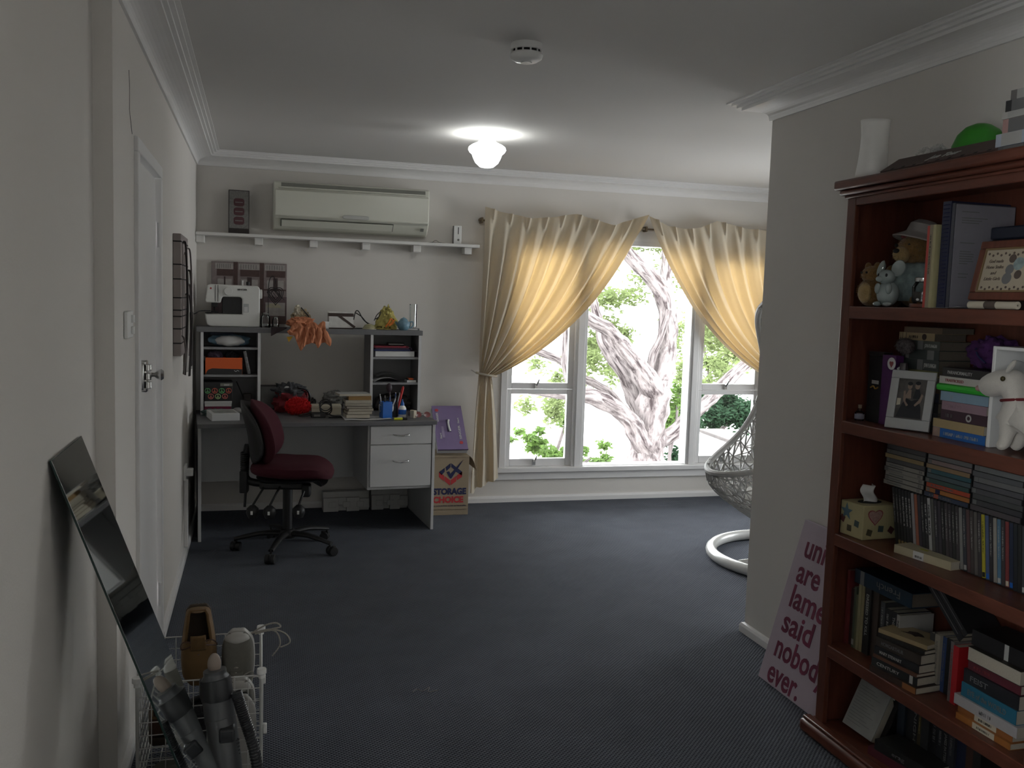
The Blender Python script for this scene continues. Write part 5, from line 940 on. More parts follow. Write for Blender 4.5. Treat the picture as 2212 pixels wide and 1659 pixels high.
# ---- top of the bookcase
vs_ = thing('white_vase', 'white pleated cylindrical vase on top of the bookcase', 'vase', (1.955, 2.668, ZT)); m_vase = pm('matt_white_ceramic', (.88, .87, .84), .6, var=.04)
b = MB(); b.rings([[((.043+.004*math.cos(3*a+z*14))*math.cos(a)*k, (.043+.004*math.cos(3*a+z*14))*math.sin(a)*k, z) for a in [2*PI*i/40 for i in range(40)]] for z, k in ((0, 1.12), (.02, 1.1), (.06, 1.02), (.10, .98), (.14, .97), (.175, 1.0), (.188, 1.03))], False); b.build('body', m_vase, vs_, smooth=True, solid=.003); MB().cyl(.04, 0, .004, 24).build('foot', m_vase, vs_)
gm = thing('board_game_box', 'dark brown flat game box lying tilted on top of the bookcase', 'game box'); gm.matrix_world = frame((1.925, 2.585, ZT+.011), (0, -1, 0), (.062, 0, .040))
MB().box(0, 0, -.012, .48, .082, 0).build('box_body', pm('dark_brown_card', (.075, .045, .038), .6, var=.4, scale=30, stretch=(1, 8, 1)), gm, bevel=.001); text('Jun Tour', .035, m_ltw, gm, (.19, .026, .0006), (1, 0, 0), (0, 1, 0), shear=.3, fit=.13)
for k in range(9): MB().box(.05+.05*k, .0, .0, .062+.05*k, .008, .0006).build('printed_speck', m_dark, gm)
cp = thing('clear_wrapper', 'crumpled clear plastic wrapper on top of the bookcase', 'plastic wrapper', (2.08, 2.54, ZT)); crumple((0, 0, .04), (.05, .055, .05), 88.1, .35, 30, 20, 5).build('film', pm('clear_film', (.8, .82, .82), .2, alpha=.22), cp, smooth=True); crumple((0, -.03, .075), (.02, .03, .02), 89.1, .5, 16, 10, 5).build('film_fold', MATS['clear_film'], cp, smooth=True)
gb = thing('green_bowl', 'bright green dome-shaped bowl with white rim on the bookcase', 'bowl', (2.098, 2.355, ZT+.078), (math.radians(22), math.radians(-12), 0)); m_grn = pm('bright_green_plastic', (.035, .27, .02), .45, var=.12)
MB().lathe([(.078, -.04), (.077, -.015), (.067, .018), (.048, .042), (.024, .055), (0, .059)], 40).build('dome', m_grn, gb, smooth=True); MB().lathe([(.077, -.044), (.085, -.04), (.085, -.027), (.078, -.023)], 40).build('rim', m_plast, gb, smooth=True)
zz = ZT
for i, (lab, t_, col, dx, lt) in enumerate((('grey catalogue at the bottom of the magazine pile on the bookcase', .016, (.12, .12, .125), 0, None), ('pale blue and white magazine, second in the bookcase-top pile', .034, (.42, .47, .55), -.004, None), ('pink and white magazine in the bookcase-top pile', .038, (.45, .27, .25), .004, None), ('white booklet in the middle of the bookcase-top pile', .018, (.5, .49, .46), .002, None), ('black ring binder in the bookcase-top pile', .03, (.03, .03, .032), .006, None), ('grey magazine, topmost of the bookcase-top pile', .026, (.16, .15, .145), .012, None))):
    bk_ = book(lab, lying(1.935+dx, 2.105-dx*1.5, zz, -.03+.02*i), .20, .26, t_, col, group='magazines piled on the bookcase'); bnd(bk_, t_, .02, .09, (m_ltgr, m_ltw)[i % 2]); zz += t_+.0006
# ---- first shelf: soft toys, figurine, books, sampler
S1, S2, S3, S4 = [s+.0006 for s in SH]; Z5 += .0006; ZT += .0006
m_fur = pm('golden_plush', (.22, .12, .035), .95, var=.4, scale=60, bump=.8, bscale=180, sheen=.3); m_furl = pm('pale_plush', (.42, .29, .12), .95, var=.3, scale=60, bump=.8, bscale=180, sheen=.3)
def fuzz(t, c, r, mat, n, seed, ln=.008):
    rnd = random.Random(seed); b = MB()
    for k in range(n):
        d = Vector((rnd.gauss(0, 1), rnd.gauss(0, 1), rnd.gauss(0, 1))).normalized(); p = Vector((c[0]+d.x*r[0]*.98, c[1]+d.y*r[1]*.98, c[2]+d.z*r[2]*.98)); q = (d+Vector((rnd.gauss(0, .5), rnd.gauss(0, .5), rnd.gauss(0, .5)-.3))).normalized(); e = q.orthogonal().normalized()*.0012
        tip = p+q*ln*rnd.uniform(.6, 1.4)
        if min(p.z, tip.z) > .002: b.add([p-e, p+e, tip], [(0, 1, 2)])
    stuff(b.build('fur', mat, t))
owl = thing('plush_chick', 'small fluffy golden plush toy at the left end of the top shelf', 'soft toy', (1.976, 2.657, S1))
MB().ell((0, 0, .048), (.042, .045, .048), 20, 14).build('body', m_fur, owl, smooth=True); MB().ell((0, 0, .105), (.034, .036, .03), 18, 12).build('head', m_fur, owl, smooth=True); MB().ell((-.03, -.008, .045), (.018, .028, .034), 16, 10).build('belly_patch', m_furl, owl, smooth=True)
for s in (-1, 1): MB().ell((.0, .024*s, .133), (.01, .013, .014), 12, 8).build('ear', m_fur, owl, smooth=True); MB().ell((-.032, .012*s, .112), (.004, .004, .004), 8, 6).build('eye', m_blackp, owl, smooth=True)
fuzz(owl, (0, 0, .048), (.042, .045, .048), m_fur, 700, 1); fuzz(owl, (0, 0, .105), (.034, .036, .03), m_fur, 400, 2)
el = thing('ceramic_mouse', 'pale grey glazed ceramic mouse figurine with big ears on the top shelf', 'figurine', (1.955, 2.545, S1), (0, 0, math.radians(18))); m_cer = pm('pale_grey_glaze', (.30, .35, .34), .12, var=.05, coat=.6)
MB().ell((0, 0, .042), (.032, .036, .042), 22, 14).build('body', m_cer, el, smooth=True); MB().ell((-.012, .0, .095), (.027, .03, .024), 20, 12).build('head', m_cer, el, smooth=True); MB().ell((-.036, .008, .088), (.014, .012, .010), 14, 8).build('snout', m_cer, el, smooth=True)
for s in (-1, 1):
    er_ = MB().lathe([(0, -.006), (.016, -.003), (.021, .004), (.019, .006), (.012, .002), (0, .0)], 20).build('ear', m_cer, el, loc=(.004, .03*s, .122), rot=(math.radians(-28*s), math.radians(-68), 0), smooth=True); er_.scale = (1.35, 1, 1)
    MB().ell((-.034, .014*s, .10), (.004, .004, .006), 10, 6).build('eye', m_blackp, el, smooth=True); MB().ell((-.026, .02*s, .058), (.012, .009, .018), 12, 8).build('arm', m_cer, el, smooth=True); MB().ell((-.026, .018*s, .009), (.018, .011, .008), 12, 8).build('foot', m_cer, el, smooth=True)
cable('tail', [(.03, .0, .02), (.05, .01, .012), (.05, .035, .02), (.045, .045, .04)], .004, m_cer, el)
br_ = thing('teddy_bear', 'golden teddy bear in a white hat and floral dress on the top shelf', 'teddy bear', (2.096, 2.592, S1+.001), (0, 0, math.radians(12))); m_dress = pm('pale_floral_cloth', (.24, .31, .31), .9, var=.65, scale=45)
MB().ell((0, 0, .075), (.055, .07, .075), 24, 16).build('body', m_fur, br_, smooth=True)
b = MB(); b.rings([[((.05+.022*k+.008*math.cos(9*a)*k)*math.cos(a), (.065+.022*k+.008*math.cos(9*a)*k)*math.sin(a), z) for a in [2*PI*i/54 for i in range(54)]] for z, k in ((.145, -.5), (.135, 0), (.10, .45), (.06, .8), (.02, 1))], False); b.build('dress', m_dress, br_, smooth=True, solid=.002)
MB().ell((-.012, 0, .188), (.055, .06, .052), 24, 16).build('head', m_fur, br_, smooth=True); MB().ell((-.06, .012, .172), (.028, .03, .026), 18, 12).build('muzzle', m_furl, br_, smooth=True); MB().ell((-.086, .014, .182), (.007, .012, .008), 12, 8).build('nose', m_blackp, br_, smooth=True)
for s in (-1, 1): MB().ell((-.058, .012+.026*s, .202), (.006, .006, .006), 10, 6).build('eye', m_blackp, br_, smooth=True); MB().ell((-.02, .085*s, .09), (.025, .022, .05), 14, 10).build('arm', m_fur, br_, smooth=True); MB().ell((-.045, .045*s, .022), (.028, .025, .022), 14, 10).build('leg', m_fur, br_, smooth=True)
ht = MB().lathe([(.088, .0), (.090, .003), (.058, .022), (.052, .028), (.048, .055), (.03, .07), (0, .074)], 36).build('sun_hat', pm('off_white_felt', (.40, .37, .35), .9, var=.1), br_, loc=(.002, .0, .214), rot=(math.radians(10), math.radians(14), 0), smooth=True, solid=.003)
ht.scale = (.82, 1.05, 1)
for k in range(3): MB().ell((-.04, .03-.012*k, .232-.003*k), (.006, .007, .006), 8, 6).build('hat_rose', m_ltr, br_, smooth=True)
fuzz(br_, (-.012, 0, .188), (.055, .06, .052), m_fur, 900, 3); fuzz(br_, (-.06, .012, .172), (.028, .03, .026), m_furl, 250, 4, .005)
hj = thing('honey_jar', 'small round glass jar of dark contents on the top shelf', 'jar', (1.968, 2.398, S1+.012)); MB().lathe([(0, .002), (.026, .0), (.031, .008), (.032, .05), (.026, .062), (.022, .068)], 26).build('glass', m_glass, hj, smooth=True); MB().lathe([(0, .004), (.028, .005), (.029, .036), (0, .036)], 26).build('contents', pm('dark_syrup', (.02, .012, .008), .25), hj, smooth=True); MB().lathe([(.025, .066), (.026, .068), (.026, .078), (.024, .08), (0, .08)], 26).build('lid', m_chrome, hj, smooth=True)
MB().ell((-.028, -.012, .012), (.004, .006, .004), 8, 6).build('white_bead', m_paper, hj, smooth=True)
hb = thing('wooden_coaster', 'thin round wooden coaster under the dark jar on the top shelf', 'coaster', (1.968, 2.398, S1)); MB().lathe([(0, 0), (.036, 0), (.038, .006), (.036, .0115), (0, .0115)], 28).build('disc', m_wood, hb, smooth=True); MB().lathe([(.03, .0115), (.031, .0119), (.032, .0115)], 28).build('ring', m_dbrown, hb)
gbt = thing('green_bottle', 'green bottle with white cap behind the red book on the top shelf', 'bottle', (2.034, 2.412, S1)); MB().lathe([(0, 0), (.022, 0), (.024, .006), (.024, .135), (.018, .145)], 22).build('bottle', pm('dark_green_plastic', (.015, .09, .05), .3), gbt, smooth=True); MB().lathe([(.019, .144), (.021, .146), (.021, .172), (.023, .174), (.023, .178), (0, .178)], 22).build('cap', m_plast, gbt, smooth=True)
y = 2.366
def stand(label, x, y1, z, w, h, t, col, lean=0.0, **k):
    """a book standing with its far face at y1; lean>0 tips its top towards +y"""
    M_ = Matrix.Translation((x, y1-t, z)) @ Matrix.Rotation(-lean, 4, 'X') if lean else Matrix.Translation((x, y1-t, z))
    return book(label, M_, w, h, t, col, **k)
stand('thin red book standing beside the dark jar', 1.942, y, S1, .19, .245, .010, (.50, .06, .045)); y -= .0105
q = stand('tan-grey slim book between the red and cream ones', 1.942, y, S1, .19, .247, .014, (.30, .25, .17)); y -= .0145; stext(q, '~', .247, .014, m_ltk, fit=.12)
stand('cream slim book standing beside the navy binder', 1.942, y, S1, .19, .247, .012, (.42, .38, .21)); y -= .0125
stand('tall olive green book behind the cream slim book', 1.962, y, S1, .19, .278, .012, (.12, .13, .04)); y -= .0125
nv = stand('tall navy spiral-bound binder on the top shelf', 1.950, y, S1, .21, .312, .034, (.012, .016, .05)); y -= .0345
for k in range(26): MB().tube([(-.001+.004*math.cos(a), .017+.012*math.sin(a), .014+.0115*k) for a in [2*PI*i/8 for i in range(8)]], .0012, 4, closed=True).build('comb_ring', m_navy, nv)
gf = thing('plastic_folder', 'grey plastic folder with a printed page facing out on the top shelf', 'folder', (1.952, y-.014, S1)); MB().box(0, .002, 0, .215, .0135, .305).build('folder_cover', pm('dark_grey_card', (.07, .07, .085), .5), gf); MB().box(.004, .0, .002, .212, .0018, .302).build('printed_page', pm('grey_lilac_page', (.24, .23, .26), .35, var=.1), gf)
for k, (z_, w_) in enumerate(((.28, .06), (.262, .09), (.255, .07), (.248, .06), (.19, .05), (.165, .04), (.158, .05), (.151, .05), (.144, .045), (.137, .05), (.13, .03), (.10, .035), (.09, .03))): MB().box(.025, -.0006, z_, .025+w_, 0, z_+.003).build('printed_line', m_ltgr, gf)
nb2 = thing('navy_case', 'dark navy box behind the wooden sampler frame on the top shelf', 'box', (2.045, 2.055, S1)); MB().box(0, 0, 0, .125, .17, .20).build('box_body', pm('navy_leatherette', (.012, .016, .03), .5), nb2, bevel=.006); MB().box(-.002, -.002, .20, .127, .172, .236).build('lid', pm('navy_lid', (.014, .018, .034), .45), nb2, bevel=.005)
pg_ = thing('penguin_figurine', 'tiny black and white penguin figurine before the navy box', 'figurine', (2.012, 2.13, S1+.142)); MB().ell((0, 0, .018), (.010, .012, .018), 14, 10).build('body', m_blackp, pg_, smooth=True); MB().ell((-.006, 0, .015), (.006, .009, .013), 12, 8).build('belly', m_paper, pg_, smooth=True); MB().ell((-.001, 0, .038), (.007, .008, .007), 12, 8).build('head', m_blackp, pg_, smooth=True)
pst = thing('card_box', 'brown box hidden behind the wooden sampler frame, carrying the penguin', 'box', (1.997, 2.03, S1)); MB().box(0, 0, 0, .045, .14, .13).build('box_body', m_dbrown, pst, bevel=.002); MB().box(-.001, -.001, .126, .046, .141, .1415).build('lid', m_dbrown, pst, bevel=.002)
rc = thing('red_card_box', 'small dull red box beside the penguin figurine', 'box', (2.0, 2.065, S1+.142)); MB().box(0, 0, 0, .035, .035, .02).build('box_body', pm('dull_red_card', (.14, .03, .03), .6), rc); MB().box(-.001, -.001, .019, .036, .036, .026).build('lid', MATS['dull_red_card'], rc)
ob = book('orange and cream banded paperback standing upright at the right of the top shelf', Matrix.Translation((1.992, 2.000, S1)), .11, .29, .022, (.55, .09, .015)); bnd(ob, .022, .175, .23, m_cream); MB().box(.0, -.0004, .175, .11, 0, .23).build('cover_band', m_cream, ob); MB().box(.02, -.0008, .19, .08, -.0004, .215).build('cover_print', m_ltk, ob)
fr_ = thing('sampler_frame', 'brown wooden frame with a cream stitched sampler on the top shelf', 'picture frame'); fr_.matrix_world = frame((1.934, 2.176, S1+.026), (0.0, -1, 0), (.034, 0, .155)); FW, FH = .235, .168
b = MB(); b.box(0, 0, -.014, FW, .022, 0); b.box(0, FH-.022, -.014, FW, FH, 0); b.box(0, .022, -.014, .022, FH-.022, 0); b.box(FW-.022, .022, -.014, FW, FH-.022, 0); b.build('frame', m_wood, fr_, bevel=.003)
b = MB(); b.box(.022, .022, -.004, FW-.022, .027, -.001); b.box(.022, FH-.027, -.004, FW-.022, FH-.022, -.001); b.box(.022, .027, -.004, .027, FH-.027, -.001); b.build('gilt_slip', pm('dull_gilt', (.22, .15, .07), .4, .3), fr_)
MB().box(.022, .022, -.012, FW-.022, FH-.022, -.004).build('sampler_cloth', pm('sampler_cream', (.42, .36, .27), .9, var=.05, scale=300), fr_)
for i, (s, f_) in enumerate((('God made', .05), ('Home Smiles', .062), ('and', .02), ('Little Girls', .058))): text(s, .013, m_ltk if False else pm('brown_thread', (.10, .075, .06), .8), fr_, (.068-f_/2, .105-.0165*i, -.0036), (1, 0, 0), (0, 1, 0), shear=.25, fit=f_)
for k in range(11):
    for yy in (.033, .128): MB().cyl(.0036, 0, .0006, 8).build('stitched_flower', MATS['brown_thread'], fr_, loc=(.038+.0145*k, yy+.0025*(-1)**k, -.0037))
for cx_, cy_, r_, mt_ in ((.125, .115, .012, 'brown_thread'), (.123, .085, .014, 'grey_print'), (.15, .10, .018, 'pale_floral_cloth'), (.12, .06, .016, 'grey_print'), (.155, .07, .012, 'brown_thread')): MB().cyl(r_, 0, .0008, 16).build('stitched_motif', MATS[mt_], fr_, loc=(cx_, cy_, -.0038))
sr = thing('paper_scroll', 'rolled cream paper scroll lying below the wooden sampler', 'scroll', (1.936, 2.165, S1+.011), (PI/2, 0, 0)); MB().lathe([(.0025, 0), (.010, 0), (.0105, .0), (.0105, .17), (.0025, .17)], 18).build('roll', m_cream, sr, smooth=True); MB().lathe([(.0107, .06), (.011, .061), (.011, .10), (.0107, .101)], 18).build('printed_band', MATS['brown_thread'], sr, smooth=True)
lp = thing('loose_leaflet', 'white leaflet lying flat before the plastic folder', 'leaflet', (1.932, 2.20, S1)); MB().grid(lambda u, v: (.012+.03*v-.008*u, .02+.11*u, .001+.006*u*u*0+.004*(1-u)**3), 12, 4).build('sheet', m_paper, lp, smooth=True, solid=.0006)
# ---- second shelf
bt = thing('tiny_bottle', 'tiny glass bottle with cork at the left end of the second shelf', 'bottle', (1.99, 2.695, S2)); MB().lathe([(0, 0), (.014, 0), (.0155, .004), (.0155, .026), (.007, .034), (.006, .043)], 20).build('glass', m_glass, bt, smooth=True); MB().lathe([(.0158, .006), (.0162, .007), (.0162, .022), (.0158, .023)], 20).build('paper_label', pm('lilac_label', (.30, .30, .38), .6), bt, smooth=True); MB().lathe([(.006, .042), (.0065, .054), (0, .055)], 14).build('cork', m_card, bt, smooth=True)
kb = thing('black_gift_box', 'tall black carton with a yellow label on the second shelf', 'carton', (2.01, 2.612, S2)); MB().box(0, 0, 0, .032, .078, .225).build('carton', m_blackp, kb, bevel=.002); MB().box(-.001, .02, .13, 0, .055, .142).build('label', m_ltw, kb); cable('label_script', [(-.001, .06, .116), (-.001, .045, .122), (-.001, .035, .114), (-.001, .02, .120)], .0025, pm('mustard_print', (.35, .20, .03), .6), kb); MB().box(-.002, -.0005, .2255, .034, .079, .238).build('carton_lid', m_blackp, kb, bevel=.002)
pu = thing('purple_gift_box', 'tall purple carton with round white sticker on the second shelf', 'carton', (2.00, 2.542, S2)); m_pdk = pm('deep_purple_card', (.075, .012, .10), .5, var=.2); MB().box(0, 0, 0, .032, .066, .232).build('carton', m_pdk, pu, bevel=.002); MB().cyl(.02, 0, .001, 26).build('sticker', m_paper, pu, loc=(-.0002, .018, .205), rot=(0, -PI/2, 0))
b = MB(); b.rings([[(x, .018+.010*(math.sin(a)**3), .204+.0105*(math.cos(a)-.35*math.cos(2*a)-.1*math.cos(3*a))) for a in [2*PI*i/24 for i in range(24)]] for x in (-.0016, -.0012)]); b.build('sticker_heart', m_ltr, pu)
text('~', .022, pm('mauve_script', (.30, .16, .32), .6), pu, (-.0009, .012, .17), (0, 0, -1), (0, -1, 0), shear=.3, fit=.08)
fg = thing('fur_hat_bottle', 'dark glass flask with a fuzzy grey stopper behind the photo frame', 'flask', (2.017, 2.522, S2)); MB().lathe([(0, 0), (.014, 0), (.016, .01), (.016, .19), (.013, .21)], 22).build('flask', pm('smoky_glass', (.05, .04, .045), .15, coat=.4), fg, smooth=True); MB().ell((0, 0, .265), (.026, .03, .026), 16, 10).build('fuzzy_stopper', pm('grey_fuzz', (.09, .075, .075), .95, bump=.8), fg, smooth=True); fuzz(fg, (0, 0, .265), (.026, .03, .026), MATS['grey_fuzz'], 500, 8)
for k in range(5): MB().cyl(.008, 0, .002, 5).build('paper_star', m_ltw, fg, loc=(-.0165, -.003+.004*(-1)**k, .07+.03*k), rot=(0, -PI/2, k))
pfm = thing('wedding_photo_frame', 'pale grey photo frame with a photo of two people on the second shelf', 'photo frame'); pfm.matrix_world = frame((1.948, 2.511, S2+.004), (.063, -.128, 0), (.030, .015, .185))
m_fr = pm('pale_silver_frame', (.44, .45, .45), .4, .15, var=.04); PW, PH = .142, .188
b = MB(); b.box(0, 0, -.012, PW, .034, 0); b.box(0, PH-.026, -.012, PW, PH, 0); b.box(0, .034, -.012, .026, PH-.026, 0); b.box(PW-.026, .034, -.012, PW, PH-.026, 0); b.build('frame', m_fr, pfm, bevel=.002)
MB().box(.026, .034, -.011, PW-.026, PH-.026, -.003).build('photo_print', pm('photo_backdrop', (.085, .08, .075), .35, var=.9, scale=30), pfm)
def php(poly, mat, n='photo_detail', d=.0004): b = MB(); b.rings([[(x, y, z) for x, y in poly] for z in (-.003, -.003+d)]); b.build(n, mat, pfm)
m_skin = pm('photo_skin', (.26, .19, .15), .4); m_dkd = pm('photo_dark_dress', (.016, .018, .024), .4)
def oval(cx, cy, rx, ry, n=16): return [(cx+rx*math.cos(2*PI*k/n), cy+ry*math.sin(2*PI*k/n)) for k in range(n)]
php([(.03, .038), (.112, .038), (.106, .075), (.094, .10), (.075, .092), (.058, .10), (.045, .08)], m_dkd, d=.0004); php([(.05, .10), (.062, .128), (.07, .128), (.072, .10)], m_skin, d=.0006); php([(.078, .10), (.084, .132), (.096, .130), (.104, .10)], m_dkd, d=.0007)
php([(.046, .122), (.052, .124), (.056, .09), (.066, .078), (.060, .074), (.048, .092)], m_skin, d=.0008); php([(.104, .118), (.11, .112), (.104, .09), (.088, .076), (.084, .080), (.098, .098)], m_skin, d=.0008)
php(oval(.064, .139, .0075, .010), m_skin, d=.0009); php(oval(.088, .141, .0078, .0105), m_skin, d=.0009); php(oval(.064, .147, .008, .006), m_dkd, d=.0010); php(oval(.089, .150, .0085, .006), m_dkd, d=.0010); php([(.028, .075), (.04, .078), (.04, .098), (.028, .098)], m_cream, d=.0003)
MB().box(.05, .01, -.016, .09, .14, -.0125).build('stand_strut', m_dark, pfm)
# left pile behind the photo frame (spines at x=2.045)
zz = S2; yl = 2.578
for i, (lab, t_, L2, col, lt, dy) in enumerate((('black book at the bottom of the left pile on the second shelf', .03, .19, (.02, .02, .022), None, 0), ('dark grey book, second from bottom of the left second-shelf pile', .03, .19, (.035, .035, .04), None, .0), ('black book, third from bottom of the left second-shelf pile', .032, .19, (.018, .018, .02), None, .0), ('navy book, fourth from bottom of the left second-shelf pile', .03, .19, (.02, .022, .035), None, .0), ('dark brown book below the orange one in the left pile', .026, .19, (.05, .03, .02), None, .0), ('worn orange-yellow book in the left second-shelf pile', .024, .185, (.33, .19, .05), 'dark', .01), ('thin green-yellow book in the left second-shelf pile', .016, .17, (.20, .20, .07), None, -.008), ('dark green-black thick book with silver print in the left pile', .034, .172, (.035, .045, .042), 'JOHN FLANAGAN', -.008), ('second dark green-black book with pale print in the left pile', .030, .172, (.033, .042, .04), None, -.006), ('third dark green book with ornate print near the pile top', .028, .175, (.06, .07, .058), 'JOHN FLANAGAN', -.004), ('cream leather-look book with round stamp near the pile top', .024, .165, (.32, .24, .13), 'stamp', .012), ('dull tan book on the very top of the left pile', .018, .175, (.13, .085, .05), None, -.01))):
    q = book(lab, lying(2.045, yl+dy, zz), .12, L2, t_, col, group='books piled behind the photo frame', pages=pm('shaded_pages', (.11, .09, .07), .9, var=.2, scale=200))  # page edges coloured darker to stand for the shade behind the frame
    if lt == 'JOHN FLANAGAN': stext(q, 'JOHN FLANAGAN', L2, t_, m_ltw, False, fit=.055, start=.62); bnd(q, t_, .075, .10, m_ltgr, 'spine_picture')
    elif lt == 'stamp':
        MB().cyl(t_*.42, 0, .0006, 20).build('spine_stamp', m_dbrown, q, loc=(0, t_/2, L2*.72), rot=(0, -PI/2, 0)); stext(q, '~', L2, t_, m_dbrown, False, fit=.045, start=.30)
        for f in (.04, .10, .20): bnd(q, t_, L2*f, L2*f+.0015, m_dbrown)
    elif lt == 'dark': bnd(q, t_, .02, .05, m_ltg); bnd(q, t_, .09, .13, pm('olive_print', (.10, .10, .04), .6))
    elif i in (8,): bnd(q, t_, .02, .035, m_ltgr); bnd(q, t_, .12, .15, m_ltgr)
    zz += t_+.0005
# right pile
zz = S2; yr = 2.35
for i, (lab, t_, L2, col, txt, tm, dy, fit) in enumerate((('bright blue paperback at the bottom of the right second-shelf pile', .028, .208, (.015, .12, .40), '~', m_ltw, .0, .14), ('cream paperback on the blue one in the right pile', .026, .208, (.38, .29, .15), None, m_ltg, .002, .1), ('dark plum book with round pale emblem in the right pile', .030, .182, (.05, .022, .035), '~', m_ltgr, -.028, .03), ('mauve-pink book in the right second-shelf pile', .026, .18, (.28, .18, .22), '~', pm('faint_pink_print', (.36, .24, .28), .6), -.030, .06), ('pale blue book in the right second-shelf pile', .028, .188, (.22, .33, .42), '~', m_ltw, -.022, .015), ('vivid green paperback in the right second-shelf pile', .022, .20, (.03, .42, .03), '~', m_ltk, -.008, .12), ('white paperback with red title in the right second-shelf pile', .022, .198, (.46, .44, .40), 'TRAFFICKED', m_ltr, -.012, .075), ('black paperback on top of the right second-shelf pile', .026, .188, (.022, .02, .02), 'PARANORMALITY', m_ltw, -.022, .10))):
    q = book(lab, lying(2.0, yr+dy, zz, .02*(-1)**i*.5), .13, L2, t_, col, group='books piled on the second shelf right', round_spine=(i == 5))
    if txt: stext(q, txt, L2, t_, tm, False, fit=fit, start=.12 if i not in (0, 4) else .22)
    if i == 2: MB().lathe([(.006, 0), (.011, 0), (.011, .0007), (.006, .0007)], 20).build('spine_emblem', m_ltw, q, loc=(0, t_/2, L2*.62), rot=(0, -PI/2, 0))
    if i == 0: bnd(q, t_, .0, .03, pm('peach_spine_picture', (.34, .24, .20), .6, var=.5), 'spine_picture')
    zz += t_+.0006
pvb = thing('purple_velvet_pouch', 'deep purple velvet pouch on top of the right second-shelf pile', 'pouch', (2.10, 2.235, zz+.0005)); crumple((0, 0, .045), (.055, .07, .05), 71.3, .3, 36, 22, 4).build('pouch', pm('purple_velvet', (.05, .01, .075), .9, var=.5), pvb, smooth=True); cable('drawstring', [(-.05, .02, .06), (-.06, .0, .04), (-.058, -.03, .02)], .003, m_navy, pvb)
for i, (lab, z0, t_, col) in enumerate((('white spined book poking out left of the plum book', S2+.058, .030, (.40, .41, .41)), ('yellowish book poking out left of the cream paperback', S2+.030, .026, (.30, .26, .12)), ('olive-black book poking out at the bottom left of the right pile', S2, .028, (.05, .05, .035)), ('black book poking out left of the mauve book', S2+.090, .036, (.014, .014, .016)))):
    q = book(lab, lying(2.135, 2.375, z0), .035, .10, t_, col, group='books behind the right pile'); bnd(q, t_, .06, .075, m_ltw)
sbx = thing('shadow_box', 'white open shadow box with grey lining on the second shelf', 'shadow box', (1.994, 1.86, S2)); W_ = .270
b = MB(); b.box(0, W_-.012, 0, .17, W_, .287); b.box(0, 0, 0, .17, .012, .287); b.box(0, .012, .277, .17, W_-.012, .287); b.build('box_walls', m_plast, sbx, bevel=.0015); MB().box(.150, .012, .008, .168, W_-.012, .277).build('grey_lining', pm('grey_lining', (.16, .17, .175), .7), sbx)
for a0, a1 in (((.05, .17, .215), (.03, .225, .25)), ((.05, .15, .215), (.03, .185, .265))): MB().tube(smooth_path([a0, ((a0[0]+a1[0])/2, (a0[1]+a1[1])/2, (a0[2]+a1[2])/2+.012), a1]), [.008]*13, 6, flat=.12).build('ribbon_bow', m_paper, sbx, smooth=True)
# toy lamb: one continuous skinned body
m_lamb = pm('white_flocked_plush', (.52, .49, .44), .95, var=.06, scale=80, bump=.25, bscale=400, sheen=.3)
lamb = thing('white_lamb_toy', 'white flocked toy lamb with a red collar standing in the shadow box', 'toy lamb', (1.983, 1.992, S2+.001))
def skin_body(name, mat, parent, joints, edges, root=0, sub=2):
    me = bpy.data.meshes.new(name); me.from_pydata([j[0] for j in joints], edges, []); o = bpy.data.objects.new(name, me); C.objects.link(o); o.parent = parent; me.materials.append(mat)
    o.modifiers.new('skin', 'SKIN'); sv = me.skin_vertices[0].data
    for i, j in enumerate(joints): sv[i].radius = (j[1], j[1] if len(j) < 3 else j[2]); sv[i].use_root = (i == root)
    s = o.modifiers.new('sub', 'SUBSURF'); s.levels = sub; s.render_levels = sub; o.modifiers['skin'].use_smooth_shade = True; return o
J = [((0, 0, .095), .040), ((0, .02, .115), .036), ((-.006, .02, .150), .034), ((-.018, .022, .200), .052), ((-.032, .080, .184), .041), ((-.042, .118, .166), .024), ((0, -.06, .10), .042),
     ((-.022, .03, .065), .021), ((-.026, .032, .025), .018), ((-.042, .040, .010), .017, .011), ((.022, .025, .065), .021), ((.02, .030, .025), .018), ((.004, .040, .010), .017, .011), ((-.022, -.07, .06), .02), ((-.022, -.075, .016), .016), ((.022, -.07, .06), .02), ((.022, -.075, .016), .016)]
skin_body('body', m_lamb, lamb, J, [(0, 1), (1, 2), (2, 3), (3, 4), (4, 5), (0, 6), (1, 7), (7, 8), (8, 9), (1, 10), (10, 11), (11, 12), (6, 13), (13, 14), (6, 15), (15, 16)])
for s in (-1, 1): MB().ell((0, 0, 0), (.012, .026, .007), 14, 8).build('ear', m_lamb, lamb, loc=(-.02+.040*s, -.005, .238), rot=(-.9, .5*s, .3), smooth=True)
for s in (-1, 1): MB().ell((-.018+.050*s, .012, .204), (.006, .007, .007), 10, 8).build('eye', pm('amber_eye', (.05, .04, .015), .15), lamb, smooth=True)
MB().ell((-.043, .118, .168), (.012, .010, .009), 12, 8).build('nose', pm('pink_nose', (.36, .22, .2), .6), lamb, smooth=True)
MB().tube([(-.006+.040*math.cos(a), .020+.038*math.sin(a), .146-.006*math.sin(a)) for a in [2*PI*k/28 for k in range(28)]], .0042, 6, closed=True).build('collar', pm('dark_red_ribbon', (.14, .012, .016), .6), lamb, smooth=True)
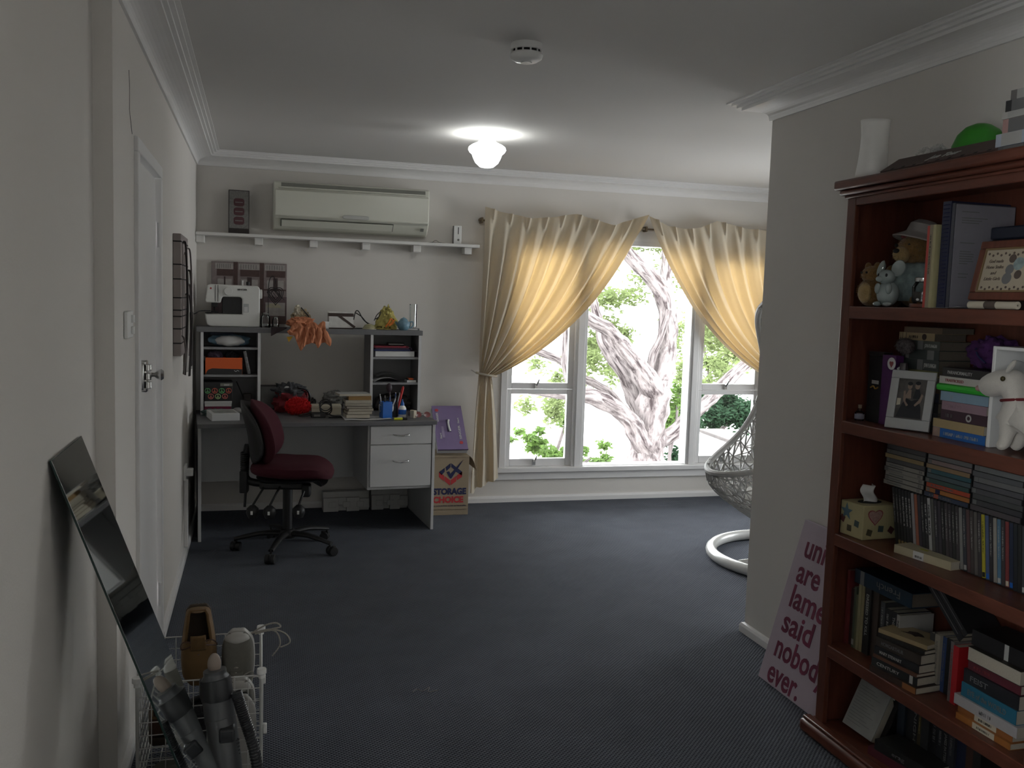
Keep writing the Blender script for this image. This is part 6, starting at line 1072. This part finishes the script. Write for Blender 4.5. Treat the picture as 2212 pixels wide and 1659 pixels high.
# ---- third shelf
tb = thing('tissue_box', 'cream square tissue box painted with star and heart on the third shelf', 'tissue box', (1.958, 2.596, S3), (0, 0, math.radians(4))); m_tis = pm('cream_painted_wood', (.42, .37, .20), .6, var=.06); TW, TD, TH = .113, .143, .117
b = MB(); b.box(0, 0, 0, TD, TW, TH); b.build('box_body', m_tis, tb, bevel=.003); MB().rings([[(TD/2+.045*math.cos(a), TW/2+.028*math.sin(a), z) for a in [2*PI*k/24 for k in range(24)]] for z in (TH-.001, TH+.0008)]).build('tissue_slot', m_dark, tb)
b = MB(); b.grid(lambda u, v: (TD/2+.028*(u-.5)*2*(1-.25*v)+.006*math.sin(v*7), TW/2+.02*math.sin(u*6+v*2)*(.5+v*.5), TH-.004+.062*v), 20, 12); b.build('tissue', m_paper, tb, smooth=True, solid=.0008)
star = [((.030 if k % 2 == 0 else .0125)*math.sin(2*PI*k/10), (.030 if k % 2 == 0 else .0125)*math.cos(2*PI*k/10)) for k in range(10)]
b = MB(); b.rings([[(x, .082+p, .082+q) for p, q in star] for x in (-.0012, .0)]); b.build('painted_star', pm('dusty_blue_paint', (.08, .15, .20), .7), tb)
hrt = [(.027*(math.sin(a)**3), .025*(math.cos(a)-.35*math.cos(2*a)-.12*math.cos(3*a))) for a in [2*PI*k/28 for k in range(28)]]
b = MB(); b.rings([[(.05+p*1.15+.3*q*0, y, .080+q*1.05) for p, q in hrt] for y in (-.0009, 0)]); b.build('painted_heart_edge', m_ltr, tb)
b = MB(); b.rings([[(.05+p*1.0, y, .080+q*.9) for p, q in hrt] for y in (-.0014, 0)]); b.build('painted_heart', pm('dusty_pink_paint', (.36, .22, .20), .7, var=.5, scale=250), tb)
m_sq = [pm('maroon_square', (.10, .025, .025), .7), pm('olive_square', (.07, .06, .03), .7), pm('slate_square', (.05, .08, .08), .7)]
for k, (yy, zz_, a_) in enumerate(((.10, .055, .4), (.065, .028, .0), (.03, .05, .15))): b = MB(); b.box(-.0012, -.0105, -.0105, 0, .0105, .0105, M=Matrix.Translation((0, yy, zz_)) @ Matrix.Rotation(a_, 4, 'X')); b.build('painted_square', m_sq[k % 3], tb)
for k, (xx, zz_, a_) in enumerate(((.028, .025, .3), (.075, .036, .1), (.118, .03, .6))): b = MB(); b.box(-.0105, -.0012, -.0105, .0105, 0, .0105, M=Matrix.Translation((xx, 0, zz_)) @ Matrix.Rotation(a_, 4, 'Y')); b.build('painted_square', m_sq[(k+1) % 3], tb)
pbk = book('cream paperback lying flat in front of the DVD row', Matrix.Translation((1.972, 2.452, S3)) @ Matrix.Rotation(math.radians(9), 4, 'Z') @ Matrix(((1, 0, 0, 0), (0, 0, -1, 0), (0, 1, 0, 0), (0, 0, 0, 1))), .115, .215, .026, (.44, .39, .26)); bnd(pbk, .026, .075, .115, m_paper, 'spine_label'); stext(pbk, '~', .215, .02, m_ltk, False, fit=.028, start=.38)
for x0, z0, w_, h_, m_ in ((.03, .07, .012, .03, pm('lime_mark', (.40, .40, .04), .6)), (.05, .10, .004, .045, m_ltk), (.062, .09, .003, .06, m_ltgr), (.085, .06, .003, .05, m_ltgr)): MB().box(x0, .026, z0, x0+w_, .0265, z0+h_).build('cover_print', m_, pbk)
def dvd(label, M_, t_, col, h=.19, w=.131, txt=None, tm=None, standing=True, tip=None, group=None):
    th = thing('dvd_case', label, 'DVD case', M=M_, group=group); m = pm('dvd_%.3f_%.3f_%.3f' % col, col, .3, var=.15, scale=30)
    MB().box(.0006, 0, 0, w, t_, h).build('case', m_blackp, th); MB().box(-.0004, .0008, .003, .0006, t_-.0008, h-.003).build('spine_insert', m, th)
    if txt: stext(th, txt, h, t_, tm or m_ltw, standing, fit=h*.5)
    if tip: MB().box(-.0009, .002, .006, -.0004, t_-.002, .02).build('spine_logo', tip, th)
    return th
rnd = random.Random(33); t_ = .0140; lean0 = math.radians(11.5)
special = {0: ((.02, .02, .02), '~', None, 'black'), 1: ((.02, .02, .02), '~', m_ltg, 'black'), 2: ((.02, .02, .022), '~', m_ltg, 'black'), 3: ((.02, .02, .022), 'SHERLOCK 2', m_ltg, 'black'), 4: ((.022, .022, .024), 'SHERLOCK', m_ltg, 'black'), 5: ((.022, .022, .024), 'SHERLOCK', m_blue, 'black'), 6: ((.30, .30, .31), None, None, 'pale grey'), 7: ((.34, .11, .06), None, None, 'orange-red'), 8: ((.05, .045, .06), None, None, 'dark violet'), 9: ((.03, .03, .032), '~', m_ltw, 'black'), 10: ((.028, .028, .03), 'GET OUT', m_ltw, 'black'), 11: ((.42, .42, .41), 'NICE GUYS', m_ltk, 'white'), 12: ((.10, .10, .09), None, m_ltw, 'grey'), 15: ((.02, .02, .02), '~', m_ltw, 'black'), 20: ((.22, .22, .21), None, None, 'light grey'), 22: ((.11, .06, .06), None, None, 'brown-red'), 24: ((.12, .11, .10), None, None, 'taupe'), 26: ((.42, .38, .03), '~', m_ltk, 'yellow-striped'), 27: ((.07, .10, .20), None, m_blue, 'blue'), 29: ((.30, .28, .24), None, None, 'cream'), 30: ((.08, .18, .27), '~', m_ltw, 'sky blue'), 32: ((.20, .04, .04), None, m_cream, 'red'), 33: ((.02, .03, .06), None, m_blue, 'navy')}
yy = 2.535
for k in range(38):
    lean = lean0*(1-.55*k/37)
    if k in special: col, txt, tip, cn = special[k]
    else:
        v = rnd.uniform(.02, .06); col = (round(v*rnd.uniform(.8, 1.2), 3), round(v, 3), round(v*rnd.uniform(.9, 1.3), 3)); txt = rnd.choice([None, None, '~', '~', '~']) if k < 34 else None; tip = rnd.choice([None, m_ltw, m_ltgr]); cn = 'dark'
    dvd('%s upright DVD case, %s from the tissue box' % (cn, ORD[k]), Matrix.Translation((2.043, yy-t_, S3+t_*math.sin(lean))) @ Matrix.Rotation(-lean, 4, 'X'), t_, col, txt=txt if txt and k < 34 else None, tm=(m_ltk if cn in ('white', 'yellow-striped') else m_ltw), tip=tip, group='upright DVD cases on the third shelf')
    yy -= (t_+.0004)/math.cos(lean)
cols = [[(.07, .07, .075), (.12, .115, .11), (.30, .22, .10), (.08, .08, .085)]+[(.26, .25, .22)]*5, [(.16, .16, .16), (.24, .18, .17), (.28, .19, .10), (.03, .10, .12), (.07, .11, .12), (.04, .09, .08), (.40, .06, .025), (.36, .14, .03), (.03, .045, .08)], [(.17, .18, .18), (.10, .105, .11), (.15, .15, .15), (.09, .09, .10), (.075, .075, .08), (.06, .065, .065), (.045, .045, .05), (.07, .06, .065)]]
cname = ['left', 'middle', 'right']
zb0 = S3+.1915
for c_, (y0, cl_) in enumerate(((2.615, cols[0]), (2.418, cols[1]), (2.222, cols[2]))):
    n_c = len(cl_); tt = .0146 if c_ < 2 else .0165
    for i in range(n_c):
        col = cl_[n_c-1-i]; cn = 'cream' if sum(col) > .65 and col[2] > .15 else ('orange' if col[0] > .3 else ('dark' if sum(col) < .25 else 'grey'))
        tx = None
        if c_ == 1 and i == 0: tx = 'HOUSE'
        if c_ == 1 and i == 2: tx = 'HOUSE'
        q = dvd('%s flat DVD case, %s from the bottom of the %s flat pile' % (cn, ORD[i], cname[c_]), lying(2.041+.002*((i*7) % 3), y0-.003*((i*5) % 3)*.5, zb0+i*(tt+.0003)), tt, col, txt=tx, standing=False, tm=m_ltgr if tx else None, tip=(m_ltgr if i % 2 else None), group='flat DVD cases above the upright row')
        if c_ == 0 and i < 5:
            for f in (.03, .05): MB().box(-.0009, .003, .19*.80+f*.4, -.0004, tt-.003, .19*.80+f*.4+.005).build('spine_mark', m_ltgr, q)
            MB().box(-.0008, tt*.3, .02, -.0004, tt*.6, .09).build('spine_title', m_ltgr, q)
        if c_ == 1 and i in (0, 1): MB().box(-.0009, .001, .045, -.0004, tt-.001, .065).build('spine_square', pm('house_red', (.40, .06, .025), .5) if i == 0 else m_navy, q)
# ---- fourth shelf
row4 = [('thin red-backed book first on the left of the fourth shelf', .013, .262, (.16, .03, .03), None, .0), ('dark maroon book second on the fourth shelf', .028, .20, (.05, .02, .02), None, .01), ('thin grey-green book with library label on the fourth shelf', .012, .215, (.08, .10, .07), None, .0), ('olive thin book beside the cream pair on the fourth shelf', .010, .19, (.13, .13, .07), None, .0), ('tall cream book on the fourth shelf', .014, .235, (.30, .27, .15), None, .0), ('second tall cream-yellow book on the fourth shelf', .014, .235, (.27, .23, .12), None, .002), ('black book with italic pale title on the fourth shelf', .032, .232, (.02, .018, .018), 'DRESSED TO KILL', .004), ('dark brown patterned book on the fourth shelf', .030, .225, (.045, .03, .022), None, .012), ('grey-black tall book beside the brown one', .022, .20, (.07, .075, .08), '~', .02), ('black book, left of the two under the blue volume', .028, .185, (.018, .018, .02), '~', .022), ('black book with white title, right of the two', .030, .185, (.016, .016, .018), 'THE BOY', .022), ('white book with red cover picture on the fourth shelf', .016, .182, (.40, .39, .37), 'INNOCENTIUS K', .02)]
yy = 2.712; x4 = 1.998
for i, (lab, t_, h_, col, txt, dx) in enumerate(row4):
    q = stand(lab, x4+dx, yy, S4, .13, h_, t_, col, group='books standing on the fourth shelf'); yy -= t_+.0006
    if txt: stext(q, txt, h_, t_, m_ltk if col[0] > .3 else m_ltw, True, fit=h_*(.62 if i in (6, 11) else .35), start=.1)
    if i == 2: bnd(q, t_, .01, .03, m_ltw, 'library_label')
    if i == 11: MB().cyl(.016, 0, .0005, 16).build('cover_picture', pm('red_cover_picture', (.32, .03, .04), .5), q, loc=(.04, -.0002, .05), rot=(PI/2, 0, 0)); 
fz = S4+.2365
fb = book('large blue dictionary lying across the upright books on the fourth shelf', lying(1.985, 2.655, S4+.2365), .15, .285, .048, (.006, .022, .042), soft=False, pages=MATS['shaded_pages']); text('French', .034, m_ltgr, fb, (-.0012, .036, .235), (0, 0, -1), (0, -1, 0), fit=.115); bnd(fb, .048, .03, .05, m_ltgr)  # page ends share the pile's page colour with shade painted in
y_l = 2.345
for i, (lab, t_, h_, col, ang) in enumerate((('black book leaning at a slant beside the blue dictionary', .024, .215, (.016, .016, .018), -50), ('second slanted black book leaning beside the first', .020, .205, (.02, .02, .022), -50))):
    M_ = Matrix.Translation((2.035, 2.20-.0148*i, S4+.203+.0176*i)) @ Matrix.Rotation(math.radians(ang), 4, 'X')
    q = book(lab, M_, .13, h_, t_, col, group='slanted books on the fourth shelf'); MB().box(-.0008, t_*.45, .02, -.0002, t_*.55, h_*.9).build('spine_rule', m_ltgr, q)
row4b = [('grey slim book behind the lying stack', .018, .165, (.06, .06, .06), .05), ('dark slim book behind the lying stack', .02, .172, (.03, .03, .03), .05), ('cream paperback standing right of the lying stack', .022, .175, (.30, .27, .22), .035), ('blue-spined paperback on the fourth shelf', .016, .174, (.03, .06, .17), .045), ('black thick book beside the blue-spined paperback', .026, .176, (.016, .016, .018), .045), ('black slim book beside the thick black one', .020, .175, (.018, .018, .02), .04), ('grey speckled book left of the red one', .014, .185, (.16, .14, .14), .018), ('bright red paperback on the fourth shelf', .022, .178, (.42, .015, .02), .015)]
yy = 2.352
for i, (lab, t_, h_, col, dx) in enumerate(row4b):
    q = stand(lab, x4+dx, yy, S4, .125, h_, t_, col, group='books standing on the fourth shelf'); yy -= t_+.0006
    if i in (2, 3, 6): stext(q, ('~', '~', '~')[(2, 3, 6).index(i)], h_, t_, (m_ltgr, m_ltgr, m_ltr)[(2, 3, 6).index(i)], fit=h_*.7)
# lying stack at the front of the fourth shelf
zz = S4
for i, (lab, t_, L2, w_, col, txt, dx, a_) in enumerate((('dark orange-tipped book at the bottom of the front stack', .020, .195, .125, (.05, .03, .022), None, .0, 6), ('black book with white title, second in the front stack', .026, .185, .12, (.022, .024, .024), 'CENTURY', .006, 8), ('thin brown book in the middle of the front stack', .010, .18, .12, (.14, .06, .035), None, .010, 7), ('black paperback with author name in the front stack', .026, .18, .11, (.018, .018, .02), 'MARY STEWART', .014, 8), ('dark brown thick paperback near the front stack top', .030, .178, .11, (.045, .034, .026), 'HOMGARTHUR', .018, 9), ('black slim paperback under the bird-cover book', .012, .178, .11, (.02, .018, .016), None, .022, 12))):
    M_ = Matrix.Translation((1.926+dx, 2.472, zz)) @ Matrix.Rotation(math.radians(a_), 4, 'Z') @ Matrix(((1, 0, 0, 0), (0, 0, -1, 0), (0, 1, 0, 0), (0, 0, 0, 1)))
    q = book(lab, M_, w_, L2, t_, col, group='books lying at the front of the fourth shelf'); zz += t_+.0005
    if txt: stext(q, txt, L2, t_, m_ltw if i != 4 else m_ltgr, False, fit=L2*.5, start=.12)
    if i == 0: bnd(q, t_, L2*.72, L2-.002, pm('orange_brown_print', (.30, .12, .04), .5))
    if i == 1: bnd(q, t_, L2*.84, L2*.91, m_ltw, 'library_label')
M_ = Matrix.Translation((1.950, 2.472, zz)) @ Matrix.Rotation(math.radians(16), 4, 'Z') @ Matrix(((1, 0, 0, 0), (0, 0, -1, 0), (0, 1, 0, 0), (0, 0, 0, 1)))
q = book('cream-covered book with a bird picture on top of the front stack', M_, .11, .175, .014, (.34, .26, .14), group='books lying at the front of the fourth shelf')
b = MB(); b.rings([[(.055+x*.028, yy_, .09+z*.04) for x, z in [(-.5, -.9), (-.1, -.5), (.4, -.6), (.9, -.1), (.6, .5), (.1, .9), (-.2, .5), (-.6, .4), (-.3, -.1)]] for yy_ in (.014, .0146)]); b.build('bird_picture', m_dbrown, q)
# right-hand pile on the fourth shelf
zz = S4; 
for i, (lab, t_, L2, w_, col, txt, tm, x_, y_, fit) in enumerate((('orange and white banded paperback at the bottom of the right pile', .018, .20, .115, (.34, .13, .03), None, None, 1.955, 2.12, 0), ('second orange and white banded paperback in the right pile', .020, .20, .115, (.30, .11, .03), None, None, 1.965, 2.125, 0), ('thick white book in the right fourth-shelf pile', .030, .23, .13, (.42, .40, .40), '~', m_ltgr, 1.958, 2.135, .05), ('blue fantasy paperback in the right fourth-shelf pile', .040, .20, .11, (.02, .14, .22), 'EYE of the WORLD', m_ltgr, 1.965, 2.118, .14), ('black thick paperback in the right fourth-shelf pile', .040, .20, .11, (.018, .018, .022), 'FEIST', m_ltgr, 1.968, 2.116, .065), ('dark red paperback in the right fourth-shelf pile', .026, .19, .11, (.11, .02, .03), '~', m_ltr, 1.975, 2.11, .06))):
    q = book(lab, lying(x_, y_, zz), w_, L2, t_, col, group='books piled at the right of the fourth shelf'); zz += t_+.0005
    if i < 2: bnd(q, t_, L2*.32, L2*.72, m_cream); stext(q, '~', L2, t_, m_ltk, False, fit=.05, start=.4)
    elif txt: stext(q, txt, L2, t_, tm, False, fit=fit, start=.12 if i != 2 else .4)
Mfe = Matrix.Translation((1.97, 1.92, zz)) @ Matrix(((-1, 0, 0, .115), (0, 0, 1, 0), (0, 1, 0, 0), (0, 0, 0, 1)))
book('thick cream-paged paperback with its page edges outwards on the right pile', Mfe, .115, .19, .040, (.03, .025, .02), group='books piled at the right of the fourth shelf')
q = book('black hardback with white label resting on the right pile', lying(1.99, 2.12, zz+.0405), .12, .21, .045, (.014, .013, .014), group='books piled at the right of the fourth shelf'); bnd(q, .045, .12, .135, m_ltw, 'library_label')
# ---- bottom shelf
pd = thing('dog_eared_notebook', 'thick white-paged notebook standing propped open on the bottom shelf', 'notebook'); pd.matrix_world = frame((1.972, 2.655, Z5+.0235), (.004, -.155, 0), (.075, .006, .165))
MB().box(0, 0, -.004, .152, .172, 0).build('front_page', pm('greyish_page', (.30, .30, .285), .8, var=.2, scale=20), pd, bevel=.001)
b = MB()
for k in range(9): b.box(.004+.001*k, 0, -.006-.0045*k, .152-.002*k, .170-.004*k, -.004-.0045*k)
b.build('page_leaves', m_pages, pd); MB().box(.0, .0, -.052, .150, .172, -.047).build('back_cover', m_strapd, pd)
for k in range(13): MB().box(.012, .02+.0105*k, 0, .012+.07+.04*((k*5) % 3)/2, .0215+.0105*k, .0005).build('printed_line', m_ltgr, pd)
for i, yb_ in enumerate((2.600, 2.560)):
    q = thing('boxed_set', ('left', 'right')[i]+' black boxed set with white square behind the propped notebook', 'boxed set', (2.082, yb_-.036, Z5)); MB().box(0, 0, 0, .094, .036, .205).build('slipcase', m_blackp, q, bevel=.001); MB().box(-.0008, .008, .10, 0, .03, .15).build('white_square', m_plast, q)
row5 = [('dark blue book beside the boxed sets', .034, .20, (.02, .03, .045), None), ('black book with slim title on the bottom shelf', .028, .20, (.018, .018, .02), None), ('black book titled in pale capitals on the bottom shelf', .03, .20, (.016, .016, .018), 'NIGHT'), ('dark book with ochre lettering on the bottom shelf', .018, .195, (.06, .05, .02), '~'), ('charcoal book in the middle of the bottom shelf', .034, .19, (.025, .025, .028), None), ('black book right of the charcoal one', .03, .19, (.018, .018, .02), '~'), ('slate book on the bottom shelf', .028, .19, (.02, .022, .026), '~'), ('black paperback with grey title on the bottom shelf', .026, .19, (.016, .016, .018), 'JAMES PATTERSON'), ('dark grey paperback with pale title on the bottom shelf', .026, .19, (.035, .037, .045), '~'), ('navy book near the right of the bottom shelf', .04, .19, (.01, .015, .045), None), ('brown book at the right of the bottom shelf', .03, .185, (.06, .03, .02), None), ('black book last in view on the bottom shelf', .03, .19, (.02, .02, .02), None)]
yy = 2.49
for i, (lab, t_, h_, col, txt) in enumerate(row5):
    q = stand(lab, 2.062+.003*((i*3) % 4), yy, Z5, .106, h_, t_, col, group='books standing on the bottom shelf'); yy -= t_+.0006
    if txt: stext(q, txt, h_, t_, m_ltg if i == 3 else m_ltgr, fit=h_*(.3 if len(txt) < 3 else .6), start=.2)
mb_1 = book('maroon hardback lying at the front of the bottom shelf', Matrix.Translation((1.946, 2.478, Z5)) @ Matrix.Rotation(math.radians(7), 4, 'Z') @ Matrix(((1, 0, 0, 0), (0, 0, -1, 0), (0, 1, 0, 0), (0, 0, 0, 1))), .10, .24, .028, (.10, .02, .03), soft=False)
mb_2 = book('black paperback lying on the maroon hardback', Matrix.Translation((1.950, 2.452, Z5+.0285)) @ Matrix.Rotation(math.radians(9), 4, 'Z') @ Matrix(((1, 0, 0, 0), (0, 0, -1, 0), (0, 1, 0, 0), (0, 0, 0, 1))), .10, .22, .034, (.016, .017, .016)); stext(mb_2, 'erag', .22, .034, m_ltgr, False, fit=.05, start=.32)
